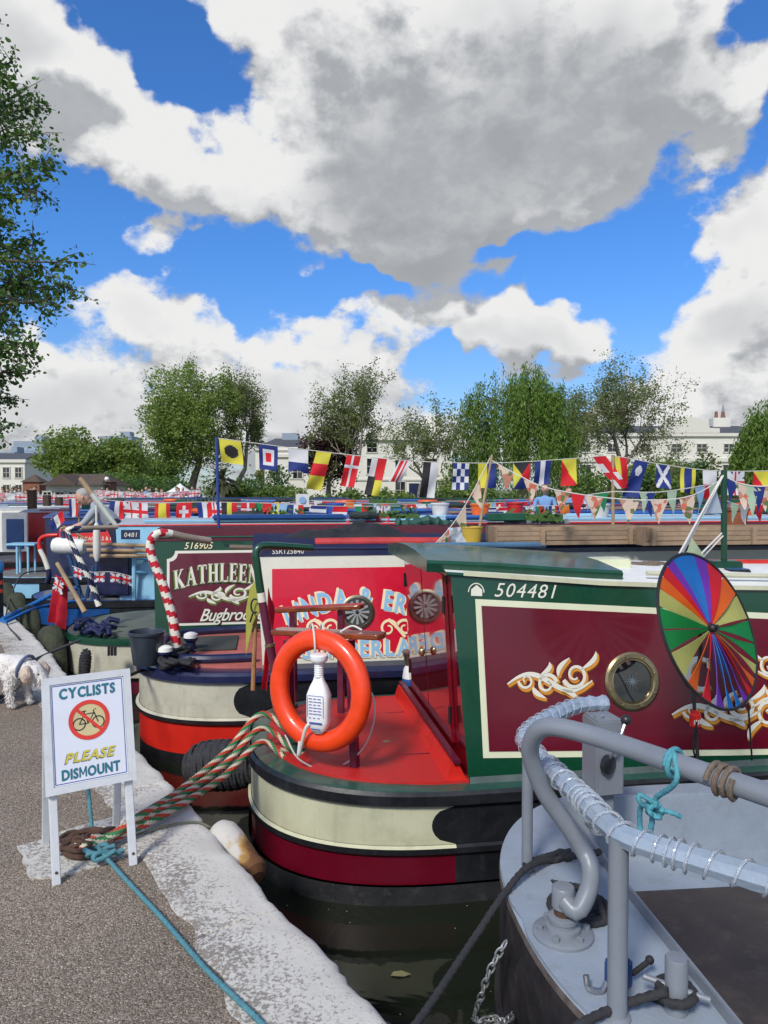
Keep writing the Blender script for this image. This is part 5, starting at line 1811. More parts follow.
def g_small():
 c = gp(580, 906, GZ + .012)
 mb = MB()
 pts = [c + Vector(((.018 + .0034 * i) * math.cos(i * .42), (.018 + .0034 * i) * math.sin(i * .42) * 1.0, 0)) for i in range(0, 38)]
 pts = [c + Vector((r * math.cos(t), r * math.sin(t), 0)) for r, t in [(.012 + .0205 * t / (2 * PI), t) for t in [i * .35 for i in range(0, 88)]]]
 rope(mb, pts, .0105)
 end = pts[-1]
 rope(mb, [end, end + Vector((-.03, .1, .05)), at(546, 880, 2.75), at(553, 858, 2.9), at(560, 852, 2.95)], .0115)
 tag(mb.build('rope_coil', black_rope), 'flat spiral coil of black rope on the grey aft deck', 'rope')
 b0 = gp(676, 1012, GZ)
 root = thing('mooring_bollard', 'short grey bollard with cross bar on the steel aft deck', 'bollard', b0)
 mb = MB(); mb.lathe([(.031, 0), (.031, .15), (.028, .156), (0, .158)], 20, b0); mb.build('post', grey_paint, root, world=True)
 mb = MB(); mb.tube([at(643, 976, b0.y + .03), at(710, 1000, b0.y - .03)], .0085, 10); mb.build('cross_bar', grey_paint, root, world=True)
 mb = MB()
 z = GZ + .05
 H = [b0 + Vector((.046 * math.cos(a), .046 * math.sin(a), .035 + .012 * a / PI)) for a in [R(30 * i) for i in range(0, 20)]]
 rope(mb, [gp(540, 1060, GZ - .05), gp(575, 1028, GZ + .02), at(620, 1006, b0.y - .02)] + [H[-1]] + list(reversed(H)) + [at(640, 1004, b0.y + .06), at(600, 1012, b0.y + .1)], .0125)
 tag(mb.build('mooring_rope', black_rope), 'black rope wound round the short grey bollard with the cross bar', 'rope', 'black mooring ropes of the grey boat')
 c = gp(617, 992, GZ)
 root = thing('padlock_clip', 'blue clip with black wing nut by the near rail post', 'clip', c)
 mb = MB(); mb.box(c + Vector((.01, .02, .045)), (.075, .05, .085), rot=R(20), bev=.01); mb.build('body', mat('clip_blue', (.02, .05, .16), .35, vary=.2), root, world=True)
 mb = MB(); mb.tube(spline([c + Vector((-.09, .0, .05)), c + Vector((-.085, -.01, .02)), c + Vector((-.05, -.01, .01)), c + Vector((-.03, 0, .03))], 6), .009, 8); mb.build('hook', steel, root, world=True)
 mb = MB(); mb.tube([c + Vector((.05, .02, .04)), c + Vector((.10, .04, .06))], .008, 8); mb.ball(c + Vector((.11, .045, .065)), .013); mb.build('wing_nut', rubber, root, world=True)
 mb = MB()
 rope(mb, [gp(600, 852, GZ + .10), at(562, 858, 2.85), at(530, 866, 2.72), at(505, 893, 2.6), at(470, 945, 2.42), at(415, 1026, 2.12), at(330, 1130, 1.75)], .0125)
 rope(mb, [at(562, 852, 2.88), at(535, 860, 2.78), at(524, 866, 2.74)], .0115)
 tag(mb.build('mooring_rope', black_rope), 'black rope running from the steel rail down across the dark water', 'rope', 'black mooring ropes of the grey boat')
 mb = MB()
 kc = at(560, 862, 2.86)
 for k in range(4):
  rope(mb, [kc + Vector((.045 * math.cos(a + k), .03 * math.sin(a * 1.5 + k), .03 * math.sin(a + 2 * k))) for a in [R(45 * i) for i in range(9)]], .011)
 rope(mb, [kc, at(548, 885, 2.8), at(545, 905, 2.75), gp(552, 918, GZ + .015), gp(565, 925, GZ + .02)], .012)
 tag(mb.build('rope_knot', black_rope), 'black rope knot hanging behind the swan neck', 'rope')
 mb = MB()
 pts = [at(506, 942, 2.50), at(498, 955, 2.5), at(488, 975, 2.5), at(480, 1000, 2.52), at(474, 1016, 2.55), at(480, 1022, 2.4), at(492, 1018, 2.42), at(505, 1022, 2.38), at(512, 1016, 2.45), at(500, 1026, 2.3), at(486, 1030, 2.3), at(520, 1030, 2.3)]
 p = resample(spline(pts, 10), .030)
 for i in range(len(p) - 1):
  d = (p[i + 1] - p[i]).normalized(); c = (p[i] + p[i + 1]) / 2
  s = d.cross(Vector((0, 0, 1)) if abs(d.z) < .9 else Vector((1, 0, 0))).normalized()
  if i % 2: s = s.cross(d).normalized()
  link = [c + d * .020 * math.cos(a) * 1.05 + s * .0115 * math.sin(a) for a in [2 * PI * q / 10 for q in range(10)]]
  mb.tube(link, .0035, 6, closed=True)
 tag(mb.build('chain', mat('galvanised', (.42, .43, .42), .45, metal=.8, vary=.3, dirt=.4, dirtcol=(.2, .15, .1))), 'galvanised chain hanging beside the steel stern over the water', 'chain')
g_small()
# ================================================================== things on the quay
sign_wood = mat('sign_white_wood', (.62, .64, .66), .55, vary=.06, vscale=9, dirt=.3, dirtcol=(.35, .33, .30), bump=.1, bscale=60)
edge_blue = mat('sign_blue_line', (.06, .10, .30), .5)
def aboard():
 fl, fr = gp(57, 886), gp(134, 866)
 bl, br = gp(46, 846), gp(116, 830)
 tl, tr = at(49, 682, fl.y + .16), at(130, 672, fr.y + .16)
 root = thing('cyclists_sign', 'white wooden board on legs reading cyclists please dismount', 'sign', (fl + fr) / 2)
 ex = (fr - fl).normalized()
 upv = ((tl + tr) / 2 - (fl + fr) / 2)
 H = upv.length
 W = (fr - fl).length
 ez = upv.normalized()
 nrm = ex.cross(ez).normalized()
 if nrm.y > 0: nrm = -nrm
 ez = (ez - ex * ez.dot(ex)).normalized()
 nrm = ex.cross(ez).normalized()
 if nrm.y > 0: nrm = -nrm
 c = (fl + fr) / 2
 P = lambda u, v, o=0: c + ex * u + ez * v + nrm * o
 hb = (.885 - .0) * 0 + H * .435         # bottom of the panel
 leg = .033
 for sg in (-1, 1):
  mb = MB(); mb.bar(P(sg * (W / 2 - .0), 0, -.012), P(sg * (W / 2 - .0), H * .99, -.012), leg, .020, up=nrm, bev=.003)
  l = mb.build('leg', sign_wood, root, world=True)
  mb = MB(); mb.lathe([(.006, 0), (.006, .002), (0, .003)], 8, P(sg * W / 2, .05, -.001), nrm)
  mb.build('screw', rust, l, world=True)
 Pb = lambda u, v: (bl + br) / 2 + (br - bl).normalized() * u + (P(0, H * .97, -.05) - (bl + br) / 2) * v
 for sg in (-1, 1):
  mb = MB(); mb.bar(Pb(sg * W / 2, 0), Pb(sg * W / 2, 1), leg, .018, up=nrm, bev=.003); mb.build('leg', sign_wood, root, world=True)
 mb = MB(); mb.bar(Pb(-W / 2, .55), Pb(W / 2, .55), .016, .04, up=(0, 0, 1)); mb.build('cross_rail', sign_wood, root, world=True)
 PW = W / 2 + .028
 mb = MB()
 v0, v1 = hb, H * 1.02
 def slab(u0, w0, u1, w1, o0, o1):
  V = [P(u0, w0, o0), P(u1, w0, o0), P(u1, w1, o0), P(u0, w1, o0), P(u0, w0, o1), P(u1, w0, o1), P(u1, w1, o1), P(u0, w1, o1)]
  return V, [(0, 3, 2, 1), (4, 5, 6, 7), (0, 1, 5, 4), (1, 2, 6, 5), (2, 3, 7, 6), (3, 0, 4, 7)]
 mb.add(*slab(-PW, v0, PW, v1, .0, .012))
 for (a, b_, c_, d) in ((-PW, v0, PW, v0 + .03), (-PW, v1 - .03, PW, v1), (-PW, v0 + .03, -PW + .03, v1 - .03), (PW - .03, v0 + .03, PW, v1 - .03)):
  mb.add(*slab(a, b_, c_, d, .012, .019))
 pan = mb.build('panel', sign_wood, root, world=True, smooth=0)
 iw = PW - .03
 mb = MB(); mb.add(*slab(-iw + .002, v0 + .032, iw - .002, v1 - .032, .012, .0145))
 face = mb.build('sign_face', white_sign, pan, world=True, smooth=0)
 cv = (v0 + v1) / 2
 hh = (v1 - v0 - .06)
 m2 = lambda x, y, o: P(x, cv + y, .0145 + o)
 mb = MB()
 bw = iw - .008; bh = hh / 2 - .008
 for q in (((-bw, -bh), (bw, -bh)), ((bw, -bh), (bw, bh)), ((bw, bh), (-bw, bh)), ((-bw, bh), (-bw, -bh))):
  decal(mb, stroke2d(list(q), .0035), m2, 0, .0006)
 def word(s, y, h, w, mi, shear=0, sh=0.0, smi=None, bold=.028):
  vf = text2d(s, 1, shear, bold, 1.14) if shear else letters2d(s, bold)
  xs = [v[0] for v in vf[0]]; ys = [v[1] for v in vf[0]]
  x0, x1 = min(xs), max(xs); y1 = max(ys)
  k = w / (x1 - x0); kv = h / y1
  if sh:
   decal(mb, xf2d(vf, k, kv, -w / 2 - x0 * k - sh, y - h / 2 - sh), m2, smi, .0009)
  decal(mb, xf2d(vf, k, kv, -w / 2 - x0 * k, y - h / 2), m2, mi, .0014)
 word('CYCLISTS', .40 * hh, .042, .225, 1, 0, .0022, 4)
 word('PLEASE', -.24 * hh, .040, .205, 2, .28, .0035, 4)
 word('DISMOUNT', -.395 * hh, .042, .232, 1, 0, .0018, 4, .026)
 oy = .105 * hh
 r = .082
 decal(mb, xf2d(disc2d(0, 0, r - .006), 1, 1, 0, oy), m2, 5, .0006)
 bk = []
 for x in (-.040, .036):
  bk.append(stroke2d(arc2d(x, -.014, .024, .024, 0, 360, 24), .005))
 bk += [stroke2d(p, .0045) for p in ([(-.040, -.014), (-.018, .024), (.020, .026)], [(-.018, .024), (-.004, -.014), (.020, .026)], [(-.040, -.014), (-.004, -.014)], [(-.004, -.014), (-.020, .036)], [(.036, -.014), (.018, .038), (.030, .042)], [(-.03, .036), (-.010, .038)])]
 decal(mb, xf2d(join2d(bk), 1, 1, 0, oy), m2, 6, .0012)
 decal(mb, xf2d(stroke2d([(-.056, .056), (.056, -.056)], .013), 1, 1, 0, oy), m2, 3, .0018)
 decal(mb, xf2d(stroke2d(arc2d(0, 0, r - .008, r - .008, 0, 360, 48), .017), 1, 1, 0, oy), m2, 3, .0024)
 mb.build('sign_print', [edge_blue, mat('print_teal', (.012, .17, .24), .5), mat('print_yellow', (.62, .52, .07), .5), mat('print_red', (.68, .045, .03), .5), mat('print_shadow', (.10, .14, .16), .5), mat('print_sand', (.60, .50, .26), .5), mat('print_black', (.012, .012, .016), .5)], face, world=True, smooth=0)
aboard()
def mooring_ring():
 c = gp(88, 848, .02)
 root = thing('mooring_ring', 'rusty iron mooring ring and shackles on the worn painted stone under the sign', 'mooring ring', c)
 mb = MB()
 mb.tube([c + Vector((.105 * math.cos(a), .085 * math.sin(a), .022 + .02 * math.sin(a))) for a in [2 * PI * i / 28 for i in range(28)]], .013, 9, closed=True)
 mb.build('ring', rust, root, world=True)
 mb = MB()
 for (dx, dy, an, s) in ((-.07, -.02, .3, 1), (-.02, -.05, -.4, .9), (.05, .06, .9, .9), (-.10, .03, 1.2, .8), (.02, .02, 2.2, .8)):
  q = Matrix.Rotation(an, 3, 'Z')
  P = [c + Vector((dx, dy, .03)) + q @ Vector((x * s, y * s, .008 * math.sin(i))) for i, (x, y) in enumerate(((-.07, .03), (.03, .035), (.06, 0), (.03, -.035), (-.07, -.03)))]
  mb.tube(spline(P, 5), .010, 8)
 mb.build('shackle', rust, root, world=True)
 mb = MB(); mb.lathe([(.06, -.015), (.055, .02), (.03, .03), (0, .032)], 16, c + Vector((.0, .09, 0))); mb.build('anchor_plate', rust, root, world=True)
mooring_ring()
striped = [rope_red, rope_green, rope_white]
ring_p = gp(100, 845, .045)
dol = A.M @ Vector((-.95, -.36, A.zg + .075))
for k, (drop, dx, lab) in enumerate(((.10, -.03, 'red green and white striped rope hanging lowest, from the rusty ring to the green stern'), (.05, .0, 'striped rope in the middle of the three tied to the rusty ring'), (.02, .03, 'striped rope uppermost of the three tied to the rusty ring'))):
 a = ring_p + Vector((dx, .02 * k, 0.01 * k)); b_ = dol + Vector((-.02 + .02 * k, -.06 + .05 * k, .05 * k - .05))
 mid = [at(175 + 3 * k, 808 - 9 * k, 3.55 + .1 * k), at(222 + 3 * k, 778 - 14 * k, 3.98 + .1 * k)]
 mb = MB()
 rope(mb, [a + Vector((-.08, 0, -.01)), a, at(140, 826 - 5 * k, 3.35)] + mid + [at(262, 742 - 14 * k, 4.3 + .05 * k), b_, b_ + Vector((.08, .06, .01)), b_ + Vector((.06, .12, .02)), b_ + Vector((-.04, .06, .03))], .0175, colors=3, sides=12, strands=6, pitch=15)
 tag(mb.build('mooring_rope', striped), lab, 'rope', 'striped mooring ropes from the rusty ring')
mb = MB()
rope(mb, [at(84, 760, 3.55), at(89, 797, 3.40), gp(93, 836, .03), gp(101, 851, .05), gp(112, 864, .02), gp(130, 884, .016), gp(162, 918, .016), gp(205, 968, .018), gp(238, 1000, .02), gp(268, 1030, .02), gp(330, 1100, .02)], .0092)
for k in range(3):
 c = gp(96 + 6 * k, 850 + 2 * k, .045)
 rope(mb, [c + Vector((.05 * math.cos(a), .035 * math.sin(a + k), .012 * math.sin(2 * a))) for a in [R(45 * i + 30 * k) for i in range(8)]], .0105)
tag(mb.build('mooring_rope', teal_rope), 'thin teal rope lying across the tarmac from the rusty ring', 'rope')
mb = MB()
rope(mb, [gp(128, 838, .02), gp(165, 826, .025), gp(195, 822, .02), at(212, 828, 3.45), at(235, 838, 3.75)], .006)
tag(mb.build('thin_line', mat('line_olive', (.12, .12, .08), .8)), 'thin olive line crossing the white kerb beside the rusty bollard', 'line')
def fender_bollard():
 a, b_ = gp(228, 842, -.05), gp(246, 868, -.12)
 root = thing('quay_bollard', 'white painted iron bollard leaning over the quay edge with a rusty end', 'bollard', a)
 d = (b_ - a).normalized()
 mb = MB()
 L = (b_ - a).length
 mb.lathe([(0.0, -.10), (.05, -.09), (.075, -.05), (.08, .0), (.078, L * .6), (.075, L), (.082, L + .02), (.078, L + .05), (.05, L + .075), (0, L + .08)], 22, a, d)
 m = bpy.data.materials.new('rusty_white'); m.use_nodes = True
 N, Lk = m.node_tree.nodes, m.node_tree.links
 tc = N.new('ShaderNodeTexCoord'); n = N.new('ShaderNodeTexNoise'); n.inputs['Scale'].default_value = 14; n.inputs['Detail'].default_value = 8
 Lk.new(tc.outputs['Object'], n.inputs['Vector'])
 sp = N.new('ShaderNodeSeparateXYZ'); Lk.new(tc.outputs['Object'], sp.inputs[0])
 dx = N.new('ShaderNodeMapRange'); Lk.new(sp.outputs['X'], dx.inputs['Value']); dx.inputs['From Min'].default_value = (a.x - a.x) + .06; dx.inputs['From Max'].default_value = .20
 ad = N.new('ShaderNodeMath'); ad.operation = 'ADD'; Lk.new(dx.outputs[0], ad.inputs[0]); Lk.new(n.outputs[0], ad.inputs[1])
 r = N.new('ShaderNodeValToRGB'); Lk.new(ad.outputs[0], r.inputs[0])
 e = r.color_ramp.elements; e[0].position = .55; e[0].color = (.50, .47, .42, 1); e[1].position = 1.0; e[1].color = (.14, .06, .02, 1)
 q = e.new(.75); q.color = (.38, .22, .06, 1)
 Lk.new(r.outputs[0], N['Principled BSDF'].inputs['Base Color']); N['Principled BSDF'].inputs['Roughness'].default_value = .8
 bp = N.new('ShaderNodeBump'); bp.inputs['Strength'].default_value = .4; bp.inputs['Distance'].default_value = .02; Lk.new(n.outputs[0], bp.inputs['Height']); Lk.new(bp.outputs[0], N['Principled BSDF'].inputs['Normal'])
 mb.build('body', m, root, world=True)
fender_bollard()
fend = mat('rope_fender', (.030, .030, .034), .95, vary=.5, vscale=40, bump=1.0, bscale=70)
def rope_fender(c, ax, L, r, label, lumps=1, group='rope fenders on the sterns'):
 c = Vector(c); ax = Vector(ax).normalized()
 mb = MB()
 prof = []
 n = 18
 for i in range(n + 1):
  t = i / n
  w = (1 - abs(2 * t - 1) ** 3.5) ** .5
  prof.append((max(0, r * w), (t - .5) * L))
 mb.lathe(prof, 28, c, ax)
 for i, p in enumerate(mb.v):
  d = p - c
  a = 1 + .06 * math.sin(60 * d.dot(ax) / L * .35 + 5 * math.atan2(d.z, d.x)) + .05 * mnoise.noise(p * 18)
  mb.v[i] = c + d * a
 q = Vector((0, 0, 1)).rotation_difference(ax).to_matrix()
 for s in range(2):
  H = []
  for i in range(260):
   t = i / 259
   w = (1 - abs(2 * t - 1) ** 3.5) ** .5
   a = (1 if s else -1) * t * 2 * PI * 11
   H.append(c + q @ Vector((r * w * 1.02 * math.cos(a), r * w * 1.02 * math.sin(a), (t - .5) * L)))
  mb.tube(H, r * .075, 6)
 o = mb.build('rope_fender', fend, smooth=60)
 return tag(o, label, 'fender', group)
rope_fender(at(222, 765, 4.75), (.9, -.1, .06), .50, .15, 'black woven rope fender between the cream striped sterns behind the striped ropes')
rope_fender(at(85, 664, 7.2), (.05, .1, 1), .30, .055, 'slim dark rope fender hanging on the cream stern by the dark bucket')
moss = mat('mossy_rubber', (.035, .04, .022), .95, vary=.5, vscale=9, dirt=.6, dirtcol=(.07, .08, .03), bump=.8, bscale=40)
def tyre(c, ax, Rr, r, label):
 mb = MB()
 c = Vector(c); ax = Vector(ax).normalized()
 q = Vector((0, 0, 1)).rotation_difference(ax).to_matrix()
 n, k = 36, 12
 V, F = [], []
 for i in range(n):
  a = 2 * PI * i / n
  for j in range(k):
   t = 2 * PI * j / k
   tr = .006 * ((i % 3) == 0) * (math.cos(t) > .3)
   rr = Rr + (r + tr) * math.copysign(abs(math.cos(t)) ** .7, math.cos(t)); h = (r * .95) * math.copysign(abs(math.sin(t)) ** .7, math.sin(t))
   V.append(c + q @ Vector((rr * math.cos(a), rr * math.sin(a), h)))
 for i in range(n):
  for j in range(k):
   F.append((i * k + j, ((i + 1) % n) * k + j, ((i + 1) % n) * k + (j + 1) % k, i * k + (j + 1) % k))
 mb.add(V, F)
 return tag(mb.build('tyre_fender', moss, smooth=45), label, 'tyre', 'tyre fenders along the quay wall')
tyre(quay(6.85, .16, -.26), QN, .26, .12, 'mossy tyre hanging from the quay just beyond the white dog')
tyre(quay(8.5, .16, -.26), QN, .26, .12, 'mossy tyre on the quay wall below the red ensign')
tyre(quay(9.7, .16, -.24), QN, .27, .12, 'greenish tyre on the quay wall by the light blue stern')
tyre(quay(11.0, .16, -.24), QN, .27, .12, 'tyre on the quay wall farthest from the white dog')
mb = MB(); rope(mb, [gp(-40, 716, .03), gp(8, 692, .03), gp(30, 664, .03), at(45, 655, 7.1), at(80, 640, 7.5)], .014)
tag(mb.build('mooring_rope', mat('rope_dark_grey', (.05, .055, .06), .9)), 'dark grey rope crossing the white kerb above the dog', 'rope')
mb = MB(); rope(mb, [gp(2, 620, .05), at(30, 606, 9.6), at(58, 592, 10.0), at(80, 588, 10.3)], .03)
rope(mb, [gp(5, 622, .05), at(40, 607, 9.5), at(85, 600, 10.2)], .02)
tag(mb.build('mooring_rope', blue_rope), 'bright blue doubled rope running from the blue boat to the quay', 'rope')
mb = MB(); rope(mb, [gp(20, 640, .02), gp(6, 616, .02), at(22, 575, 12), at(50, 571, 13)], .01)
tag(mb.build('thin_line', mat('rope_dark_grey')), 'thin dark line to the light blue stern', 'line')
def band_post():
 base = gp(-3, 622)
 root = thing('quay_post', 'black post with orange bands and a blue top on the white kerb', 'post', base)
 h = 1.0 * (base.y / 9.0)
 mb = MB(); mb.lathe([(.075, 0), (.075, .58), (.07, .60)], 20, base); mb.build('shaft', black_paint, root, world=True)
 mb = MB()
 for z in (.36, .46): mb.lathe([(.078, z), (.078, z + .045)], 20, base)
 mb.build('band', mat('band_orange', (.75, .09, .03), .5), root, world=True)
 mb = MB(); mb.lathe([(.07, .60), (.085, .62), (.085, .70), (.05, .75), (0, .76)], 20, base); mb.build('top', mat('band_blue', (.03, .22, .5), .4), root, world=True)
band_post()
# ================================================================== white dog on the quay
def skin_mesh(joints, bones, sub=2):
 """joints: name -> (pos, radius or (rx,ry)); bones: (a,b)"""
 names = list(joints)
 me = bpy.data.meshes.new('body')
 me.from_pydata([tuple(joints[n][0]) for n in names], [(names.index(a), names.index(b)) for a, b in bones], [])
 ob = bpy.data.objects.new('body', me)
 COL.objects.link(ob)
 ob.modifiers.new('skin', 'SKIN')
 if not me.skin_vertices: me.skin_vertices.new(name='')
 for i, n in enumerate(names):
  r = joints[n][1]
  r = r if isinstance(r, (tuple, list)) else (r, r)
  me.skin_vertices[0].data[i].radius = r
  me.skin_vertices[0].data[i].use_root = (i == 0)
 s = ob.modifiers.new('sub', 'SUBSURF'); s.levels = sub; s.render_levels = sub
 dg = bpy.context.evaluated_depsgraph_get()
 ev = ob.evaluated_get(dg)
 m2 = bpy.data.meshes.new_from_object(ev, depsgraph=dg)
 V = [v.co.copy() for v in m2.vertices]
 F = [tuple(p.vertices) for p in m2.polygons]
 bpy.data.objects.remove(ob)
 bpy.data.meshes.remove(m2)
 return V, F
def dog():
 p = gp(6, 706)
 root = thing('dog', 'small fluffy white dog with a blue grey collar sniffing along the quay', 'dog', p, R(-14))
 s = p.y / 740
 J = {
  'hip': ((-.16, 0, .30), (.085, .10)), 'belly': ((-.02, 0, .295), (.085, .095)), 'chest': ((.10, 0, .285), (.10, .10)), 'neck': ((.185, 0, .30), .07), 'head': ((.26, 0, .265), (.07, .066)), 'muzzle': ((.335, 0, .215), .036), 'nose': ((.36, 0, .195), .022),
  'tail1': ((-.235, 0, .35), .035), 'tail2': ((-.28, 0, .42), .045), 'tail3': ((-.25, 0, .49), .03),
 }
 Bn = [('hip', 'belly'), ('belly', 'chest'), ('chest', 'neck'), ('neck', 'head'), ('head', 'muzzle'), ('muzzle', 'nose'), ('hip', 'tail1'), ('tail1', 'tail2'), ('tail2', 'tail3')]
 for sg, nm in ((-1, 'n'), (1, 'f')):
  o = .02 * sg
  J.update({
   'sh' + nm: ((.12 + o, .055 * sg, .22), .052), 'el' + nm: ((.10 + o, .06 * sg, .15), .036), 'wr' + nm: ((.125 + o, .06 * sg, .065), .026), 'pa' + nm: ((.13 + o, .06 * sg, .022), .026), 'to' + nm: ((.16 + o, .06 * sg, .018), .02),
   'th' + nm: ((-.17 - o, .06 * sg, .22), .062), 'kn' + nm: ((-.13 - o, .065 * sg, .15), .044), 'ho' + nm: ((-.195 - o, .065 * sg, .095), .027), 'hp' + nm: ((-.18 - o, .065 * sg, .022), .025), 'ht' + nm: ((-.145 - o, .065 * sg, .018), .02)})
  Bn += [('chest', 'sh' + nm), ('sh' + nm, 'el' + nm), ('el' + nm, 'wr' + nm), ('wr' + nm, 'pa' + nm), ('pa' + nm, 'to' + nm), ('hip', 'th' + nm), ('th' + nm, 'kn' + nm), ('kn' + nm, 'ho' + nm), ('ho' + nm, 'hp' + nm), ('hp' + nm, 'ht' + nm)]
 V, F = skin_mesh(J, Bn, 3)
 fur = mat('dog_fur', (.66, .63, .60), .9, vary=.10, vscale=14, dirt=.35, dirtcol=(.50, .42, .35), bump=.6, bscale=70)
 W = []
 for v in V:
  k = .012 * mnoise.noise(v * 22) + .006 * mnoise.noise(v * 55)
  c = Vector((v.x, 0, .28 if v.z > .2 else v.z))
  d = (v - c)
  d = d.normalized() if d.length > 1e-5 else Vector((0, 0, 1))
  q = v + d * (k + .006) * (1 if v.z > .05 else .2)
  q.z = max(q.z, .0)
  W.append(q)
 mb = MB(); mb.add(W, F)
 rng = random.Random(4)
 for i in range(2600):
  f = F[rng.randrange(len(F))]
  a, b_, c = W[f[0]], W[f[1]], W[f[2]]
  n = (b_ - a).cross(c - a)
  if n.length < 1e-9: continue
  n.normalize()
  p0 = a.lerp(b_, rng.random()).lerp(c, rng.random())
  if p0.z < .03: continue
  L = rng.uniform(.010, .026) * (1.4 if p0.x > .22 or p0.x < -.22 else 1)
  t = (n * .6 + Vector((rng.uniform(-.6, .3), rng.uniform(-.5, .5), -.7))).normalized()
  w = n.cross(t).normalized() * .003
  mb.add([p0 - w, p0 + w, p0 + t * L * .6 + n * .004 + w * .6, p0 + t * L, p0 + t * L * .6 + n * .004 - w * .6], [(0, 1, 2, 3, 4)])
 mb.build('body', fur, root, smooth=180)
 mb = MB()
 for sg in (-1, 1):
  mb = MB()
  pts = [(.245, .055 * sg, .315), (.25, .085 * sg, .30), (.26, .10 * sg, .25), (.262, .098 * sg, .205)]
  mb.tube(spline(pts, 5), [.014, .018, .022, .026, .030, .034, .036, .038, .040, .040, .038, .034, .030, .024, .018, .010], 10)
  for i, v in enumerate(mb.v):
   mb.v[i] = v + Vector((.006 * mnoise.noise(v * 60), .006 * mnoise.noise(v * 50 + Vector((3, 1, 2))), 0))
  mb.build('ear', mat('dog_ear_fur', (.55, .44, .35), .95, vary=.2, vscale=30, bump=.8, bscale=90), root)
 mb = MB(); mb.ball((.372, 0, .195), (.014, .016, .013), 10)
 mb.build('nose', mat('dog_nose', (.01, .01, .01), .3), root)
 for sg in (-1, 1):
  mb = MB(); mb.ball((.312, .036 * sg, .262), .009, 8); mb.build('eye', mat('dog_nose'), root)
 mb = MB()
 H = []
 q = Vector((0, 0, 1)).rotation_difference(Vector((.9, 0, -.25)).normalized()).to_matrix()
 mb.tube([Vector((.175, 0, .298)) + q @ Vector((.088 * math.cos(a), .088 * math.sin(a), 0)) for a in [2 * PI * i / 24 for i in range(24)]], .012, 8, closed=True)
 mb.build('collar', mat('collar_blue', (.10, .13, .22), .7), root)
dog()
# ================================================================== boats further along
def boat_windows(b, xs, w, h, frame=None):
 for x in xs:
  zc = b.zg + (b.zr0 - b.zg) * .58
  mb = MB()
  decal(mb, rect2d(x - w / 2 - .03, zc - h / 2 - .03, x + w / 2 + .03, zc + h / 2 + .03), lambda u, v, o: b.side(u, v, o), 0, .006)
  fr = mb.build('window', frame or brass, b.root, smooth=0)
  mb = MB(); decal(mb, rect2d(x - w / 2, zc - h / 2, x + w / 2, zc + h / 2), lambda u, v, o: b.side(u, v, o), 0, .010)
  mb.build('pane', dark_glass, fr, smooth=0)
def far_boat(label, Y, px=None, X=None, side=None, roof=None, hull=None, stripe=None, zr=1.12, zg=.08, windows=True, slen=None, panel=None, L=16, th=9, group='narrowboats moored along the quay', tum=.10, Ls=1.2):
 if X is None:
  X = (px - 384) / 740 * Y
 b = Boat('narrowboat', label, (X, Y), th, zg, zr, group, Ls=Ls, L=L, Lc=L - Ls - 2.6, tum=tum)
 b.hull([(0, .1, 0, 0, 0, 0), (.1, .42, 0, 0, 0, 0), (.42, .48, .0, .02, 0, 0), (.48, .86, 0, 0, 1, 0), (.86, 1, .02, .02, 0, 0)], [black_paint, hull or side], cols=10)
 b.deck(hull or side, mat('deck_dull', (.16, .15, .14), .7, vary=.3), inset=.12)
 b.cabin(side, roof, side, stripe or side)
 if stripe:
  b.strip(lambda x: b.zr(x) - .13, lambda x: b.zr(x) - .06, .9 if slen else 0, slen or b.Lc, stripe, .008, 'stripe', 4)
 if panel:
  b.strip(zg + .16, zr - .2, .25, b.Lc - .3, panel, .004, 'side_panel', 4)
 if windows:
  boat_windows(b, [1.2 + 1.75 * i for i in range(int((b.Lc - 1.5) / 1.75))], .8, .36)
 mb = MB()
 for sg in (-1, 1):
  mb.tube([(x, sg * (b.hbc - b.tum - .06), b.zr(0) + .05) for x in (.3, 4, 8, b.Lc - .2)], .016, 6)
 mb.build('handrail', side if slen or not stripe else stripe, b.root)
 return b
teal_paint = mat('teal_paint', (.03, .16, .16), .35, vary=.1)
darkred = mat('dark_red', (.25, .012, .015), .35, vary=.15, dirt=.2)
pale_roof = mat('pale_roof', (.36, .40, .44), .65, vary=.1, dirt=.3, dirtcol=(.3, .3, .3))
grey_roof = mat('grey_roof', (.22, .25, .28), .6, vary=.2, dirt=.4)
deep_blue = mat('deep_blue', (.015, .04, .20), .35, vary=.15)
D = far_boat('light blue cabin narrowboat with blue stern well and red roof stripe', 10.25, px=119, side=sky_paint, roof=pale_roof, hull=blue_paint, stripe=red_paint, slen=3.6, windows=False, zr=1.11, Ls=1.35, th=8)
F_ = far_boat('light blue stern narrowboat with navy cabin and a red Camden Canals banner', 12.9, px=47, side=navy_paint, roof=deep_blue, hull=sky_paint, stripe=deep_blue, windows=False, zr=1.12, th=8)
far_boat('dark red narrowboat behind the one with the banner', 15.6, px=22, side=darkred, roof=grey_roof, th=7)
far_boat('white and blue narrowboat fifth behind the Kathleen boat', 18.2, X=-9.6, side=white_paint, roof=pale_roof, hull=deep_blue, zr=1.13, th=6)
far_boat('green narrowboat with grey roof among the middle boats', 20.9, X=-11, side=green_paint, roof=grey_roof, th=6)
far_boat('deep blue narrowboat with pale roof among the middle boats', 23.6, X=-13, side=deep_blue, roof=pale_roof, th=5, L=19)
far_boat('red and cream narrowboat towards the far bank', 26.4, X=-13.5, side=red_paint, roof=grey_roof, hull=darkred, th=5, L=18)
far_boat('teal narrowboat towards the far bank', 29.2, X=-15, side=teal_paint, roof=grey_roof, th=4, L=19)
dark_roof = mat('dark_roof', (.05, .06, .065), .75, vary=.3, dirt=.5, dirtcol=(.12, .12, .11), spec=.2)
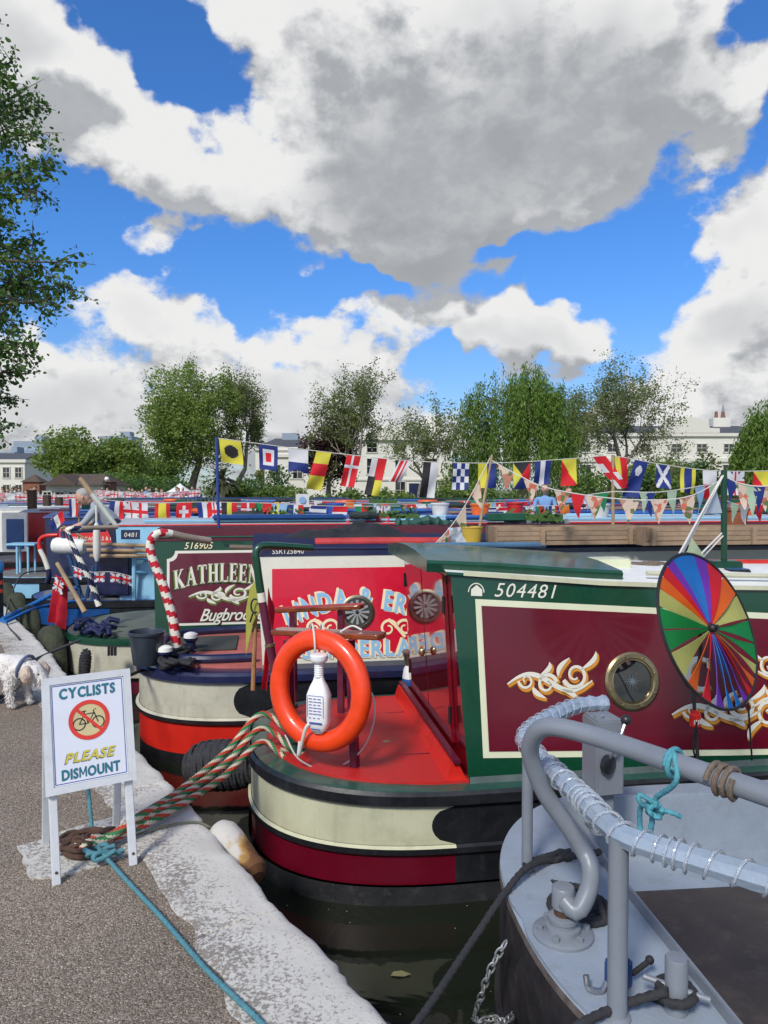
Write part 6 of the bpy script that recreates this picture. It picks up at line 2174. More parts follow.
for k, (lab, Y, X, sd, rf, stp) in enumerate((
  ('long pale blue narrowboat with white roof behind the timber trough', 12.2, 3.2, sky_paint, pale_roof, None),
  ('navy narrowboat with dark roof beyond the pale blue one', 15.0, 4.5, navy_paint, dark_roof, None),
  ('crimson narrowboat with grey roof lying beyond the navy one', 18.5, 1.5, darkred, grey_roof, None),
  ('pale blue and white narrowboat lying near the tall willow', 22.0, 4.5, sky_paint, grey_roof, None),
  ('blue narrowboat with dark roof lying close to the far bank by the willow', 26.5, 5.5, blue_paint, dark_roof, None),
  ('green narrowboat moored on the far bank below the tall white villa', 33.5, -1.0, green_paint, dark_roof, None),
  ('red narrowboat moored on the far bank below the mansion', 36.0, 14.0, darkred, dark_roof, None),
  ('blue narrowboat moored on the far bank below the large spreading tree', 38.5, -14.0, deep_blue, dark_roof, None))):
 far_boat(lab, Y, X=X, side=sd, roof=rf, stripe=stp, th=4 if Y < 30 else 1, L=16, group='narrowboats lying across the basin', zr=1.10 + .03 * (k % 3))
def roof_clutter():
 rng = random.Random(33)
 kinds = (('plank', 'wooden plank lying on a narrowboat roof in the middle of the basin', 'plank', mat('plank_wood', (.26, .19, .12), .8, vary=.3)),
   ('rolled_cover', 'dark rolled canvas cover on a narrowboat roof in the middle of the basin', 'rolled cover', mat('cover_dark', (.02, .03, .03), .8, vary=.3)),
   ('roof_pole', 'blue pole lying on a narrowboat roof in the middle of the basin', 'pole', mat('pole_blue', (.02, .10, .34), .5, vary=.2)),
   ('roof_box', 'green painted box on a narrowboat roof in the middle of the basin', 'box', mat('box_green', (.012, .09, .05), .5, vary=.2)),
   ('plant_trough', 'leafy plant trough on a narrowboat roof in the middle of the basin', 'plant trough', mat('plant_leaf', (.05, .11, .02), .8, vary=.5, vscale=30, bump=1, bscale=40)),
   ('lifering', 'orange life ring lying on a narrowboat roof in the middle of the basin', 'life ring', mat('ring_orange', (.65, .10, .02), .5)))
 grp = 'loose gear on the roofs of the middle boats'
 for Y, xs, z in ((10.9, (205, 560), 1.14), (13.4, (60, 470), 1.17), (13.0, (560, 768), 1.14), (16.2, (60, 560), 1.17), (15.8, (600, 768), 1.17), (19.0, (100, 700), 1.18), (22.5, (100, 740), 1.20), (25, (150, 740), 1.2)):
  n = int((xs[1] - xs[0]) / 42)
  for i in range(n):
   px = xs[0] + (xs[1] - xs[0]) * (i + rng.uniform(.1, .9)) / n
   x = at(px, 500, Y).x
   nm, lab, cat, m = kinds[rng.choice((0, 0, 1, 1, 1, 2, 2, 3, 4, 5))]
   y = Y + rng.uniform(-.2, .25) + .1 * 0
   mb = MB()
   L = rng.uniform(.35, .9)
   if nm == 'plank': mb.box((x, y, z + .03), (L * 1.5, .2, .04), rot=R(rng.uniform(2, 10)), bev=.006)
   elif nm == 'rolled_cover': mb.tube([(x + L * t, y + .03 * math.sin(t * 9), z + .09) for t in (0, .2, .4, .6, .8, 1)], [.04, .06, .05, .065, .055, .035], 9)
   elif nm == 'roof_pole': mb.tube([(x, y, z + .05), (x + L * 1.8, y + .2, z + .06)], .03, 8)
   elif nm == 'roof_box': mb.box((x, y, z + .065), (L * .6, .3, .11), rot=R(8), bev=.015)
   elif nm == 'plant_trough':
    for q in range(60):
     a = Vector((x + rng.uniform(-.4, .4), y + rng.uniform(-.12, .12), z + rng.uniform(.04, .17))); d = Vector((rng.gauss(0, 1), rng.gauss(0, 1), rng.gauss(.3, 1))).normalized() * .09
     s_ = d.orthogonal().normalized() * .03
     mb.add([a, a + d * .5 + s_, a + d, a + d * .5 - s_], [(0, 1, 2, 3)])
    mb.box((x, y, z + .05), (.85, .2, .1))
   else: mb.tube([(x + .26 * math.cos(t), y + .26 * math.sin(t), z + .05) for t in [2 * PI * q / 20 for q in range(20)]], .05, 8, closed=True)
   tag(mb.build(nm, m), lab, cat, grp + ' (' + cat + ')')
roof_clutter()
def banner():
 b = F_
 x0, _ = b.hit(59, 537)
 x1, _ = b.hit(122, 537); z0 = b.hit(90, 545)[1]; z1 = b.hit(90, 530)[1]
 x1 += .5
 root = thing('banner', 'red banner reading Camden Canals and Narrowboat on the navy cabin side', 'banner', b.M @ b.side(x0, z0, .02), b.th)
 mb = MB()
 mb.add([b.M @ p for p in (b.side(x0, z0, .014), b.side(x1, z0, .014), b.side(x1, z1, .014), b.side(x0, z1, .014), b.side(x0, z0, .024), b.side(x1, z0, .024), b.side(x1, z1, .024), b.side(x0, z1, .024))], [(0, 3, 2, 1), (4, 5, 6, 7), (0, 1, 5, 4), (1, 2, 6, 5), (2, 3, 7, 6), (3, 0, 4, 7)])
 mb.build('cloth', red_paint, root, world=True, smooth=0)
 mb = MB()
 vf = letters2d('CAMDEN CANALS & NARROWBOAT', .012); w0 = max(v[0] for v in vf[0])
 k = (x1 - x0 - .12) / w0
 decal(mb, xf2d(vf, k, k * 1.15), lambda u, v, o: b.M @ b.side(x0 + .06 + u, z0 + (z1 - z0) * .3 + v, o), 0, .028)
 mb.build('lettering', lettering_white, root, world=True, smooth=0)
banner()
def d_number():
 b = D
 p0 = b.hit(124, 537)
 vf = text2d('0481', 1, .1, .01, 1.1); w0 = max(v[0] for v in vf[0]); p1 = b.hit(137, 537); k = (p1[0] - p0[0]) / w0
 mb = MB()
 decal(mb, rect2d(p0[0] - .04, p0[1] - .03, p1[0] + .04, p0[1] + k * .8 + .03), lambda u, v, o: b.side(u, v, o), 1, .004)
 decal(mb, xf2d(vf, k, k), lambda u, v, o: b.side(p0[0] + u, p0[1] + v, o), 0, .008)
 mb.build('registration_number', [lettering_white, navy_paint], b.root, smooth=0)
 mb = MB(); mb.box(((2.2), -(b.hbc - b.tum) + .15, b.zr0 + .10), (1.9, .30, .07), bev=.02); mb.build('roof_box', blue_paint, b.root)
d_number()
flag_blue = mat('flag_blue', (.012, .03, .18), .75, vary=.08, trans=.2)
flag_white = mat('flag_white', (.68, .68, .68), .75, vary=.05, trans=.25)
flag_red = mat('flag_red', (.60, .012, .02), .75, vary=.08, trans=.2)
def stern_gear():
 Yd = 10.3
 root = thing('tube_rack', 'blue tubular frame standing on the stern of the blue boat', 'frame', at(85, 602, Yd))
 mb = MB()
 for a, b_ in (((62, 532), (78, 586)), ((78, 586), (84, 603)), ((94, 566), (85, 604)), ((75, 560), (80, 600)), ((98, 560), (92, 602))):
  mb.tube([at(*a, Yd), at(*b_, Yd - .05)], .03, 8)
 mb.tube([at(62, 532, Yd), at(106, 530, Yd + .3)], .025, 8)
 mb.build('tubes', mat('tube_blue', (.015, .05, .13), .4), root, world=True)
 root = thing('locker', 'navy seat locker on the stern of the blue boat', 'locker', at(116, 596, Yd + .1))
 mb = MB(); mb.box(at(118, 572, Yd + .1), (.46, .4, .62), bev=.02); mb.build('box', navy_paint, root, world=True)
 mb = MB(); mb.box(at(118, 548, Yd + .1), (.5, .44, .04), bev=.01); mb.build('lid', deep_blue, root, world=True)
 root = thing('stern_rail', 'pale blue rail by the light blue cabin door', 'rail', at(133, 602, Yd - .1))
 mb = MB(); mb.tube([at(134, 602, Yd - .1), at(134, 556, Yd - .1)], .03, 8); mb.tube([at(134, 572, Yd - .1), at(152, 573, Yd + .1)], .025, 8); mb.tube([at(134, 558, Yd - .1), at(152, 559, Yd + .1)], .025, 8)
 mb.build('tubes', sky_paint, root, world=True)
 for k, (y, lab) in enumerate(((546, 'uppermost of the three wooden poles laid across the blue stern'), (551, 'middle one of the three wooden poles laid across the blue stern'), (556, 'lowest of the three wooden poles laid across the blue stern'))):
  mb = MB(); mb.tube([at(84 + 3 * k, y - 2 + k, Yd - .3), at(150, y, Yd - .2)], .028, 8)
  tag(mb.build('wooden_pole', raw_wood), lab, 'pole', 'wooden poles on the blue stern')
 mb = MB(); a, c = at(52, 545, Yd), at(86, 547, Yd)
 mb.lathe([(0, 0), (.09, .02), (.11, .06), (.11, .42), (.09, .46), (0, .47)], 18, a, (c - a))
 tag(mb.build('rolled_cover', white_paint), 'white rolled cover tied under the blue frame', 'rolled cover')
 mb = MB(); mb.lathe([(0, 0), (.02, .01), (.045, .08), (.05, .2), (.045, .40), (.03, .50), (.015, .52), (.015, .75)], 14, at(97, 562, Yd - .5))
 tag(mb.build('hanging_fender', white_rope), 'white fender hanging upright under the wooden poles', 'fender')
 mb = MB(); mb.tube([at(80, 478, 9.6), at(92, 494, 9.6)], [.03, .036], 8, mi=0); mb.tube([at(92, 494, 9.6), at(117, 527, 9.6)], [.037, .03], 8, mi=1)
 tag(mb.build('boathook_pole', [raw_wood, mat('pole_pale', (.45, .48, .42), .5, vary=.2)]), 'long raised pole with bare wood tip above the bending man', 'pole')
 root = thing('red_ensign', 'red ensign drooping from a slanted wooden staff above the kerb', 'flag', at(85, 612, 8.9))
 mb = MB(); mb.tube([at(57, 563, 8.8), at(85, 612, 8.6)], [.024, .03], 8); mb.build('staff', raw_wood, root, world=True)
 V, F = hanging_cloth(at(56, 574, 8.8), at(68, 584, 8.75), at(49, 622, 8.85), at(64, 630, 8.8), fold=.03, seed=4)
 fl = cloth(V, F).build('cloth', ensign_red, root, world=True)
 mb = MB()
 n = Vector((.1, -1, .1)) * .05
 c0 = [at(57, 577, 8.74), at(65, 583, 8.70), at(63, 594, 8.71), at(54, 588, 8.75)]
 V = [p + Vector((0, -.03, 0)) for p in c0]
 cl = cloth(V, [(0, 1, 2, 3)])
 can = cl.build('canton', flag_blue, fl, world=True)
 mb = MB()
 for (a, b_, w, mi) in ((0, 2, .03, 0), (1, 3, .03, 0)):
  mb.bar(V[a] + Vector((0, -.006, 0)), V[b_] + Vector((0, -.006, 0)), w, .003, mi, up=(0, 1, 0))
 m01, m23, m12, m30 = (V[0] + V[1]) / 2, (V[2] + V[3]) / 2, (V[1] + V[2]) / 2, (V[3] + V[0]) / 2
 for (a, b_, w, mi, o) in ((m01, m23, .04, 0, -.009), (m12, m30, .04, 0, -.0095), (m01, m23, .02, 1, -.012), (m12, m30, .02, 1, -.0125)):
  mb.bar(a + Vector((0, o, 0)), b_ + Vector((0, o, 0)), w, .002, mi, up=(0, 1, 0))
 mb.build('union_cross', [flag_white, flag_red], can, world=True, smooth=0)
 root = thing('small_table', 'light blue little table standing on the light blue stern', 'table', at(26, 566, 13.3))
 mb = MB(); mb.box(at(25, 544, 13.3), (.52, .36, .04), bev=.01); mb.build('top', sky_paint, root, world=True)
 for (px, dy) in ((17, -.13), (28, -.13), (35, .13), (20, .13)):
  mb = MB(); p = at(px, 545, 13.3 + dy); q = Vector((p.x, p.y, .09)); mb.tube([q, p], .022, 8); mb.build('leg', sky_paint, root, world=True)
 Yt = 12.4
 F_.swan_tiller([at(47, 583, Yt), at(49, 574, Yt), at(45, 560, Yt), at(40, 549, Yt), at(40, 540, Yt), at(46, 536, Yt), at(58, 535, Yt)], .04, [lettering_white, red_paint, navy_paint], lambda t, i, j: 2 if t < .2 else (0 if t < .52 else 1))
 for (px, py0, py1, Y, lab, m) in ((32, 560, 490, 17, 'tall dark timber post by the light blue stern', dark_wood), (47, 540, 495, 19, 'dark timber post beside the pavilion roof', dark_wood), (59, 540, 497, 19.5, 'dark timber post left of the bending man', dark_wood), (24, 550, 514, 16, 'maroon pole beside the blue cabin door', darkred), (30, 550, 512, 16.2, 'second maroon pole next to the blue cabin door', darkred)):
  mb = MB(); p = at(px, py1, Y); mb.box((p.x, p.y, (p.z - .6) / 2), (.16 if m is dark_wood else .09, .16 if m is dark_wood else .09, p.z + .6), bev=.012)
  tag(mb.build('timber_post' if m is dark_wood else 'pole', m), lab, 'post')
 root = thing('cabin_door', 'blue door in a white frame standing open at the left boat', 'door', at(15, 560, 15.2))
 mb = MB(); p = at(15, 532, 15.2); mb.box(p, (.52, .06, .80), bev=.01); fr = mb.build('frame', white_paint, root, world=True)
 mb = MB(); mb.box(p + Vector((.02, -.035, -.04)), (.36, .03, .62), bev=.01); mb.build('panel', blue_paint, root, world=True)
stern_gear()
# ------------------------------------------------------------------ things on the roofs
def roof_things():
 for (xa, xb, lab, legs) in ((497, 641, 'long slatted timber trough on the cream boat roof beside the yellow bucket', (543, 636)), (646, 900, 'long slatted timber trough on the cream boat roof behind the green post', (652, 760))):
  Y = 6.25
  a, b_ = at(xa, 527, Y), at(xb, 526, Y + (xb - xa) / 740 * Y * .158)
  zt, zb = a.z, at(xa, 546, Y).z
  root = thing('timber_trough', lab, 'trough', (a.x, a.y, 1.15), 0, 'timber troughs on the roof')
  d = (Vector((b_.x, b_.y, 0)) - Vector((a.x, a.y, 0))); L = d.length; d.normalize()
  nv = Vector((-d.y, d.x, 0))
  mb = MB()
  for k in range(4):
   z = zb + (zt - zb) * (k + .5) / 4
   for o in (0, .30):
    p = Vector((a.x, a.y, z)) + nv * o
    mb.bar(p, p + d * L, .022, (zt - zb) / 4 - .004, bev=.003)
  for t in (0, L):
   p = Vector((a.x, a.y, (zt + zb) / 2)) + d * t
   mb.bar(p + nv * .0, p + nv * .3, .022, zt - zb, bev=.003)
  mb.build('slats', mat('trough_wood', (.30, .21, .135), .75, vary=.28, vscale=5, dirt=.4, dirtcol=(.17, .13, .09), bump=.2, bscale=40), root, world=True)
  for px in legs:
   t = (at(px, 530, Y).x - a.x) / d.x
   p = Vector((a.x, a.y, 0)) + d * t - nv * .02
   mb = MB(); mb.bar((p.x, p.y, 1.13), (p.x, p.y, zt - .01), .05, .04, up=d, bev=.004); mb.build('leg', mat('trough_wood'), root, world=True)
  mb = MB(); p = Vector((a.x, a.y, zb + .04)) + nv * .15; mb.bar(p, p + d * L, .27, .03); mb.build('base_board', dark_wood, root, world=True)
 p = at(472, 546, 6.35)
 root = thing('yellow_bucket', 'yellow tin bucket with a tilted stick on the cream boat roof', 'bucket', p)
 mb = MB(); mb.lathe([(0, 0), (.072, .0), (.090, .155), (.094, .158), (.094, .168), (.086, .168), (.07, .01), (0, .01)], 24); mb.build('body', mat('bucket_yellow', (.55, .38, .05), .4, vary=.1, dirt=.2), root)
 mb = MB(); mb.tube([at(478, 538, 6.35), at(483, 505, 6.36), at(492, 455, 6.4)], [.014, .012, .009], 8); st = tag(mb.build('stick', raw_wood), 'thin tilted stick rising from the yellow bucket', 'stick')
 mb = MB()
 V, F = hanging_cloth(at(448, 528, 6.4), at(462, 527, 6.45), at(440, 546, 6.3), at(470, 547, 6.3), fold=.05, seed=8)
 c = cloth(V, F); tag(c.build('draped_sheet', mat('sheet_grey', (.38, .42, .47), .8, vary=.1)), 'pale grey sheet slumped beside the yellow bucket', 'sheet')
 mb = MB(); a, b_ = at(315, 543, 6.25), at(442, 542, 6.45)
 mb.tube([a, a.lerp(b_, .5) + Vector((0, 0, .004)), b_], .042, 12)
 tag(mb.build('red_pole', mat('faded_red', (.46, .035, .035), .55, vary=.2, dirt=.3, dirtcol=(.3, .1, .08))), 'thick faded red pole lying along the cream boat roof', 'pole')
 mb = MB(); mb.tube([at(424, 546, 6.08), at(545, 545, 6.3)], .028, 10)
 tag(mb.build('blue_pole', mat('steel_blue', (.06, .14, .24), .4, vary=.15)), 'steel blue pole lying on the cream boat roof in front of the bucket', 'pole')
 mb = MB()
 mb.tube([at(230, 547, 6.25), at(315, 549, 6.2)], .02, 8)
 tag(mb.build('rope_bundle', brown_rope), 'pale brown rope laid along the navy roof edge', 'rope')
 Y = 6.75
 V, F = [], []
 n, m = 60, 16
 for i in range(n + 1):
  for j in range(m + 1):
   u, v = i / n, j / m
   x = at(284 + 124 * u, 530, Y).x
   h = 1.165 + (.13 * math.sin(PI * u) ** .6 * math.sin(PI * v) ** .7) * (.50 + .6 * abs(mnoise.noise((u * 6, v * 3, 2))) + .22 * abs(mnoise.noise((u * 15, v * 6, 4))) + .5 * math.exp(-((u - .75) / .18) ** 2))
   V.append((x, Y - .25 + .5 * v + .158 * (x + .4), h))
 for i in range(n):
  for j in range(m):
   F.append((i * (m + 1) + j, (i + 1) * (m + 1) + j, (i + 1) * (m + 1) + j + 1, i * (m + 1) + j + 1))
 cl = cloth(V, F); tag(cl.build('tarpaulin', canvas_black), 'crumpled black tarpaulin heaped on the cream boat roof behind the red pole', 'tarpaulin')
 mb = MB(); mb.tube([at(205, 531, 9.0), at(312, 528, 9.2)], .035, 10); tag(mb.build('black_pole', rubber), 'black pole lying along the maroon roof edge', 'pole')
 mb = MB(); mb.tube([at(196, 541, 8.3), at(280, 538, 8.5)], .03, 10); tag(mb.build('maroon_pole', darkred), 'maroon pole lying on the Kathleen boat roof', 'pole')
 rng = random.Random(12)
 items = [(395, 'rolled dark green tarpaulin on the light blue boat roof', mat('tarp_green', (.02, .08, .06), .7, vary=.3)), (505, 'rolled grey tarpaulin on the light blue boat roof', mat('tarp_grey', (.14, .16, .17), .7, vary=.3)), (345, 'rolled red tarpaulin on the light blue boat roof', mat('tarp_red', (.4, .02, .03), .7, vary=.3))]
 for (px, lab, m) in items:
  mb = MB()
  Y = 10.9
  pts = [at(px + k * 9, 523 + 2 * math.sin(k * 1.3), Y + .02 * k) for k in range(8)]
  mb.tube(spline(pts, 3), [.07 + .03 * math.sin(i * 1.9) * (1 if i % 3 else .4) for i in range(22)], 9)
  tag(mb.build('rolled_tarpaulin', m), lab, 'tarpaulin')
 for (px, Y, lab, col) in ((480, 11.9, 'orange lifejacket on a roof behind the yellow bucket', (.7, .12, .02)), (735, 8.9, 'terracotta pot on the roof behind the green post', (.30, .09, .04)), (745, 12.6, 'orange storage tub on the pale blue boat roof', (.6, .10, .03)), (515, 13.4, 'red storage tub near the timber trough', (.55, .02, .02)), (440, 12.6, 'white storage tub near the timber trough', (.6, .6, .6)), (335, 12.4, 'blue storage tub behind the black tarpaulin', (.02, .08, .35)), (600, 11.8, 'pale storage tub behind the floral pennants', (.5, .52, .5)), (250, 13.2, 'green storage tub behind the Kathleen boat', (.02, .2, .08))):
  p = at(px, 512, Y); z = 1.15
  mb = MB(); mb.lathe([(0, 0), (.12, 0), (.15, .2), (.165, .205), (.165, .23), (.14, .232), (0, .225)], 16, (p.x, p.y, z))
  tag(mb.build('tub', mat('tub_%d' % px, col, .6, vary=.15)), lab, 'tub')
roof_things()
mb = MB(); mb.bar(at(688, 563, 5.25), at(860, 563, 5.6), .05, .05, bev=.008)
tag(mb.build('red_batten', red_paint), 'long red batten on the far edge of the white cabin roof', 'batten')
mb = MB()
c = at(645, 566, 4.95)
rope(mb, [c + Vector(((.16 - .006 * i) * math.cos(i * .55), (.07 - .002 * i) * math.sin(i * .55), .012 + .004 * (i % 3))) for i in range(22)], .010)
tag(mb.build('rope_coil', brown_rope), 'brown rope coil lying on the white cabin roof behind the spinner', 'rope')
mb = MB(); mb.box(at(600, 565, 4.8) + Vector((0, 0, .01)), (.34, .2, .07), rot=R(9), bev=.012)
tag(mb.build('roof_vent_box', cream_line), 'low cream box on the white cabin roof beside the green hatch', 'box')
rng_ = random.Random(5)
for (px, py) in ((400, 974),):
 p = gp(px, py, WATER_Z + .004); mb = MB(); a = rng_.uniform(0, 6)
 s_ = rng_.uniform(.02, .04)
 mb.add([p + Vector((s_ * math.cos(a + t) * (1 if i % 3 else 1.5), s_ * .6 * math.sin(a + t), .003 * (i % 2))) for i, t in enumerate([2 * PI * q / 8 for q in range(8)])], [tuple(range(8))])
 tag(mb.build('floating_leaf', mat('dead_leaf', (.17, .16, .07), .7, vary=.3)), 'small yellowish leaf floating on the dark water', 'leaf')
# ------------------------------------------------------------------ people
def person(label, loc, rz, J, hair, shirt, trousers, skin=(.52, .30, .21), shoe=(.03, .03, .03), scale=1.0, sub=2, hold=None):
 root = thing('person', label, 'person', loc, rz)
 S = lambda p: Vector(p) * scale
 r = lambda v: v * scale if not isinstance(v, tuple) else (v[0] * scale, v[1] * scale)
 jt = {k: (S(v[0]), r(v[1])) for k, v in J.items() if not k.startswith('head')}
 bones = [('pelvis', 'waist'), ('waist', 'chest'), ('chest', 'neck')]
 for s in 'lr':
  bones += [('pelvis', 'hip' + s), ('hip' + s, 'knee' + s), ('knee' + s, 'ankle' + s), ('ankle' + s, 'toe' + s), ('chest', 'sho' + s), ('sho' + s, 'elb' + s), ('elb' + s, 'wri' + s), ('wri' + s, 'palm' + s)]
 V, F = skin_mesh(jt, bones, sub)
 mb = MB()
 segs = []
 for a, b_ in bones:
  if a in ('hipl', 'hipr', 'pelvis') or b_ in ('anklel', 'ankler', 'kneel', 'kneer'): m = 2
  elif b_.startswith('toe'): m = 3
  elif b_ == 'neck' and False: m = 0
  elif b_.startswith('wri') or b_.startswith('palm'): m = 0
  else: m = 1
  if (a, b_) == ('pelvis', 'waist'): m = 2
  segs.append((jt[a][0], jt[b_][0], m))
 def near(p):
  best, bm_ = 1e9, 1
  for a, b_, m in segs:
   d = b_ - a; t = max(0, min(1, (p - a).dot(d) / max(d.length_squared, 1e-9)))
   q = (p - a - d * t).length
   if q < best: best, bm_ = q, m
  return bm_
 ms = []
 for f in F:
  c = sum((V[i] for i in f), Vector()) / len(f)
  ms.append(near(c))
 mb.add(V, F, ms)
 hp, hr = S(J['head'][0]), J['head'][1] * scale
 fd = Vector(J['head'][2]).normalized()   # facing
 upd = Vector(J['head'][3]).normalized()
 sd = upd.cross(fd).normalized()
 fd = sd.cross(upd).normalized()
 T = lambda x, y, z: hp + fd * x * hr + sd * y * hr + upd * z * hr
 o = len(mb.v)
 mb.ball((0, 0, 0), 1.0, 16)
 for i in range(o, len(mb.v)):
  v = mb.v[i]
  x, y, z = v.x * .98, v.y * .76, v.z * 1.14
  if z < 0 and x > 0: x *= 1 - .12 * -z; y *= 1 - .28 * -z
  if z < 0 and x < 0: x *= 1 + .35 * z
  mb.v[i] = T(x, y, z)
 mb.tube([S(J['neck'][0]), T(-.12, 0, -.55)], J['neck'][1] * scale * .85 if not isinstance(J['neck'][1], tuple) else .05 * scale, 10)
 mb.tube([T(.85, 0, .16), T(1.08, 0, -.16), T(.9, 0, -.28)], [.07 * hr, .15 * hr, .12 * hr], 6)
 for s in (-1, 1):
  mb.ball(T(-.02, .77 * s, -.05), (.16 * hr, .10 * hr, .26 * hr), 8)
 for s in 'lr':
  pw, wr = jt['palm' + s][0], jt['wri' + s][0]
  d = (pw - wr).normalized(); sx = d.orthogonal().normalized(); cr = d.cross(sx)
  for k in range(4):
   b0 = pw + sx * (.018 * (k - 1.5)) * scale
   l = (.060, .072, .068, .052)[k] * scale
   mb.tube([b0 - d * .01, b0 + d * l * .55, b0 + d * l * .85 + cr * l * .35], [.0095 * scale, .0085 * scale, .006 * scale], 6)
  b0 = wr.lerp(pw, .5) + sx * .03 * scale
  mb.tube([b0, b0 + d * .03 * scale + sx * .025 * scale, b0 + d * .055 * scale + sx * .025 * scale], [.011 * scale, .010 * scale, .007 * scale], 6)
 key = '%d' % (abs(hash(label)) % 100000)
 sk = mat('skin_tone', skin, .55, vary=.08, vscale=20)
 mb.build('body', [sk, mat('shirt_' + label[:12].replace(' ', '_'), shirt, .85, vary=.12, vscale=8, bump=.3, bscale=14), mat('trousers_' + label[:12].replace(' ', '_'), trousers, .85, vary=.15, vscale=8), mat('shoe_leather', shoe, .5)], root, smooth=180)
 mb = MB()
 mb.ball((0, 0, 0), 1.0, 16)
 for i, v in enumerate(mb.v):
  x, y, z = v.x * 1.03 - .06, v.y * .83, v.z * 1.17 + .05
  if v.x > .35 and v.z < .55: x, y, z = v.x * .7, v.y * .6, v.z * .9
  if v.z < -.35: x, y, z = v.x * .7 - .05, v.y * .6, v.z * .8
  mb.v[i] = T(x, y, z + .02 * mnoise.noise(v * 6))
 mb.build('hair', mat('hair_' + label[:10].replace(' ', '_'), hair, .8, vary=.25, vscale=40, bump=.5, bscale=120), root, smooth=180)
 mb = MB()
 for s in (-1, 1): mb.ball(T(.86, .30 * s, .12), (.09 * hr, .09 * hr, .07 * hr), 8)
 mb.tube([T(.90, -.22, -.50), T(.95, 0, -.49), T(.90, .22, -.50)], .035 * hr, 5)
 mb.build('face_features', mat('face_dark', (.08, .03, .025), .5), root)
 return root
STAND = lambda armf=.0, turn=0: {
 'pelvis': ((0, 0, .93), (.16, .11)), 'waist': ((0, 0, 1.10), (.145, .10)), 'chest': ((0, 0, 1.33), (.17, .115)), 'neck': ((.0, 0, 1.50), .055), 'head': ((.03, 0, 1.635), .105, (1, 0, -.1), (0, 0, 1)),
 **{k: v for s, sg in (('l', 1), ('r', -1)) for k, v in {
  'hip' + s: ((0, .10 * sg, .86), .095), 'knee' + s: ((.02, .11 * sg, .48), .062), 'ankle' + s: ((-.01, .115 * sg, .08), .042), 'toe' + s: ((.14, .125 * sg, .035), .036),
  'sho' + s: ((0, .19 * sg, 1.42), .062), 'elb' + s: ((-.02 + armf * .3, .25 * sg, 1.14), .045), 'wri' + s: ((.10 + armf * .5, .22 * sg, .95 + armf * .25), .032), 'palm' + s: ((.15 + armf * .55, .20 * sg, .90 + armf * .28), .034)}.items()}}
BEND = {
 'pelvis': ((-.16, 0, .92), (.16, .13)), 'waist': ((-.06, 0, 1.06), (.15, .12)), 'chest': ((.12, 0, 1.24), (.17, .14)), 'neck': ((.26, 0, 1.35), .055), 'head': ((.35, 0, 1.43), .108, (.75, 0, -.55), (.55, 0, .8)),
 **{k: v for s, sg in (('l', 1), ('r', -1)) for k, v in {
  'hip' + s: ((-.14, .10 * sg, .84), .10), 'knee' + s: ((-.06 - .05 * sg, .12 * sg, .46), .064), 'ankle' + s: ((-.10 - .08 * sg, .12 * sg, .08), .044), 'toe' + s: ((.05 - .08 * sg, .13 * sg, .035), .038),
  'sho' + s: ((.14, .20 * sg, 1.27), .066), 'elb' + s: ((.30, .25 * sg, 1.05), .048), 'wri' + s: ((.52, .16 * sg, .98), .034), 'palm' + s: ((.59, .14 * sg, .965), .035)}.items()}}
q = gp(104, 600, .08); q = Vector((at(110, 560, 10.5).x, 10.5, .085))
person('man with grey hair and grey T-shirt bending over the blue stern rail', q, R(188), BEND, (.35, .33, .31), (.30, .33, .36), (.012, .018, .045), scale=.99)
SIT = STAND(.5)
p = at(545, 490, 15.6)
person('person in a light blue shirt standing among boats under the signal flags', (p.x, p.y, .1), R(-100), STAND(.3), (.12, .08, .05), (.16, .30, .52), (.06, .07, .10), scale=.93)
p = at(568, 493, 16.2)
person('person in a pale grey top beside the one in the blue shirt', (p.x, p.y, .1), R(-80), STAND(.1), (.20, .14, .08), (.42, .46, .48), (.05, .05, .06), scale=.89)
p = at(183, 490, 47.0)
person('person in dark clothes standing by the white tent', (p.x, p.y, 0), R(-90), STAND(.0), (.03, .02, .02), (.02, .02, .025), (.02, .02, .03))
p = at(146, 490, 46.0)
person('person in a blue jacket near the white tent', (p.x, p.y, 0), R(-60), STAND(.0), (.10, .06, .04), (.06, .12, .25), (.03, .03, .05), scale=1.03)
def crowd():
 rng = random.Random(9)
 mb = MB()
 ms = [mat('crowd_%d' % i, c, .85) for i, c in enumerate(((.45, .45, .45), (.03, .04, .08), (.35, .05, .06), (.06, .12, .3), (.5, .42, .3), (.45, .28, .2), (.04, .03, .02)))]
 for i in range(80):
  px = rng.uniform(-10, 205) if i < 60 else rng.uniform(560, 760)
  Y = rng.uniform(45.5, 52)
  x = at(px, 490, Y).x
  h = rng.uniform(1.55, 1.85) / 1.75
  c1, c2 = rng.choice([0, 1, 2, 3, 4]), rng.choice([1, 1, 3, 6])
  for sg in (-1, 1):
   mb.tube([(x + sg * .09, Y, 0), (x + sg * .09, Y, .45 * h), (x + sg * .08, Y, .88 * h)], [.05, .06, .09], 6, mi=c2)
   mb.tube([(x + sg * .2, Y, 1.40 * h), (x + sg * .26, Y - .03, 1.12 * h), (x + sg * .22, Y - .12, .92 * h)], [.055, .045, .035], 6, mi=c1)
  mb.tube([(x, Y, .82 * h), (x, Y, 1.1 * h), (x, Y, 1.38 * h), (x, Y, 1.48 * h)], [.15, .15, .19, .07], 8, mi=c1)
  mb.ball((x, Y, 1.62 * h), (.095, .11, .125), 8, mi=5); mb.ball((x, Y + .02, 1.66 * h), (.105, .115, .115), 8, mi=6)
 tag(mb.build('crowd', ms), 'visitors walking along the far bank seen between the boats', 'crowd', kind='stuff')
crowd()
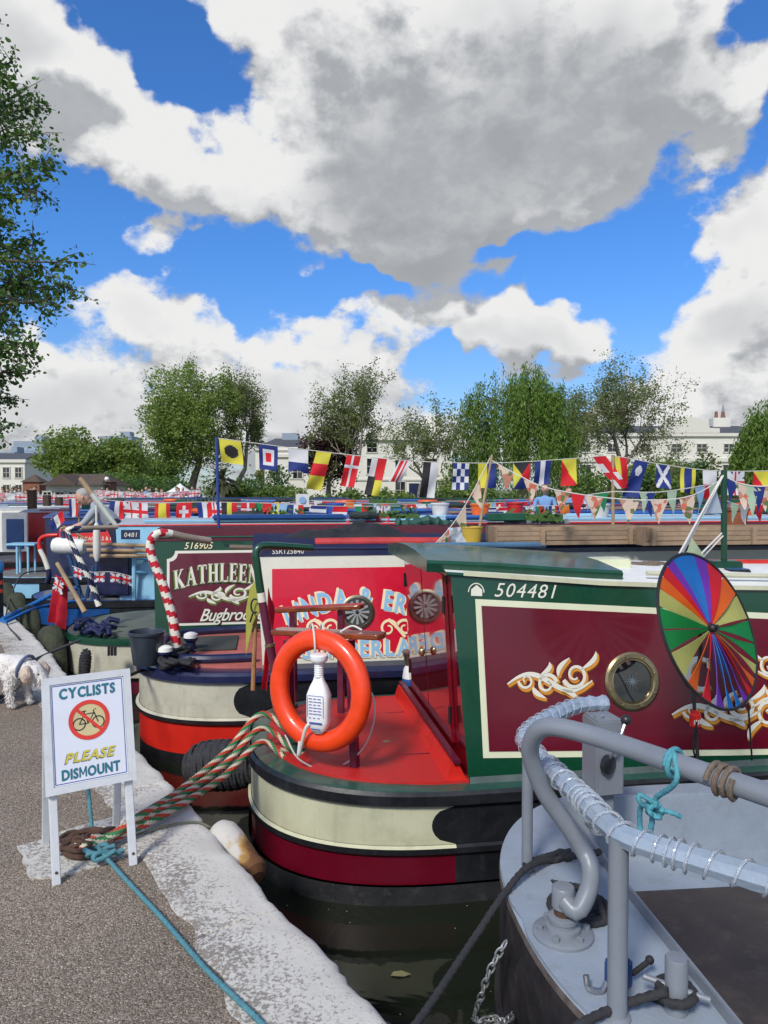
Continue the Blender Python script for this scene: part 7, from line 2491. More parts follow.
# ================================================================== flags and bunting
FC = {'w': flag_white, 'r': flag_red, 'b': flag_blue, 'y': mat('flag_yellow', (.62, .56, .05), .75, vary=.08, trans=.2), 'k': mat('flag_black', (.012, .012, .016), .8, vary=.1), 'g': mat('flag_green', (.01, .22, .08), .75, vary=.08, trans=.2), 'c': mat('flag_pale_blue', (.25, .42, .62), .75, vary=.08, trans=.2), 'o': mat('flag_orange', (.62, .16, .02), .75, vary=.08, trans=.2), 'p': mat('flag_pink', (.60, .22, .28), .75, vary=.2, trans=.2), 'n': mat('flag_pale_green', (.36, .48, .34), .75, vary=.1, trans=.2)}
def floral():
 m = bpy.data.materials.new('floral_cloth'); m.use_nodes = True
 N, L = m.node_tree.nodes, m.node_tree.links
 tc = N.new('ShaderNodeTexCoord'); v = N.new('ShaderNodeTexVoronoi'); v.inputs['Scale'].default_value = 26
 L.new(tc.outputs['Object'], v.inputs['Vector'])
 sp = N.new('ShaderNodeSeparateColor'); L.new(v.outputs['Color'], sp.inputs[0])
 r = N.new('ShaderNodeValToRGB'); r.color_ramp.interpolation = 'CONSTANT'; L.new(sp.outputs[0], r.inputs[0])
 e = r.color_ramp.elements; e[0].color = (.52, .42, .32, 1); e[1].position = .82; e[1].color = (.10, .14, .05, 1)
 for p, c in ((.32, (.50, .12, .07, 1)), (.5, (.55, .42, .34, 1)), (.66, (.40, .20, .14, 1))):
  q = e.new(p); q.color = c
 L.new(r.outputs[0], N['Principled BSDF'].inputs['Base Color']); N['Principled BSDF'].inputs['Roughness'].default_value = .85
 return m
FC['f'] = floral()
RECT = [(0, 0), (1, 0), (1, 1), (0, 1)]
R4 = lambda a, b_, c, d: [(a, b_), (c, b_), (c, d), (a, d)]
TRI = [(0, 0), (1, 0), (.5, 1)]
circ = lambda x, y, r, ry=None: [(x + r * math.cos(2 * PI * i / 20), y + (ry or r) * math.sin(2 * PI * i / 20)) for i in range(20)]
PAT = {
 'I': [('y', RECT), ('k', circ(.5, .5, .32, .27))],
 'W': [('b', RECT), ('w', R4(.18, .16, .82, .84)), ('r', R4(.34, .3, .66, .7))],
 'A': [('w', R4(0, 0, 1, .55)), ('b', [(0, .55), (1, .55), (1, 1), (.5, .84), (0, 1)])],
 'Yr': [('y', R4(0, 0, 1, .34)), ('r', R4(0, .34, 1, .64)), ('y', R4(0, .64, 1, 1))],
 'DK': [('r', RECT), ('w', R4(.42, 0, .56, 1)), ('w', R4(0, .30, 1, .42))],
 'Z4': [('w', R4(0, 0, .42, .5)), ('r', R4(.42, 0, 1, .6)), ('k', R4(0, .5, .5, 1)), ('y', R4(.5, .6, 1, 1))],
 'ST': [('w', RECT), ('r', R4(.2, 0, .36, 1)), ('r', R4(.6, 0, .76, 1))],
 'BW': [('k', R4(0, 0, .5, 1)), ('w', R4(.5, 0, 1, 1))],
 'N': [('w', RECT)] + [('b', R4(.25 * i, .25 * j, .25 * i + .25, .25 * j + .25)) for i in range(4) for j in range(4) if (i + j) % 2 == 0],
 'K': [('y', R4(0, 0, .5, 1)), ('b', R4(.5, 0, 1, 1))],
 'Z': [('y', [(0, 0), (.5, .5), (0, 1)]), ('k', [(0, 0), (1, 0), (.5, .5)]), ('r', [(1, 0), (1, 1), (.5, .5)]), ('b', [(0, 1), (.5, .5), (1, 1)])],
 'J': [('b', R4(0, 0, .36, 1)), ('w', R4(.36, 0, .64, 1)), ('b', R4(.64, 0, 1, 1))],
 'O': [('y', [(0, 0), (1, 0), (1, 1)]), ('r', [(0, 0), (1, 1), (0, 1)])],
 'U': [('w', RECT), ('r', R4(0, 0, 1, .25)), ('r', R4(0, .5, .6, .75)), ('r', R4(.4, .25, 1, .5)), ('r', R4(.3, .75, 1, 1))],
 'RY': [('y', R4(0, 0, .45, 1)), ('r', R4(.45, 0, 1, 1))],
 '1': [('b', RECT), ('w', circ(.5, .28, .24, .14))],
 'M': [('b', RECT), ('w', [(0, 0), (.14, 0), (1, .88), (1, 1), (.86, 1), (0, .12)]), ('w', [(1, 0), (1, .12), (.14, 1), (0, 1), (0, .88), (.86, 0)])],
 'D': [('y', R4(0, 0, .25, 1)), ('b', R4(.25, 0, .75, 1)), ('y', R4(.75, 0, 1, 1))],
 '6': [('w', R4(0, 0, 1, .5)), ('r', R4(0, .5, 1, 1))],
 'GB': [('b', RECT), ('w', [(0, 0), (.2, 0), (1, .8), (1, 1), (.8, 1), (0, .2)]), ('w', [(1, 0), (1, .2), (.2, 1), (0, 1), (0, .8), (.8, 0)]), ('w', R4(.36, 0, .64, 1)), ('w', R4(0, .32, 1, .68)), ('r', R4(.43, 0, .57, 1)), ('r', R4(0, .41, 1, .59))],
 'EN': [('w', RECT), ('r', R4(.42, 0, .58, 1)), ('r', R4(0, .40, 1, .60))],
 'ES': [('r', R4(0, 0, .26, 1)), ('y', R4(.26, 0, .74, 1)), ('r', R4(.74, 0, 1, 1))],
 'CH': [('r', RECT), ('w', R4(.42, .2, .58, .8)), ('w', R4(.2, .42, .8, .58))],
 'BE': [('k', R4(0, 0, .33, 1)), ('y', R4(.33, 0, .66, 1)), ('r', R4(.66, 0, 1, 1))],
 'FR': [('b', R4(0, 0, .33, 1)), ('w', R4(.33, 0, .66, 1)), ('r', R4(.66, 0, 1, 1))],
 'PT': [('g', R4(0, 0, .4, 1)), ('r', R4(.4, 0, 1, 1))],
 'NL': [('r', R4(0, 0, 1, .33)), ('w', R4(0, .33, 1, .66)), ('b', R4(0, .66, 1, 1))],
 'SE': [('c', RECT), ('y', R4(.3, 0, .44, 1)), ('y', R4(0, .42, 1, .58))],
 'GR': [('b', RECT), ('w', R4(0, .2, 1, .35)), ('w', R4(0, .6, 1, .75))],
 'gr': [('g', RECT)], 'OR': [('o', RECT)], 'WH': [('w', RECT)], 'RD': [('r', RECT)], 'BL': [('b', RECT)],
 't_f': [('f', TRI)], 't_r': [('r', TRI)], 't_b': [('b', TRI)], 't_c': [('c', TRI)], 't_n': [('n', TRI)], 't_g': [('g', TRI)], 't_w': [('w', TRI)], 't_p': [('p', TRI)],
}
def flag(parent, pat, a, b_, h, lean=(0, 0), seed=0, label=None, curl=.02, wave=None):
 """hangs from the line between a and b_, h long; layered colours on both faces"""
 a, b_ = Vector(a), Vector(b_)
 d = (b_ - a); w = d.length
 x = d.normalized()
 down = Vector((lean[0], lean[1], -1)).normalized() * h
 nrm = x.cross(down).normalized()
 if nrm.y > 0: nrm = -nrm
 P = lambda u, v, o: a + d * u + down * v + nrm * (o + curl * math.sin(v * 4.0 + u * 3 + seed) * v)
 if pat.startswith('t_'):
  mb = MB(); n = 6; V = []
  for j in range(n + 1):
   v = j / n
   for u in (.5 * v, .5, 1 - .5 * v): V.append(P(u, v, 0))
  F = []
  for j in range(n):
   for i in range(2): F.append((3 * j + i, 3 * j + 3 + i, 3 * j + 4 + i, 3 * j + 1 + i))
  mb.add(V, F)
  return mb.build('flag', FC[PAT[pat][0][0]], parent, world=True, smooth=60, label=label)
 mats, mb = [], MB()
 nu, nv = (20, 22) if w > .15 else (7, 8)
 def inside(pl, x, y):
  r = False
  for i in range(len(pl)):
   (x0, y0), (x1, y1) = pl[i - 1], pl[i]
   if (y0 > y) != (y1 > y) and x < (x1 - x0) * (y - y0) / (y1 - y0) + x0: r = not r
  return r
 pv = [P(i / nu, j / nv, 0) for j in range(nv + 1) for i in range(nu + 1)]
 fs, ms = [], []
 for j in range(nv):
  for i in range(nu):
   c = None
   for cc, pl in PAT[pat]:
    if inside(pl, (i + .5) / nu, (j + .5) / nv): c = cc
   if c is None: continue
   if FC[c] not in mats: mats.append(FC[c])
   q = j * (nu + 1) + i
   fs.append((q, q + nu + 1, q + nu + 2, q + 1)); ms.append(mats.index(FC[c]))
 mb.add(pv, fs, ms)
 return mb.build('flag', mats, parent, world=True, smooth=60, label=label)
def bunting(name, label, pts, flags, group=None, r=.004, cordmat=None):
 """pts: control points of the cord (world). flags: list of (pattern, position along 0..1, width, height, lean)"""
 line = resample(spline(pts, 12), .05)
 root = thing(name, label, 'bunting', line[0], 0, group)
 mb = MB(); mb.tube(line, r, 5); mb.build('cord', cordmat or white_rope, root, world=True)
 n = len(line) - 1
 cum = [0]
 for a, b_ in zip(line, line[1:]): cum.append(cum[-1] + (b_ - a).length)
 tot = cum[-1]
 def pos(s):
  s = max(0, min(tot - 1e-6, s))
  for i in range(n):
   if cum[i + 1] >= s:
    t = (s - cum[i]) / max(1e-9, cum[i + 1] - cum[i]); return line[i].lerp(line[i + 1], t)
  return line[-1].copy()
 for k, fl in enumerate(flags):
  pat, t, w, h = fl[:4]
  lean = fl[4] if len(fl) > 4 else (0, 0)
  s = t * tot
  flag(root, pat, pos(s - w / 2), pos(s + w / 2), h, lean, seed=k * 1.7, curl=.11 * h)
 return root
def frac_for_px(pts, px):
 line = resample(spline(pts, 12), .05)
 cum = [0]
 for a, b_ in zip(line, line[1:]): cum.append(cum[-1] + (b_ - a).length)
 best, bt = 1e9, 0
 for i, p in enumerate(line):
  q = 384 + 740 * p.x / p.y
  if abs(q - px) < best: best, bt = abs(q - px), cum[i] / cum[-1]
 return bt
SY = 8.6
root = thing('flag_mast', 'thin blue mast on the Kathleen boat roof carrying the signal flag line', 'mast', at(219, 541, SY))
mb = MB(); mb.tube([at(219, 541, SY), at(216.5, 437, SY)], .018, 8); mb.build('pole', mat('mast_blue', (.02, .05, .22), .4), root, world=True)
mb = MB(); mb.lathe([(.05, -.04), (.05, .0), (.025, .04)], 12, at(219, 541, SY)); mb.build('foot', black_paint, root, world=True)
root = thing('flag_mast', 'thin wooden mast behind the floral pennants carrying the signal flags', 'mast', at(613, 545, SY))
mb = MB(); mb.tube([at(613, 560, SY), at(613, 455, SY)], .02, 8); mb.build('pole', raw_wood, root, world=True)
root = thing('flag_mast', 'thin wooden mast outside the picture holding the end of the signal flags', 'mast', at(800, 560, SY))
mb = MB(); mb.tube([at(800, 560, SY), at(800, 455, SY)], .02, 8); mb.build('pole', raw_wood, root, world=True)
sl = [at(217, 438, SY), at(262, 444, SY), at(300, 449, SY), at(400, 460, SY), at(470, 463, SY), at(520, 462, SY), at(580, 458, SY), at(613, 456, SY), at(660, 464, SY), at(720, 471, SY), at(800, 470, SY)]
px = SY / 740
sig = [('I', 231, 22, 24, (.12, 0)), ('W', 267, 19, 25, (.0, 0)), ('A', 297, 20, 25, (.0, 0)), ('Yr', 326, 15, 39, (-.28, 0)), ('DK', 353, 14, 32, (-.22, 0)), ('Z4', 381, 15, 38, (-.22, 0)), ('ST', 405, 12, 24, (-.5, 0)), ('BW', 431, 15, 36, (-.12, 0)), ('N', 461, 16, 27, (-.05, 0)), ('K', 489, 18, 25, (0, 0)), ('Z', 520, 17, 27, (0, 0)), ('J', 541, 16, 24, (-.06, 0)), ('O', 568, 15, 27, (0, 0)), ('U', 600, 13, 40, (.75, 0)), ('RY', 622, 12, 30, (.1, 0)), ('1', 640, 14, 38, (-.3, 0)), ('M', 662, 14, 24, (.05, 0)), ('D', 686, 15, 25, (-.05, 0)), ('6', 708, 14, 28, (0, 0)), ('GB', 735, 18, 24, (0, 0)), ('O', 760, 16, 24, (0, 0))]
bunting('signal_flag_line', 'long line of square maritime signal flags strung from the blue mast', sl, [(p, frac_for_px(sl, x), w * px, h * px, l) for p, x, w, h, l in sig], 'bunting strung over the boats')
fl1 = [at(434, 545, 6.2), at(452, 525, 6.3), at(470, 497, 6.35), at(490, 458, 6.4)]
k_ = 6.3 / 740
bunting('pennant_line', 'short string of floral pennants climbing from the roof to the tilted stick', fl1, [('t_f', t, 19 * k_, 26 * k_, (.25, 0)) for t in (.14, .42, .70)], 'bunting strung over the boats')
fl2 = [at(491, 460, 6.4), at(520, 476, 6.3), at(548, 488, 6.15), at(600, 497, 5.8), at(650, 500, 5.5), at(690, 496, 5.2), at(724, 478, 5.0)]
pn = [('t_f', 505, 22, 24), ('t_f', 533, 20, 24), ('t_f', 561, 20, 24), ('t_r', 577, 18, 26), ('t_f', 594, 21, 24), ('t_f', 627, 22, 24), ('t_f', 658, 21, 23), ('t_f', 690, 20, 26)]
k_ = 5.8 / 740
bunting('pennant_line', 'string of floral pennants hung between the tilted stick and the green post', fl2, [(p, frac_for_px(fl2, x), w * k_, h * k_) for p, x, w, h in pn], 'bunting strung over the boats')
fl3 = [at(560, 500, 6.6), at(610, 492, 6.2), at(660, 492, 5.8), at(724, 482, 5.05)]
pn = [('t_g', 605, 14, 22), ('t_c', 588, 12, 18), ('t_n', 643, 15, 22), ('t_b', 649, 14, 26), ('t_n', 674, 16, 26), ('t_c', 700, 16, 30), ('t_n', 712, 14, 24)]
bunting('pennant_line', 'string of plain coloured pennants behind the floral ones', fl3, [(p, frac_for_px(fl3, x), w * k_, h * k_) for p, x, w, h in pn], 'bunting strung over the boats')
fl4 = [at(724, 476, 5.0), at(742, 484, 5.0), at(770, 486, 5.0), at(830, 478, 5.0)]
pn = [('t_b', 729, 18, 22), ('t_f', 741, 20, 28), ('t_n', 751, 14, 34), ('t_b', 757, 13, 30), ('t_f', 766, 19, 26), ('t_w', 778, 16, 26)]
k_ = 5 / 740
bunting('pennant_line', 'crowded pennants running on from the green post beside the spinner', fl4, [(p, frac_for_px(fl4, x), w * k_, h * k_) for p, x, w, h in pn], 'bunting strung over the boats')
mb = MB(); mb.tube([at(832, 600, 5.0), at(832, 470, 5.0)], .018, 8); tag(mb.build('flag_pole', mat('mast_green')), 'green pole outside the picture holding the end of the pennants', 'pole')
fl5 = [at(724, 500, 5.02), at(745, 506, 5.1), at(775, 502, 5.2), at(830, 495, 5.0)]
bunting('pennant_line', 'lower string of small pennants just right of the green post', fl5, [(p, frac_for_px(fl5, x), 15 * k_, 20 * k_) for p, x in (('t_n', 733), ('t_w', 746), ('t_r', 757), ('t_g', 768))], 'bunting strung over the boats')
rng = random.Random(21)
cy = 11.6
c1 = [at(105, 500, cy), at(150, 503, cy), at(200, 502, cy), at(262, 503, cy), at(330, 506, cy), at(400, 506, cy + .3)]
kinds = ['FR', 'GB', 'EN', 'ES', 'CH', 'FR', 'GB', 'BE', 'DK', 'PT', 'SE', 'FR', 'GR', 'NL', 'PT', 'GB']
xs = [118, 129, 141, 163, 186, 205, 212, 229, 247, 263, 280, 297, 318, 340, 362, 385]
bunting('country_flag_line', 'line of small country flags hung beside the bending man', c1, [(k, frac_for_px(c1, x), 15 * cy / 740, 19 * cy / 740, (rng.uniform(-.2, .2), 0)) for k, x in zip(kinds, xs)], 'bunting strung over the boats')
for j, (Y, y0, x0, x1, lab) in enumerate(((14.2, 506, 262, 570, 'line of tiny country flags behind the black tarpaulin'), (17.0, 500, 300, 600, 'higher line of tiny flags strung behind the yellow bucket'), (19.5, 503, 60, 330, 'line of tiny mixed flags crossing behind the blue mast'), (24, 499, 230, 560, 'farthest line of tiny flags below the villa'))):
 c = [at(x0, y0, Y), at(x0 + (x1 - x0) * .3, y0 + 4, Y), at(x0 + (x1 - x0) * .6, y0 + 3, Y), at(x1, y0 - 1, Y)]
 n = 26
 bunting('country_flag_line', lab, c, [(rng.choice(['FR', 'GB', 'EN', 'ES', 'CH', 'BE', 'DK', 'PT', 'SE', 'NL', 'GR', 'gr', 'OR', 'WH', 't_r', 't_c', 'RD', 'BL']), (i + .5) / n + rng.uniform(-.008, .008), 9 * Y / 740, 11 * Y / 740, (rng.uniform(-.3, .3), 0)) for i in range(n)], 'bunting strung over the boats')
for j, (y0, x0, x1, lab) in enumerate(((492, -10, 110, 'pink and white union bunting nearest the pavilion'), (490, 95, 200, 'pink and white union bunting by the white tent'), (498, -10, 190, 'lower row of pink and white bunting along the far bank'))):
 Y = 41.5
 c = [at(x0, y0, Y), at((x0 + x1) / 2, y0 + 3, Y), at(x1, y0, Y)]
 n = 30
 bunting('union_bunting', lab, c, [(rng.choice(['GB', 'p', 'GB', 'WH', 't_p', 'GB']) if False else rng.choice(['GB', 't_p', 'GB', 'WH', 't_p', 'EN']), (i + .5) / n, 5 * Y / 740, 6.5 * Y / 740) for i in range(n)], 'bunting strung over the boats', r=.012)
c = [at(72, 566, 9.9), at(90, 572, 9.85), at(112, 572, 9.9), at(134, 577, 10)]
bunting('union_bunting', 'string of union flags drooping across the blue stern', c, [('GB', frac_for_px(c, x), 10 * 9.9 / 740, 10 * 9.9 / 740, (rng.uniform(-.1, .1), 0)) for x in (78, 97, 113, 126)], 'bunting strung over the boats')
root = thing('tricolour_flag', 'blue white red flag on a slanted stick left of the bending man', 'flag', at(84, 545, 10.6))
mb = MB(); mb.tube([at(88, 540, 10.6), at(51, 519, 10.6)], .012, 6); mb.build('stick', raw_wood, root, world=True)
flag(root, 'FR', at(49, 522, 10.58), at(62, 510, 10.58), .16, (.3, 0), 1)
root = thing('tricolour_flag', 'upright blue white red flag just left of the bending man', 'flag', at(68, 560, 10.9))
mb = MB(); mb.tube([at(79, 560, 10.9), at(79, 496, 10.9)], .012, 6); mb.build('stick', raw_wood, root, world=True)
flag(root, 'FR', at(69, 499, 10.88), at(78, 498, 10.88), .27, (0, 0), 1)
root = thing('emblem_flag', 'small white flag with a round blue green emblem above the black tarpaulin', 'flag', at(301, 520, 12))
mb = MB(); mb.tube([at(296, 530, 12), at(296, 492, 12)], .012, 6); mb.build('stick', raw_wood, root, world=True)
f = flag(root, 'WH', at(296, 494, 11.98), at(309, 494, 11.98), .21, (0, 0), 1, curl=.0)
mb = MB(); c = at(302.5, 500, 11.96)
mb.lathe([(.055, 0), (.055, .004), (.03, .0045)], 20, c, (0, -1, 0)); mb.build('emblem', FC['c'], f, world=True)
# ================================================================== trees
def np_mesh(name, V, nper, mats, parent, mi=None):
 """V (n*nper,3) numpy: n separate polygons of nper corners"""
 me = bpy.data.meshes.new(name)
 n = len(V) // nper
 me.vertices.add(len(V)); me.vertices.foreach_set('co', np.ascontiguousarray(V, dtype=np.float32).ravel())
 me.loops.add(n * nper); me.loops.foreach_set('vertex_index', np.arange(n * nper, dtype=np.int32))
 me.polygons.add(n); me.polygons.foreach_set('loop_start', np.arange(0, n * nper, nper, dtype=np.int32)); me.polygons.foreach_set('loop_total', np.full(n, nper, dtype=np.int32))
 for m in mats: me.materials.append(m)
 me.update(calc_edges=True)
 o = bpy.data.objects.new(name, me); COL.objects.link(o)
 o.parent = parent
 XF[o.name] = XF[parent.name] if parent else Matrix.Identity(4)
 return o
def leaves(centers, size, rng, droop=0.0, aspect=.62):
 """a leaf-shaped hexagon at each centre, random facing"""
 n = len(centers)
 u = rng.normal(size=(n, 3)); u[:, 2] = u[:, 2] * .7 - droop
 u /= np.linalg.norm(u, axis=1)[:, None]
 t = rng.normal(size=(n, 3))
 v = np.cross(u, t); v /= np.linalg.norm(v, axis=1)[:, None] + 1e-9
 w = np.cross(u, v)
 s = size * rng.uniform(.5, 1.45, size=(n, 1))
 a = aspect * .5
 P = [centers, centers + u * s * .35 + v * s * a + w * s * .05, centers + u * s * .75 + v * s * a * .8 - w * s * .03, centers + u * s, centers + u * s * .75 - v * s * a * .8 + w * s * .05, centers + u * s * .35 - v * s * a - w * s * .03]
 return np.stack(P, axis=1).reshape(-1, 3)
bark = mat('bark', (.13, .105, .08), .95, vary=.35, vscale=3, bump=.6, bscale=12)
bark_pale = mat('bark_pale', (.22, .195, .155), .95, vary=.4, vscale=2.5, bump=.4, bscale=10)
def tree(name, label, loc, H, W, trunk_r, lm, seed, n_leaf, leaf, fork=.3, levels=4, sig=.5, up=.25, group='trees beyond the basin', barkm=None, fill=0, spread=.75, base_clear=.2, lean=0.0, kids=(2, 3)):
 rng = np.random.default_rng(seed)
 pr = random.Random(seed)
 root = thing(name, label, 'tree', loc, 0, group)
 tubes, tips = [], []
 def branch(p, d, L, r, lev):
  n = 4
  pts, rs = [p.copy()], [r]
  for i in range(n):
   d = (d + Vector((pr.gauss(0, .16), pr.gauss(0, .16), pr.gauss(0, .10) + up * .22 * (1 if lev else 0)))).normalized()
   p = p + d * L / n
   pts.append(p.copy()); rs.append(r * (1 - .45 * (i + 1) / n))
   if lev >= 2: tips.append((p.copy(), lev))
   if lev >= 1 and lev < levels and i in (1, 2) and pr.random() < .75:
    a = d.orthogonal().normalized(); a.rotate(Matrix.Rotation(pr.uniform(0, 2 * PI), 3, d))
    branch(p, (d * .55 + a * .85).normalized(), L * pr.uniform(.5, .7), rs[-1] * .55, lev + 1)
  tubes.append((pts, rs))
  if lev < levels:
   k = pr.choice(kids) + (1 if lev == 0 else 0)
   ph = pr.uniform(0, 2 * PI)
   for i in range(k):
    a = d.orthogonal().normalized(); a.rotate(Matrix.Rotation(ph + 2 * PI * i / k + pr.gauss(0, .3), 3, d))
    sp = spread * pr.uniform(.6, 1.25)
    branch(p, (d + a * sp).normalized(), L * pr.uniform(.62, .85) * (1.15 if lev == 0 else 1), rs[-1] * .72, lev + 1)
 branch(Vector((0, 0, 0)), Vector((lean, 0, 1)).normalized(), H * fork, trunk_r, 0)
 T = np.array([tuple(t[0]) for t in tips])
 lo, hi = T.min(0), T.max(0)
 sx = W / max(.1, (hi[0] - lo[0])); sy = W / max(.1, (hi[1] - lo[1])); sz = (H) / hi[2]
 cx = (hi[0] + lo[0]) / 2; cyy = (hi[1] + lo[1]) / 2
 sc = np.array([sx, sy, sz])
 def X(p):
  k = min(1, max(0, p[2] / (H * fork))) if True else 1
  return Vector(((p[0] - cx * k) * sx if p[2] > H * fork * .8 else p[0] * (1 - k) + (p[0] - cx * k) * sx * k, (p[1] - cyy * k) * sy, p[2] * sz))
 mb = MB()
 for pts, rs in tubes:
  if rs[0] < .006 * H / 12: continue
  mb.tube([X(p) for p in pts], rs, 7 if rs[0] > .08 else 5, caps=False)
 mb.build('trunk', barkm or bark, root, smooth=80)
 T = np.array([tuple(X(t[0])) for t in tips])
 idx = rng.integers(0, len(T), n_leaf)
 C = T[idx] + rng.normal(size=(n_leaf, 3)) * sig * np.array([1, 1, .75])
 if fill:
  K = max(6, fill // 260)
  cz0 = H * base_clear
  cen = rng.normal(size=(K, 3)); cen /= np.linalg.norm(cen, axis=1)[:, None]
  cen *= rng.uniform(.45, .92, size=(K, 1)) * np.array([W * .46, W * .46, (H - cz0) * .46])
  cen += np.array([0, 0, cz0 + (H - cz0) * .5])
  k = rng.integers(0, K, fill)
  d = rng.normal(size=(fill, 3)); d /= np.linalg.norm(d, axis=1)[:, None]
  rad = W * .16 * rng.uniform(.6, 1.3, size=K)
  C = np.concatenate([C, cen[k] + d * rad[k][:, None] * rng.uniform(.65, 1.05, size=(fill, 1)) * np.array([1, 1, .8])])
 C = C[C[:, 2] > .3]
 np_mesh('crown', leaves(C, leaf, rng, .25), 6, [lm], root)
 return root
lf_spring = leaf_mat('leaf_spring', (0.128, 0.211, 0.037), (0.293, 0.384, 0.083))
lf_mid = leaf_mat('leaf_mid', (0.083, 0.156, 0.033), (0.211, 0.311, 0.065))
lf_olive = leaf_mat('leaf_olive', (.125, .165, .05), (.26, .30, .11))
lf_dark = leaf_mat('leaf_dark', (0.040, 0.101, 0.029), (0.120, 0.220, 0.048))
lf_copper = leaf_mat('leaf_copper', (.035, .015, .015), (.10, .035, .032), .25)
lf_willow = leaf_mat('leaf_willow', (.085, .16, .022), (.23, .36, .065))
lf_near = leaf_mat('leaf_near', (0.027, 0.088, 0.014), (0.128, 0.238, 0.037), .35)
def T_at(px, Y): return (at(px, 490, Y).x, Y, 0)
M_ = lambda p, Y: p * Y / 740    # pixels to metres
tree('tree', 'rounded pale green tree beside the tower block', T_at(72, 78), 8.2, M_(66, 78), .3, lf_spring, 3, 4200, .30, fork=.25, sig=.5, fill=6500, base_clear=.12)
tree('tree', 'broad dense green tree just right of the rounded pale one', T_at(118, 82), 7.6, M_(62, 82), .3, lf_spring, 4, 4200, .30, fork=.25, sig=.5, fill=6500, base_clear=.02)
tree('tree', 'large spreading plane tree with two trunks behind the yellow flag', T_at(192, 68), 13.9, M_(104, 68), .5, lf_spring, 11, 22000, .19, fork=.25, levels=5, sig=.28, fill=13000, base_clear=.08, spread=.7)
tree('tree', 'airy right hand companion of the large spreading plane tree', T_at(240, 70), 13.4, M_(62, 70), .35, lf_olive, 17, 15000, .16, fork=.3, levels=5, sig=.2, barkm=bark_pale)
tree('tree', 'thinly leaved tall tree above the copper beech', T_at(348, 66), 13.4, M_(92, 66), .36, lf_olive, 29, 17000, .155, fork=.28, levels=5, sig=.2, barkm=bark_pale, spread=.7)
tree('tree', 'dark copper beech before the villa', T_at(328, 70), 8.6, M_(64, 70), .34, lf_copper, 31, 4000, .25, fork=.22, sig=.4, fill=6500, base_clear=.12)
tree('tree', 'half bare pale tree standing before the villa', T_at(420, 56), 8.7, M_(96, 56), .26, lf_olive, 38, 8000, .14, fork=.34, levels=5, sig=.17, barkm=bark_pale, spread=.85)
tree('tree', 'open crowned tree before the white pediment house', T_at(634, 52), 11.0, M_(126, 52), .32, lf_olive, 44, 17000, .125, fork=.26, levels=5, sig=.18, barkm=bark, spread=.72)
tree('tree', 'slender sparse tree between the willow and the pediment house', T_at(575, 62), 10.6, M_(66, 62), .24, lf_olive, 47, 12000, .15, fork=.35, levels=5, sig=.2, barkm=bark_pale, spread=.6)
def willow(label, loc, H, W, seed, strands, n_len, lm=lf_willow):
 rng = np.random.default_rng(seed)
 pr = random.Random(seed)
 root = thing('willow_tree', label, 'tree', loc, 0, 'trees beyond the basin')
 mb = MB()
 tops = []
 mb.tube([(0, 0, 0), (.1, 0, H * .2), (-.05, .05, H * .4)], [.5, .42, .36], 10, caps=False)
 for i in range(12):
  a = 2 * PI * i / 12 + pr.uniform(-.3, .3)
  rr = W / 2 * pr.uniform(.3, .7)
  e = Vector((rr * math.cos(a), rr * math.sin(a), H * pr.uniform(.62, .84)))
  p = spline([Vector((0, 0, H * .36)), Vector((e.x * .35, e.y * .35, H * .68)), e], 6)
  mb.tube(p, [.2 * (1 - .85 * k / len(p)) for k in range(len(p))], 6, caps=False)
 mb.build('trunk', bark, root, smooth=80)
 C = []
 cl = [(rng.uniform(0, 2 * PI), rng.uniform(0, 1) ** .5, rng.uniform(.86, 1.04)) for _ in range(110)]
 for i in range(strands):
  ca, cq, cz = cl[i % 110]
  a = ca + rng.normal() * .13; q = min(1, abs(cq + rng.normal() * .07))
  lump = 1 + .20 * math.sin(3 * a + seed) + .12 * math.sin(7 * a)
  r = W / 2 * q * lump * .95
  z0 = H * (.95 - .50 * q ** 3.2 + .07 * math.sin(5 * a + 6 * q)) * (1 if rng.random() < .8 else rng.uniform(.6, 1))
  z0 *= cz
  L = rng.uniform(.2, .85) * z0 * (.5 + .7 * q)
  L = min(L, z0 - .5)
  n = int(n_len * L / H) + 4
  t = np.sort(rng.uniform(0, 1, n))
  sw = rng.normal(size=2) * .25
  x = r * math.cos(a) + sw[0] * t + rng.normal(size=n) * .09
  y = r * math.sin(a) + sw[1] * t + rng.normal(size=n) * .09
  C.append(np.stack([x, y, z0 - L * t], 1))
 C = np.concatenate(C)
 np_mesh('crown', leaves(C, .26, rng, 2.2, .26), 6, [lm], root)
 return root
willow('tall weeping willow with bright green hanging strands', T_at(522, 58), 11.6, M_(126, 58), 5, 1700, 62)
willow('weeping willow cut by the right edge of the picture', T_at(775, 48), 7.6, M_(88, 48), 8, 800, 62)
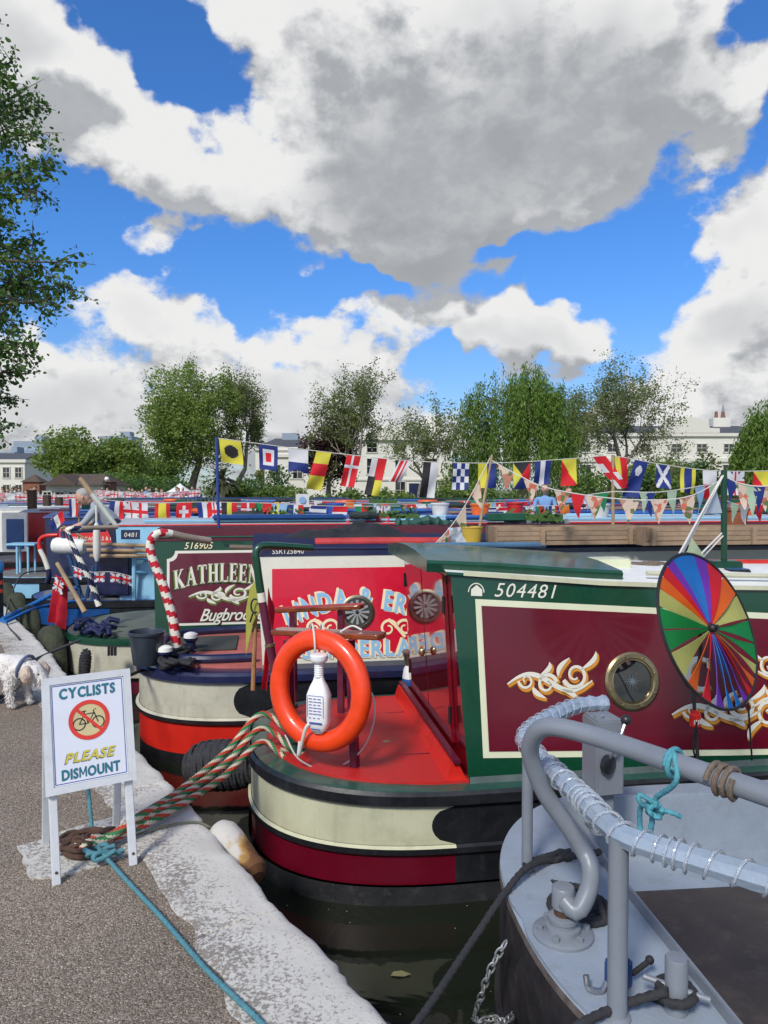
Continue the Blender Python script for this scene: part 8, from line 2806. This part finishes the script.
def shrub(label, px, Y, h, w, lm, seed, name='shrub', n=2600):
 rng = np.random.default_rng(seed)
 root = thing(name, label, 'shrub', T_at(px, Y), 0, 'shrubs along the far bank')
 mb = MB()
 pr = random.Random(seed)
 for i in range(7):
  a = pr.uniform(0, 2 * PI)
  mb.tube([(0, 0, 0), (.3 * w * math.cos(a) * .5, .3 * w * math.sin(a) * .5, h * .4), (.36 * w * math.cos(a), .36 * w * math.sin(a), h * .75)], [.05, .04, .02], 5, caps=False)
 mb.build('stems', bark, root)
 K = 9
 cen = rng.uniform(-1, 1, size=(K, 3)) * np.array([w * .34, w * .3, h * .3]) + np.array([0, 0, h * .48])
 k = rng.integers(0, K, n)
 d = rng.normal(size=(n, 3)); d /= np.linalg.norm(d, axis=1)[:, None]
 C = cen[k] + d * np.array([w * .22, w * .22, h * .26]) * rng.uniform(.4, 1.1, size=(n, 1))
 C[:, 2] = np.abs(C[:, 2])
 np_mesh('foliage', leaves(C, .19, rng, .1), 6, [lm], root)
sh = [
 (252, 53, 3.4, 5.0, lf_dark, 'dark rounded shrub below the airy tree'), (232, 50, 2.2, 3.2, lf_mid, 'small shrub beside the blue mast'), (278, 50, 2.0, 3.6, lf_mid, 'low green shrub left of the copper beech'),
 (306, 49, 1.7, 3.2, lf_spring, 'low bright shrub under the red cross flag'), (345, 49, 1.7, 3.6, lf_mid, 'low green shrub by the villa steps'), (388, 48, 1.9, 3.4, lf_spring, 'bright shrub in front of the villa'), (442, 48, 1.9, 3.4, lf_mid, 'green shrub right of the half bare tree'), (468, 50, 2.3, 3.2, lf_spring, 'bright shrub below the chequered flag'),
 (604, 47, 3.3, 5.2, lf_mid, 'wide shrub left of the open crowned tree trunk'), (640, 46, 3.0, 4.6, lf_dark, 'dark shrub around the open crowned tree trunk'), (676, 46, 3.0, 4.6, lf_mid, 'mid green shrub below the pediment house'), (708, 46, 3.6, 4.4, lf_dark, 'dark shrub behind the green post'), (690, 50, 4.4, 4.0, lf_olive, 'pale feathery shrub against the white house'), (745, 46, 2.4, 4.6, lf_mid, 'shrub under the edge willow'),
 (165, 58, 2.6, 5.0, lf_dark, 'dark shrub behind the white tent'), (140, 60, 3.0, 5.5, lf_mid, 'wide shrub between pavilion and tent'), (560, 50, 2.6, 4.6, lf_dark, 'dark shrub at the foot of the tall willow'), (500, 49, 1.8, 3.8, lf_mid, 'green shrub left of the tall willow'), (100, 64, 3.4, 6, lf_mid, 'wide shrub behind the pavilion'),
]
for i, (x, Y, h, w, lm, lab) in enumerate(sh):
 shrub(lab, x, Y, h, w, lm, 60 + i)
for i, (x, Y, h, w, lm, lab) in enumerate(((158, 92, 6.2, 60, lf_mid, 'bushy tree filling the gap behind the white tent'), (15, 100, 5.2, 40, lf_mid, 'low tree behind the terrace house corner'), (285, 96, 5.6, 60, lf_olive, 'pale low tree behind the house with the grey chimney'), (458, 90, 5.4, 50, lf_spring, 'bright low tree between the villa and the tall willow'), (590, 92, 6.0, 60, lf_mid, 'bushy tree between the tall willow and the mansion'), (655, 70, 4.4, 60, lf_spring, 'bright bushy tree in front of the mansion'))):
 tree('tree', lab, T_at(x, Y), h, M_(w, Y), .25, lm, 90 + i, 3200, .30, fork=.22, sig=.5, fill=5000, base_clear=.04)
def palm():
 root = thing('palm', 'shaggy palm with drooping dry fronds below the yellow flag', 'palm', T_at(222, 49), 0)
 mb = MB(); mb.tube([(0, 0, 0), (.05, 0, 1.2), (0, 0, 2.3)], [.26, .24, .22], 10); mb.build('trunk', bark_pale, root)
 rng = np.random.default_rng(4)
 C = []
 mbf = MB()
 for i in range(60):
  a = rng.uniform(0, 2 * PI); el = rng.uniform(-1.0, 1.1); L = rng.uniform(1.0, 1.7)
  p = [Vector((0, 0, 2.2))]
  d = Vector((math.cos(a) * math.cos(el), math.sin(a) * math.cos(el), math.sin(el)))
  for k in range(5):
   p.append(p[-1] + d * L / 5); d = (d + Vector((0, 0, -.28))).normalized()
  s = Vector((-math.sin(a), math.cos(a), 0))
  for k in range(5):
   w0, w1 = .16 * math.sin(PI * (k + .3) / 5.3), .16 * math.sin(PI * (k + 1.3) / 5.8)
   mbf.add([p[k] - s * w0, p[k] + s * w0, p[k + 1] + s * w1, p[k + 1] - s * w1], [(0, 1, 2, 3)])
 mbf.build('fronds', leaf_mat('leaf_palm', (.06, .07, .03), (.16, .15, .08)), root)
palm()
def near_tree():
 Y = 12.5
 base = Vector((-10.6, 12.8, 0))
 root = thing('tree', 'near tree with dense dark green leaves hanging in at the top left', 'tree', base)
 rng = np.random.default_rng(77); pr = random.Random(77)
 mb = MB()
 mb.tube(spline([base, base + Vector((.1, 0, 2)), base + Vector((0, .1, 5)), base + Vector((.2, 0, 9))], 5), [.34 - .012 * i for i in range(16)], 10, caps=False)
 C = []
 ends = [(x - 9, y) for x, y in [(20, 62), (28, 95), (48, 105), (40, 135), (52, 163), (45, 190), (30, 175), (12, 130), (10, 80), (42, 245), (66, 262), (72, 285), (55, 300), (40, 275), (24, 250), (10, 220), (20, 320), (40, 342), (28, 372), (18, 398), (8, 430), (6, 350), (4, 290), (-10, 100), (-20, 200), (-20, 300), (-15, 380), (-40, 150), (-40, 260), (-30, 340), (-10, 20), (-40, 60)]]
 for (x, y) in ends:
  e = at(x, y, Y + pr.uniform(-1.2, 1.2))
  zz = max(2.0, e.z - pr.uniform(-.3, 1.2))
  s = base + Vector((.1, 0, min(9, zz * .8)))
  mid = s.lerp(e, .55) + Vector((pr.gauss(0, .2), pr.gauss(0, .3), .35))
  p = spline([s, mid, e], 8)
  mb.tube(p, [.07 * (1 - .93 * k / len(p)) + .004 for k in range(len(p))], 6, caps=False)
  for k in range(7, len(p)):
   for q in range(5):
    d = Vector((pr.gauss(.2, 1), pr.gauss(0, 1), pr.gauss(-.15, .8))).normalized()
    L = pr.uniform(.18, .62)
    t = [p[k], p[k] + d * L * .5, p[k] + d * L + Vector((0, 0, -.05))]
    mb.tube(t, [.009, .007, .004], 4, caps=False)
    for z in range(16):
     f = pr.random()
     C.append(tuple(t[0].lerp(t[2], f) + Vector((pr.gauss(0, .07), pr.gauss(0, .07), pr.gauss(0, .06)))))
 mb.build('trunk', bark, root, world=True, smooth=80)
 C = np.array(C) - np.array(tuple(base))
 np_mesh('crown', leaves(C, .080, rng, .4, .62), 6, [lf_near], root)
near_tree()
# ================================================================== buildings beyond
stucco = mat('white_stucco', (.66, .64, .57), .7, vary=.06, vscale=.5, dirt=.2, dirtcol=(.48, .46, .40))
stone_trim = mat('stone_trim', (.62, .60, .53), .7, vary=.06)
slate = mat('slate', (.07, .075, .085), .7, vary=.2)
brick = mat('brick', (.22, .085, .05), .85, vary=.2, vscale=3)
brown_tile = mat('brown_tile', (.085, .06, .045), .85, vary=.25, vscale=4)
tower_grey = mat('tower_grey', (.24, .29, .36), .6, vary=.08, vscale=.2)
def window(parent, c, w, h, dirx=1):
 x, y, z = c
 mb = MB()
 t = .09
 for (dx, dz, sw, sh) in ((-w / 2, 0, t, h), (w / 2, 0, t, h), (0, h / 2, w + t, t), (0, -h / 2, w + t * 2.2, t * 1.3), (0, 0, t * .5, h), (0, 0, w, t * .5)):
  mb.box((x + dx, y - .04, z + dz), (sw, .10, sh))
 f = mb.build('window', stone_trim, parent, smooth=0)
 mb = MB(); mb.box((x, y - .012, z), (w - t * .5, .02, h - t * .5)); mb.build('pane', dark_glass, f, smooth=0)
 return f
def villa():
 Y = 88
 x0, x1 = at(352, 490, Y).x, at(452, 490, Y).x
 top = at(400, 437, Y).z
 W, cx = x1 - x0, (x0 + x1) / 2
 root = thing('villa', 'white stucco villa with low pediment half hidden by the half bare tree', 'house', (cx, Y, 0))
 mb = MB(); mb.box((0, 5, top / 2), (W, 10, top)); mb.build('wall', stucco, root, smooth=0)
 mb = MB()
 mb.box((0, 5, top * .98), (W + .8, 10.8, .45)); mb.box((0, 5, top * .36), (W + .3, 10.3, .22))
 mb.build('cornice', stone_trim, root, smooth=0)
 mb = MB()
 mb.add([(-W / 2 - .4, -.4, top * .98 + .23), (W / 2 + .4, -.4, top * .98 + .23), (0, -.4, top + 1.5), (-W / 2 - .4, 10.4, top * .98 + .23), (W / 2 + .4, 10.4, top * .98 + .23), (0, 10.4, top + 1.5)], [(0, 1, 2), (0, 2, 5, 3), (1, 4, 5, 2), (5, 4, 3)])
 rf = mb.build('roof', stucco, root, smooth=0)
 for x in (-W * .32, W * .34):
  mb = MB(); mb.box((x, 5, top + 1.4), (1.4, 1.4, 2.4), bev=.05)
  for k in range(2): mb.lathe([(.2, 0), (.16, .7)], 8, (x - .3 + .6 * k, 5, top + 2.6))
  mb.build('chimney', stucco, rf)
 for z, h in ((top * .84, 1.2), (top * .56, 1.9), (top * .2, 2.1)):
  for x in (-W * .30, -.2, W * .30):
   window(root, (x, -.01, z), 1.25, h)
 mb = MB(); mb.box((W * .12, -.1, 1.2), (1.2, .12, 2.4), bev=.02); mb.build('door', navy_paint, root)
 x2 = at(262, 490, Y).x - cx; x3 = -W / 2
 t2 = at(300, 455, Y).z
 mb = MB(); mb.box(((x2 + x3) / 2, 6, t2 / 2), (x3 - x2, 8, t2)); mb.build('side_wing', stucco, root, smooth=0)
 mb = MB(); mb.box(((x2 + x3) / 2, 6, t2), (x3 - x2 + .5, 8.5, .35)); mb.build('wing_cornice', stone_trim, root, smooth=0)
 for k in range(4): window(root, (x2 + (x3 - x2) * (k + .5) / 4, 1.99, t2 * .66), 1.2, 1.7)
villa()
def left_villa():
 Y = 92
 x0, x1 = at(250, 490, Y).x, at(306, 490, Y).x
 top = at(280, 447, Y).z
 root = thing('house', 'pale house with a grey chimney stack seen left of the copper beech', 'house', ((x0 + x1) / 2, Y + 4, 0))
 W = x1 - x0
 mb = MB(); mb.box((0, 4, top / 2), (W, 8, top)); mb.build('wall', stucco, root, smooth=0)
 mb = MB(); mb.box((0, 4, top), (W + .6, 8.6, .4)); mb.build('cornice', stone_trim, root, smooth=0)
 mb = MB(); mb.add([(-W / 2, 0, top + .2), (W / 2, 0, top + .2), (W / 2, 8, top + .2), (-W / 2, 8, top + .2), (-W / 2 + 2, 4, top + 1.6), (W / 2 - 2, 4, top + 1.6)], [(0, 1, 5, 4), (1, 2, 5), (2, 3, 4, 5), (3, 0, 4)]); rf = mb.build('roof', slate, root, smooth=0)
 mb = MB(); mb.box((.6, 4, top + 1.4), (2.2, 1.2, 1.8), bev=.05); mb.build('chimney', tower_grey, rf)
 for z in (top * .25, top * .7):
  for x in (-W * .33, 0, W * .33): window(root, (x, -.01, z), 1.2, 1.8)
left_villa()
def pediment_house():
 Y = 82
 x0, x1 = at(566, 490, Y).x, at(790, 490, Y).x
 cx = at(700, 490, Y).x
 L, Rr = x0 - cx, x1 - cx
 top = at(700, 433, Y).z
 root = thing('mansion', 'long white stucco mansion with curved gable and slate roof behind the shrubs', 'house', (cx, Y, 0))
 mb = MB(); mb.box(((L + Rr) / 2, 6, top / 2), (Rr - L, 12, top)); mb.build('wall', stucco, root, smooth=0)
 mb = MB()
 zc = at(700, 460, Y).z
 for z, o, h in ((top - .2, .5, .35), (zc, .45, .4), (zc - .55, .2, .18)):
  mb.box(((L + Rr) / 2, 6, z), (Rr - L + o, 12 + o, h))
 mb.build('cornice', stone_trim, root, smooth=0)
 g0, g1 = at(655, 490, Y).x - cx, at(718, 490, Y).x - cx
 gz = at(690, 417, Y).z
 P = [(g0, top), (g0, top + .5), (g0 + 1.1, top + .55)]
 mx = (g0 + g1) / 2; hw = (g1 - g0) / 2 - 1.1
 P += [(mx - hw * math.cos(PI * i / 14), top + .55 + (gz - top - .55) * math.sin(PI * i / 14)) for i in range(1, 14)]
 P += [(g1 - 1.1, top + .55), (g1, top + .5), (g1, top)]
 mb = MB()
 k = len(P)
 mb.add([(x, -.25, z) for x, z in P] + [(x, .5, z) for x, z in P], [tuple(range(k)), tuple(reversed(range(k, 2 * k)))] + [(i, k + i, k + (i + 1) % k, (i + 1) % k) for i in range(k)])
 mb.build('curved_gable', stone_trim, root, smooth=0)
 mb = MB()
 mb.add([(L, 1, top + .1), (Rr, 1, top + .1), (Rr, 11, top + .1), (L, 11, top + .1), (L + 4, 6, top + 1.3), (Rr - 3, 6, top + 1.3)], [(0, 1, 5, 4), (1, 2, 5), (2, 3, 4, 5), (3, 0, 4)])
 rf = mb.build('roof', slate, root, smooth=0)
 for px, w in ((743, 2.0), (602, 2.0)):
  x = at(px, 490, Y).x - cx
  mb = MB(); mb.box((x, 6, top + 1.2), (w, 1.4, 2.0), bev=.05)
  ch = mb.build('chimney', stucco, rf)
  mb = MB()
  for q in range(int(w / .8)): mb.lathe([(.22, 0), (.17, .8)], 8, (x - w / 2 + .6 + .8 * q, 6, top + 2.2))
  mb.build('chimney_pot', brick, ch)
 zt = at(700, 448, Y).z; zb = at(700, 474, Y).z
 for px in (585, 612, 645, 676, 701, 728, 755, 778):
  x = at(px, 490, Y).x - cx
  window(root, (x, -.01, zt), 1.15, .95)
  window(root, (x, -.01, zb), 1.3, 1.9)
  window(root, (x, -.01, 1.3), 1.3, 1.9)
 mb = MB()
 for px in (572, 598, 628, 660, 689, 715, 741, 767, 786):
  x = at(px, 490, Y).x - cx
  mb.box((x, -.1, zc / 2), (.5, .2, zc))
 mb.build('pilasters', stone_trim, root, smooth=0)
 sx = at(722, 490, 150).x
 r2 = thing('church_spire', 'thin grey spire rising behind the mansion roof', 'spire', (sx, 150, 0))
 z1 = at(722, 403, 150).z
 mb = MB(); mb.box((0, 0, z1 * .36), (2.2, 2.2, z1 * .72)); mb.build('tower', tower_grey, r2)
 mb = MB(); mb.lathe([(1.1, z1 * .72), (.5, z1 * .86), (.02, z1)], 8); mb.build('spire', mat('spire_grey', (.20, .24, .28), .6), r2)
pediment_house()
def left_buildings():
 Y = 95
 x0, x1 = at(-60, 490, Y).x, at(25, 490, Y).x
 top = at(10, 461, Y).z
 root = thing('terrace_house', 'white terrace house with rows of dark windows behind the timber posts', 'house', ((x0 + x1) / 2, Y, 0))
 W = x1 - x0
 mb = MB(); mb.box((0, 4, top / 2), (W, 8, top)); mb.build('wall', stucco, root, smooth=0)
 mb = MB(); mb.box((0, 4, top), (W + .5, 8.5, .4)); mb.build('cornice', stone_trim, root, smooth=0)
 mb = MB(); mb.add([(-W / 2, 0, top + .2), (W / 2, 0, top + .2), (W / 2, 8, top + .2), (-W / 2, 8, top + .2), (-W / 2, 4, top + 1.2), (W / 2, 4, top + 1.2)], [(0, 1, 5, 4), (1, 2, 5), (2, 3, 4, 5), (3, 0, 4)]); mb.build('roof', slate, root, smooth=0)
 for z in (top * .30, top * .72):
  for k in range(7): window(root, (-W / 2 + W * (k + .5) / 7, -.01, z), .9, 1.4)
 for (pa, pb, pt, Y, lab) in ((14, 44, 441, 210, 'grey tower block with banded floors rising above the terrace house'), (-4, 15, 452, 200, 'lower pale tower block beside the banded one'), (100, 132, 436, 230, 'grey slab block just showing above the rounded tree')):
  xa, xb = at(pa, 490, Y).x, at(pb, 490, Y).x
  zt = at(0, pt, Y).z
  root = thing('tower_block', lab, 'tower block', ((xa + xb) / 2, Y, 0))
  W = xb - xa
  mb = MB(); mb.box((0, 5, zt / 2), (W, 10, zt)); mb.box((W * .2, 5, zt + .8), (W * .3, 4, 1.6)); mb.build('wall', tower_grey, root, smooth=0)
  n = int(zt / 2.9)
  for k in range(n):
   for h in range(2):
    mb = MB(); mb.box((-W * .25 + W * .5 * h, -.02, 1.7 + k * 2.9), (W * .44, .08, 1.2)); mb.build('window', mat('pale_glass', (.30, .38, .46), .3), root, smooth=0)
 Y = 50
 xa, xb = at(38, 490, Y).x, at(102, 490, Y).x
 W = xb - xa
 root = thing('pavilion', 'low pavilion with brown tiled roof and gable behind the crowd', 'pavilion', ((xa + xb) / 2, Y, 0))
 ze = at(70, 485, Y).z; zr_ = at(70, 473, Y).z
 mb = MB(); mb.box((0, 3, ze / 2), (W - .6, 5, ze)); mb.build('wall', stucco, root, smooth=0)
 mb = MB()
 mb.add([(-W / 2, 0, ze), (W / 2, 0, ze), (W / 2, 6, ze), (-W / 2, 6, ze), (-W / 2 + .9, 3, zr_), (W / 2 - .9, 3, zr_)], [(0, 1, 5, 4), (1, 2, 5), (2, 3, 4, 5), (3, 0, 4)])
 mb.add([(-W * .36, -.3, ze), (W * .12, -.3, ze), (-W * .12, -.3, zr_ - .05), (-W * .12, 3, zr_ - .05)], [(0, 1, 2), (0, 2, 3), (2, 1, 3)])
 mb.build('roof', brown_tile, root, smooth=0)
 for k in range(5): window(root, (-W * .4 + W * .8 * k / 4, .48, 1.1), .6, .8)
 for (px, Y, lab) in ((35, 58, 'brown hut behind the timber posts'), (104, 52, 'small brick hut right of the pavilion')):
  x = at(px, 490, Y).x; zt = at(px, 482, Y).z
  root = thing('hut', lab, 'hut', (x, Y, 0))
  mb = MB(); mb.box((0, 0, zt / 2), (1.3, 1.3, zt)); mb.build('wall', brick, root, smooth=0)
  mb = MB(); mb.add([(-.8, -.8, zt), (.8, -.8, zt), (.8, .8, zt), (-.8, .8, zt), (0, 0, zt + .6)], [(0, 1, 4), (1, 2, 4), (2, 3, 4), (3, 0, 4)]); mb.build('roof', brown_tile, root, smooth=0)
 Y = 48
 root = thing('tent', 'white peaked tent among the trees on the far bank', 'tent', T_at(180, Y))
 w = M_(52, Y) / 2
 mb = MB()
 ze, zp = at(0, 497, Y).z, at(0, 487, Y).z + .25
 nn = 16
 rings = []
 for k in range(6):
  t = k / 5
  rr = w * (1 - t); z = ze + (zp - ze) * t ** 1.6
  rings.append([(rr * math.copysign(abs(math.cos(2 * PI * i / nn)) ** .6, math.cos(2 * PI * i / nn)), rr * .8 * math.copysign(abs(math.sin(2 * PI * i / nn)) ** .6, math.sin(2 * PI * i / nn)), z) for i in range(nn)])
 V = [p for r_ in rings for p in r_]
 mb.add(V, [(k * nn + i, k * nn + (i + 1) % nn, (k + 1) * nn + (i + 1) % nn, (k + 1) * nn + i) for k in range(5) for i in range(nn)])
 mb.build('canopy', white_paint, root, smooth=30)
 for sx in (-1, 1):
  for sy in (-1, 1):
   mb = MB(); mb.tube([(sx * w * .85, sy * w * .62, 0), (sx * w * .85, sy * w * .62, ze + .1)], .04, 6); mb.build('pole', steel, root)
 root = thing('railing', 'low black iron railing along the far bank in front of the shrubs', 'railing', (at(230, 490, 45).x, 45, 0))
 mb = MB()
 L = at(600, 490, 45).x - at(230, 490, 45).x
 for z in (.15, 1.0): mb.box((L / 2, 0, z), (L, .03, .04))
 for k in range(int(L / .16)): mb.box((k * .16, 0, .55), (.018, .018, 1.0))
 mb.build('bars', black_paint, root, smooth=0)
 root = thing('lamp_post', 'white globe lamp post among trees beside the pavilion', 'street lamp', T_at(107, 50))
 mb = MB(); mb.tube([(0, 0, 0), (0, 0, at(107, 482, 50).z)], [.06, .035], 8); mb.build('post', black_paint, root)
 mb = MB(); mb.ball((0, 0, at(107, 479, 50).z), .16, 12); mb.build('globe', white_paint, root)
left_buildings()
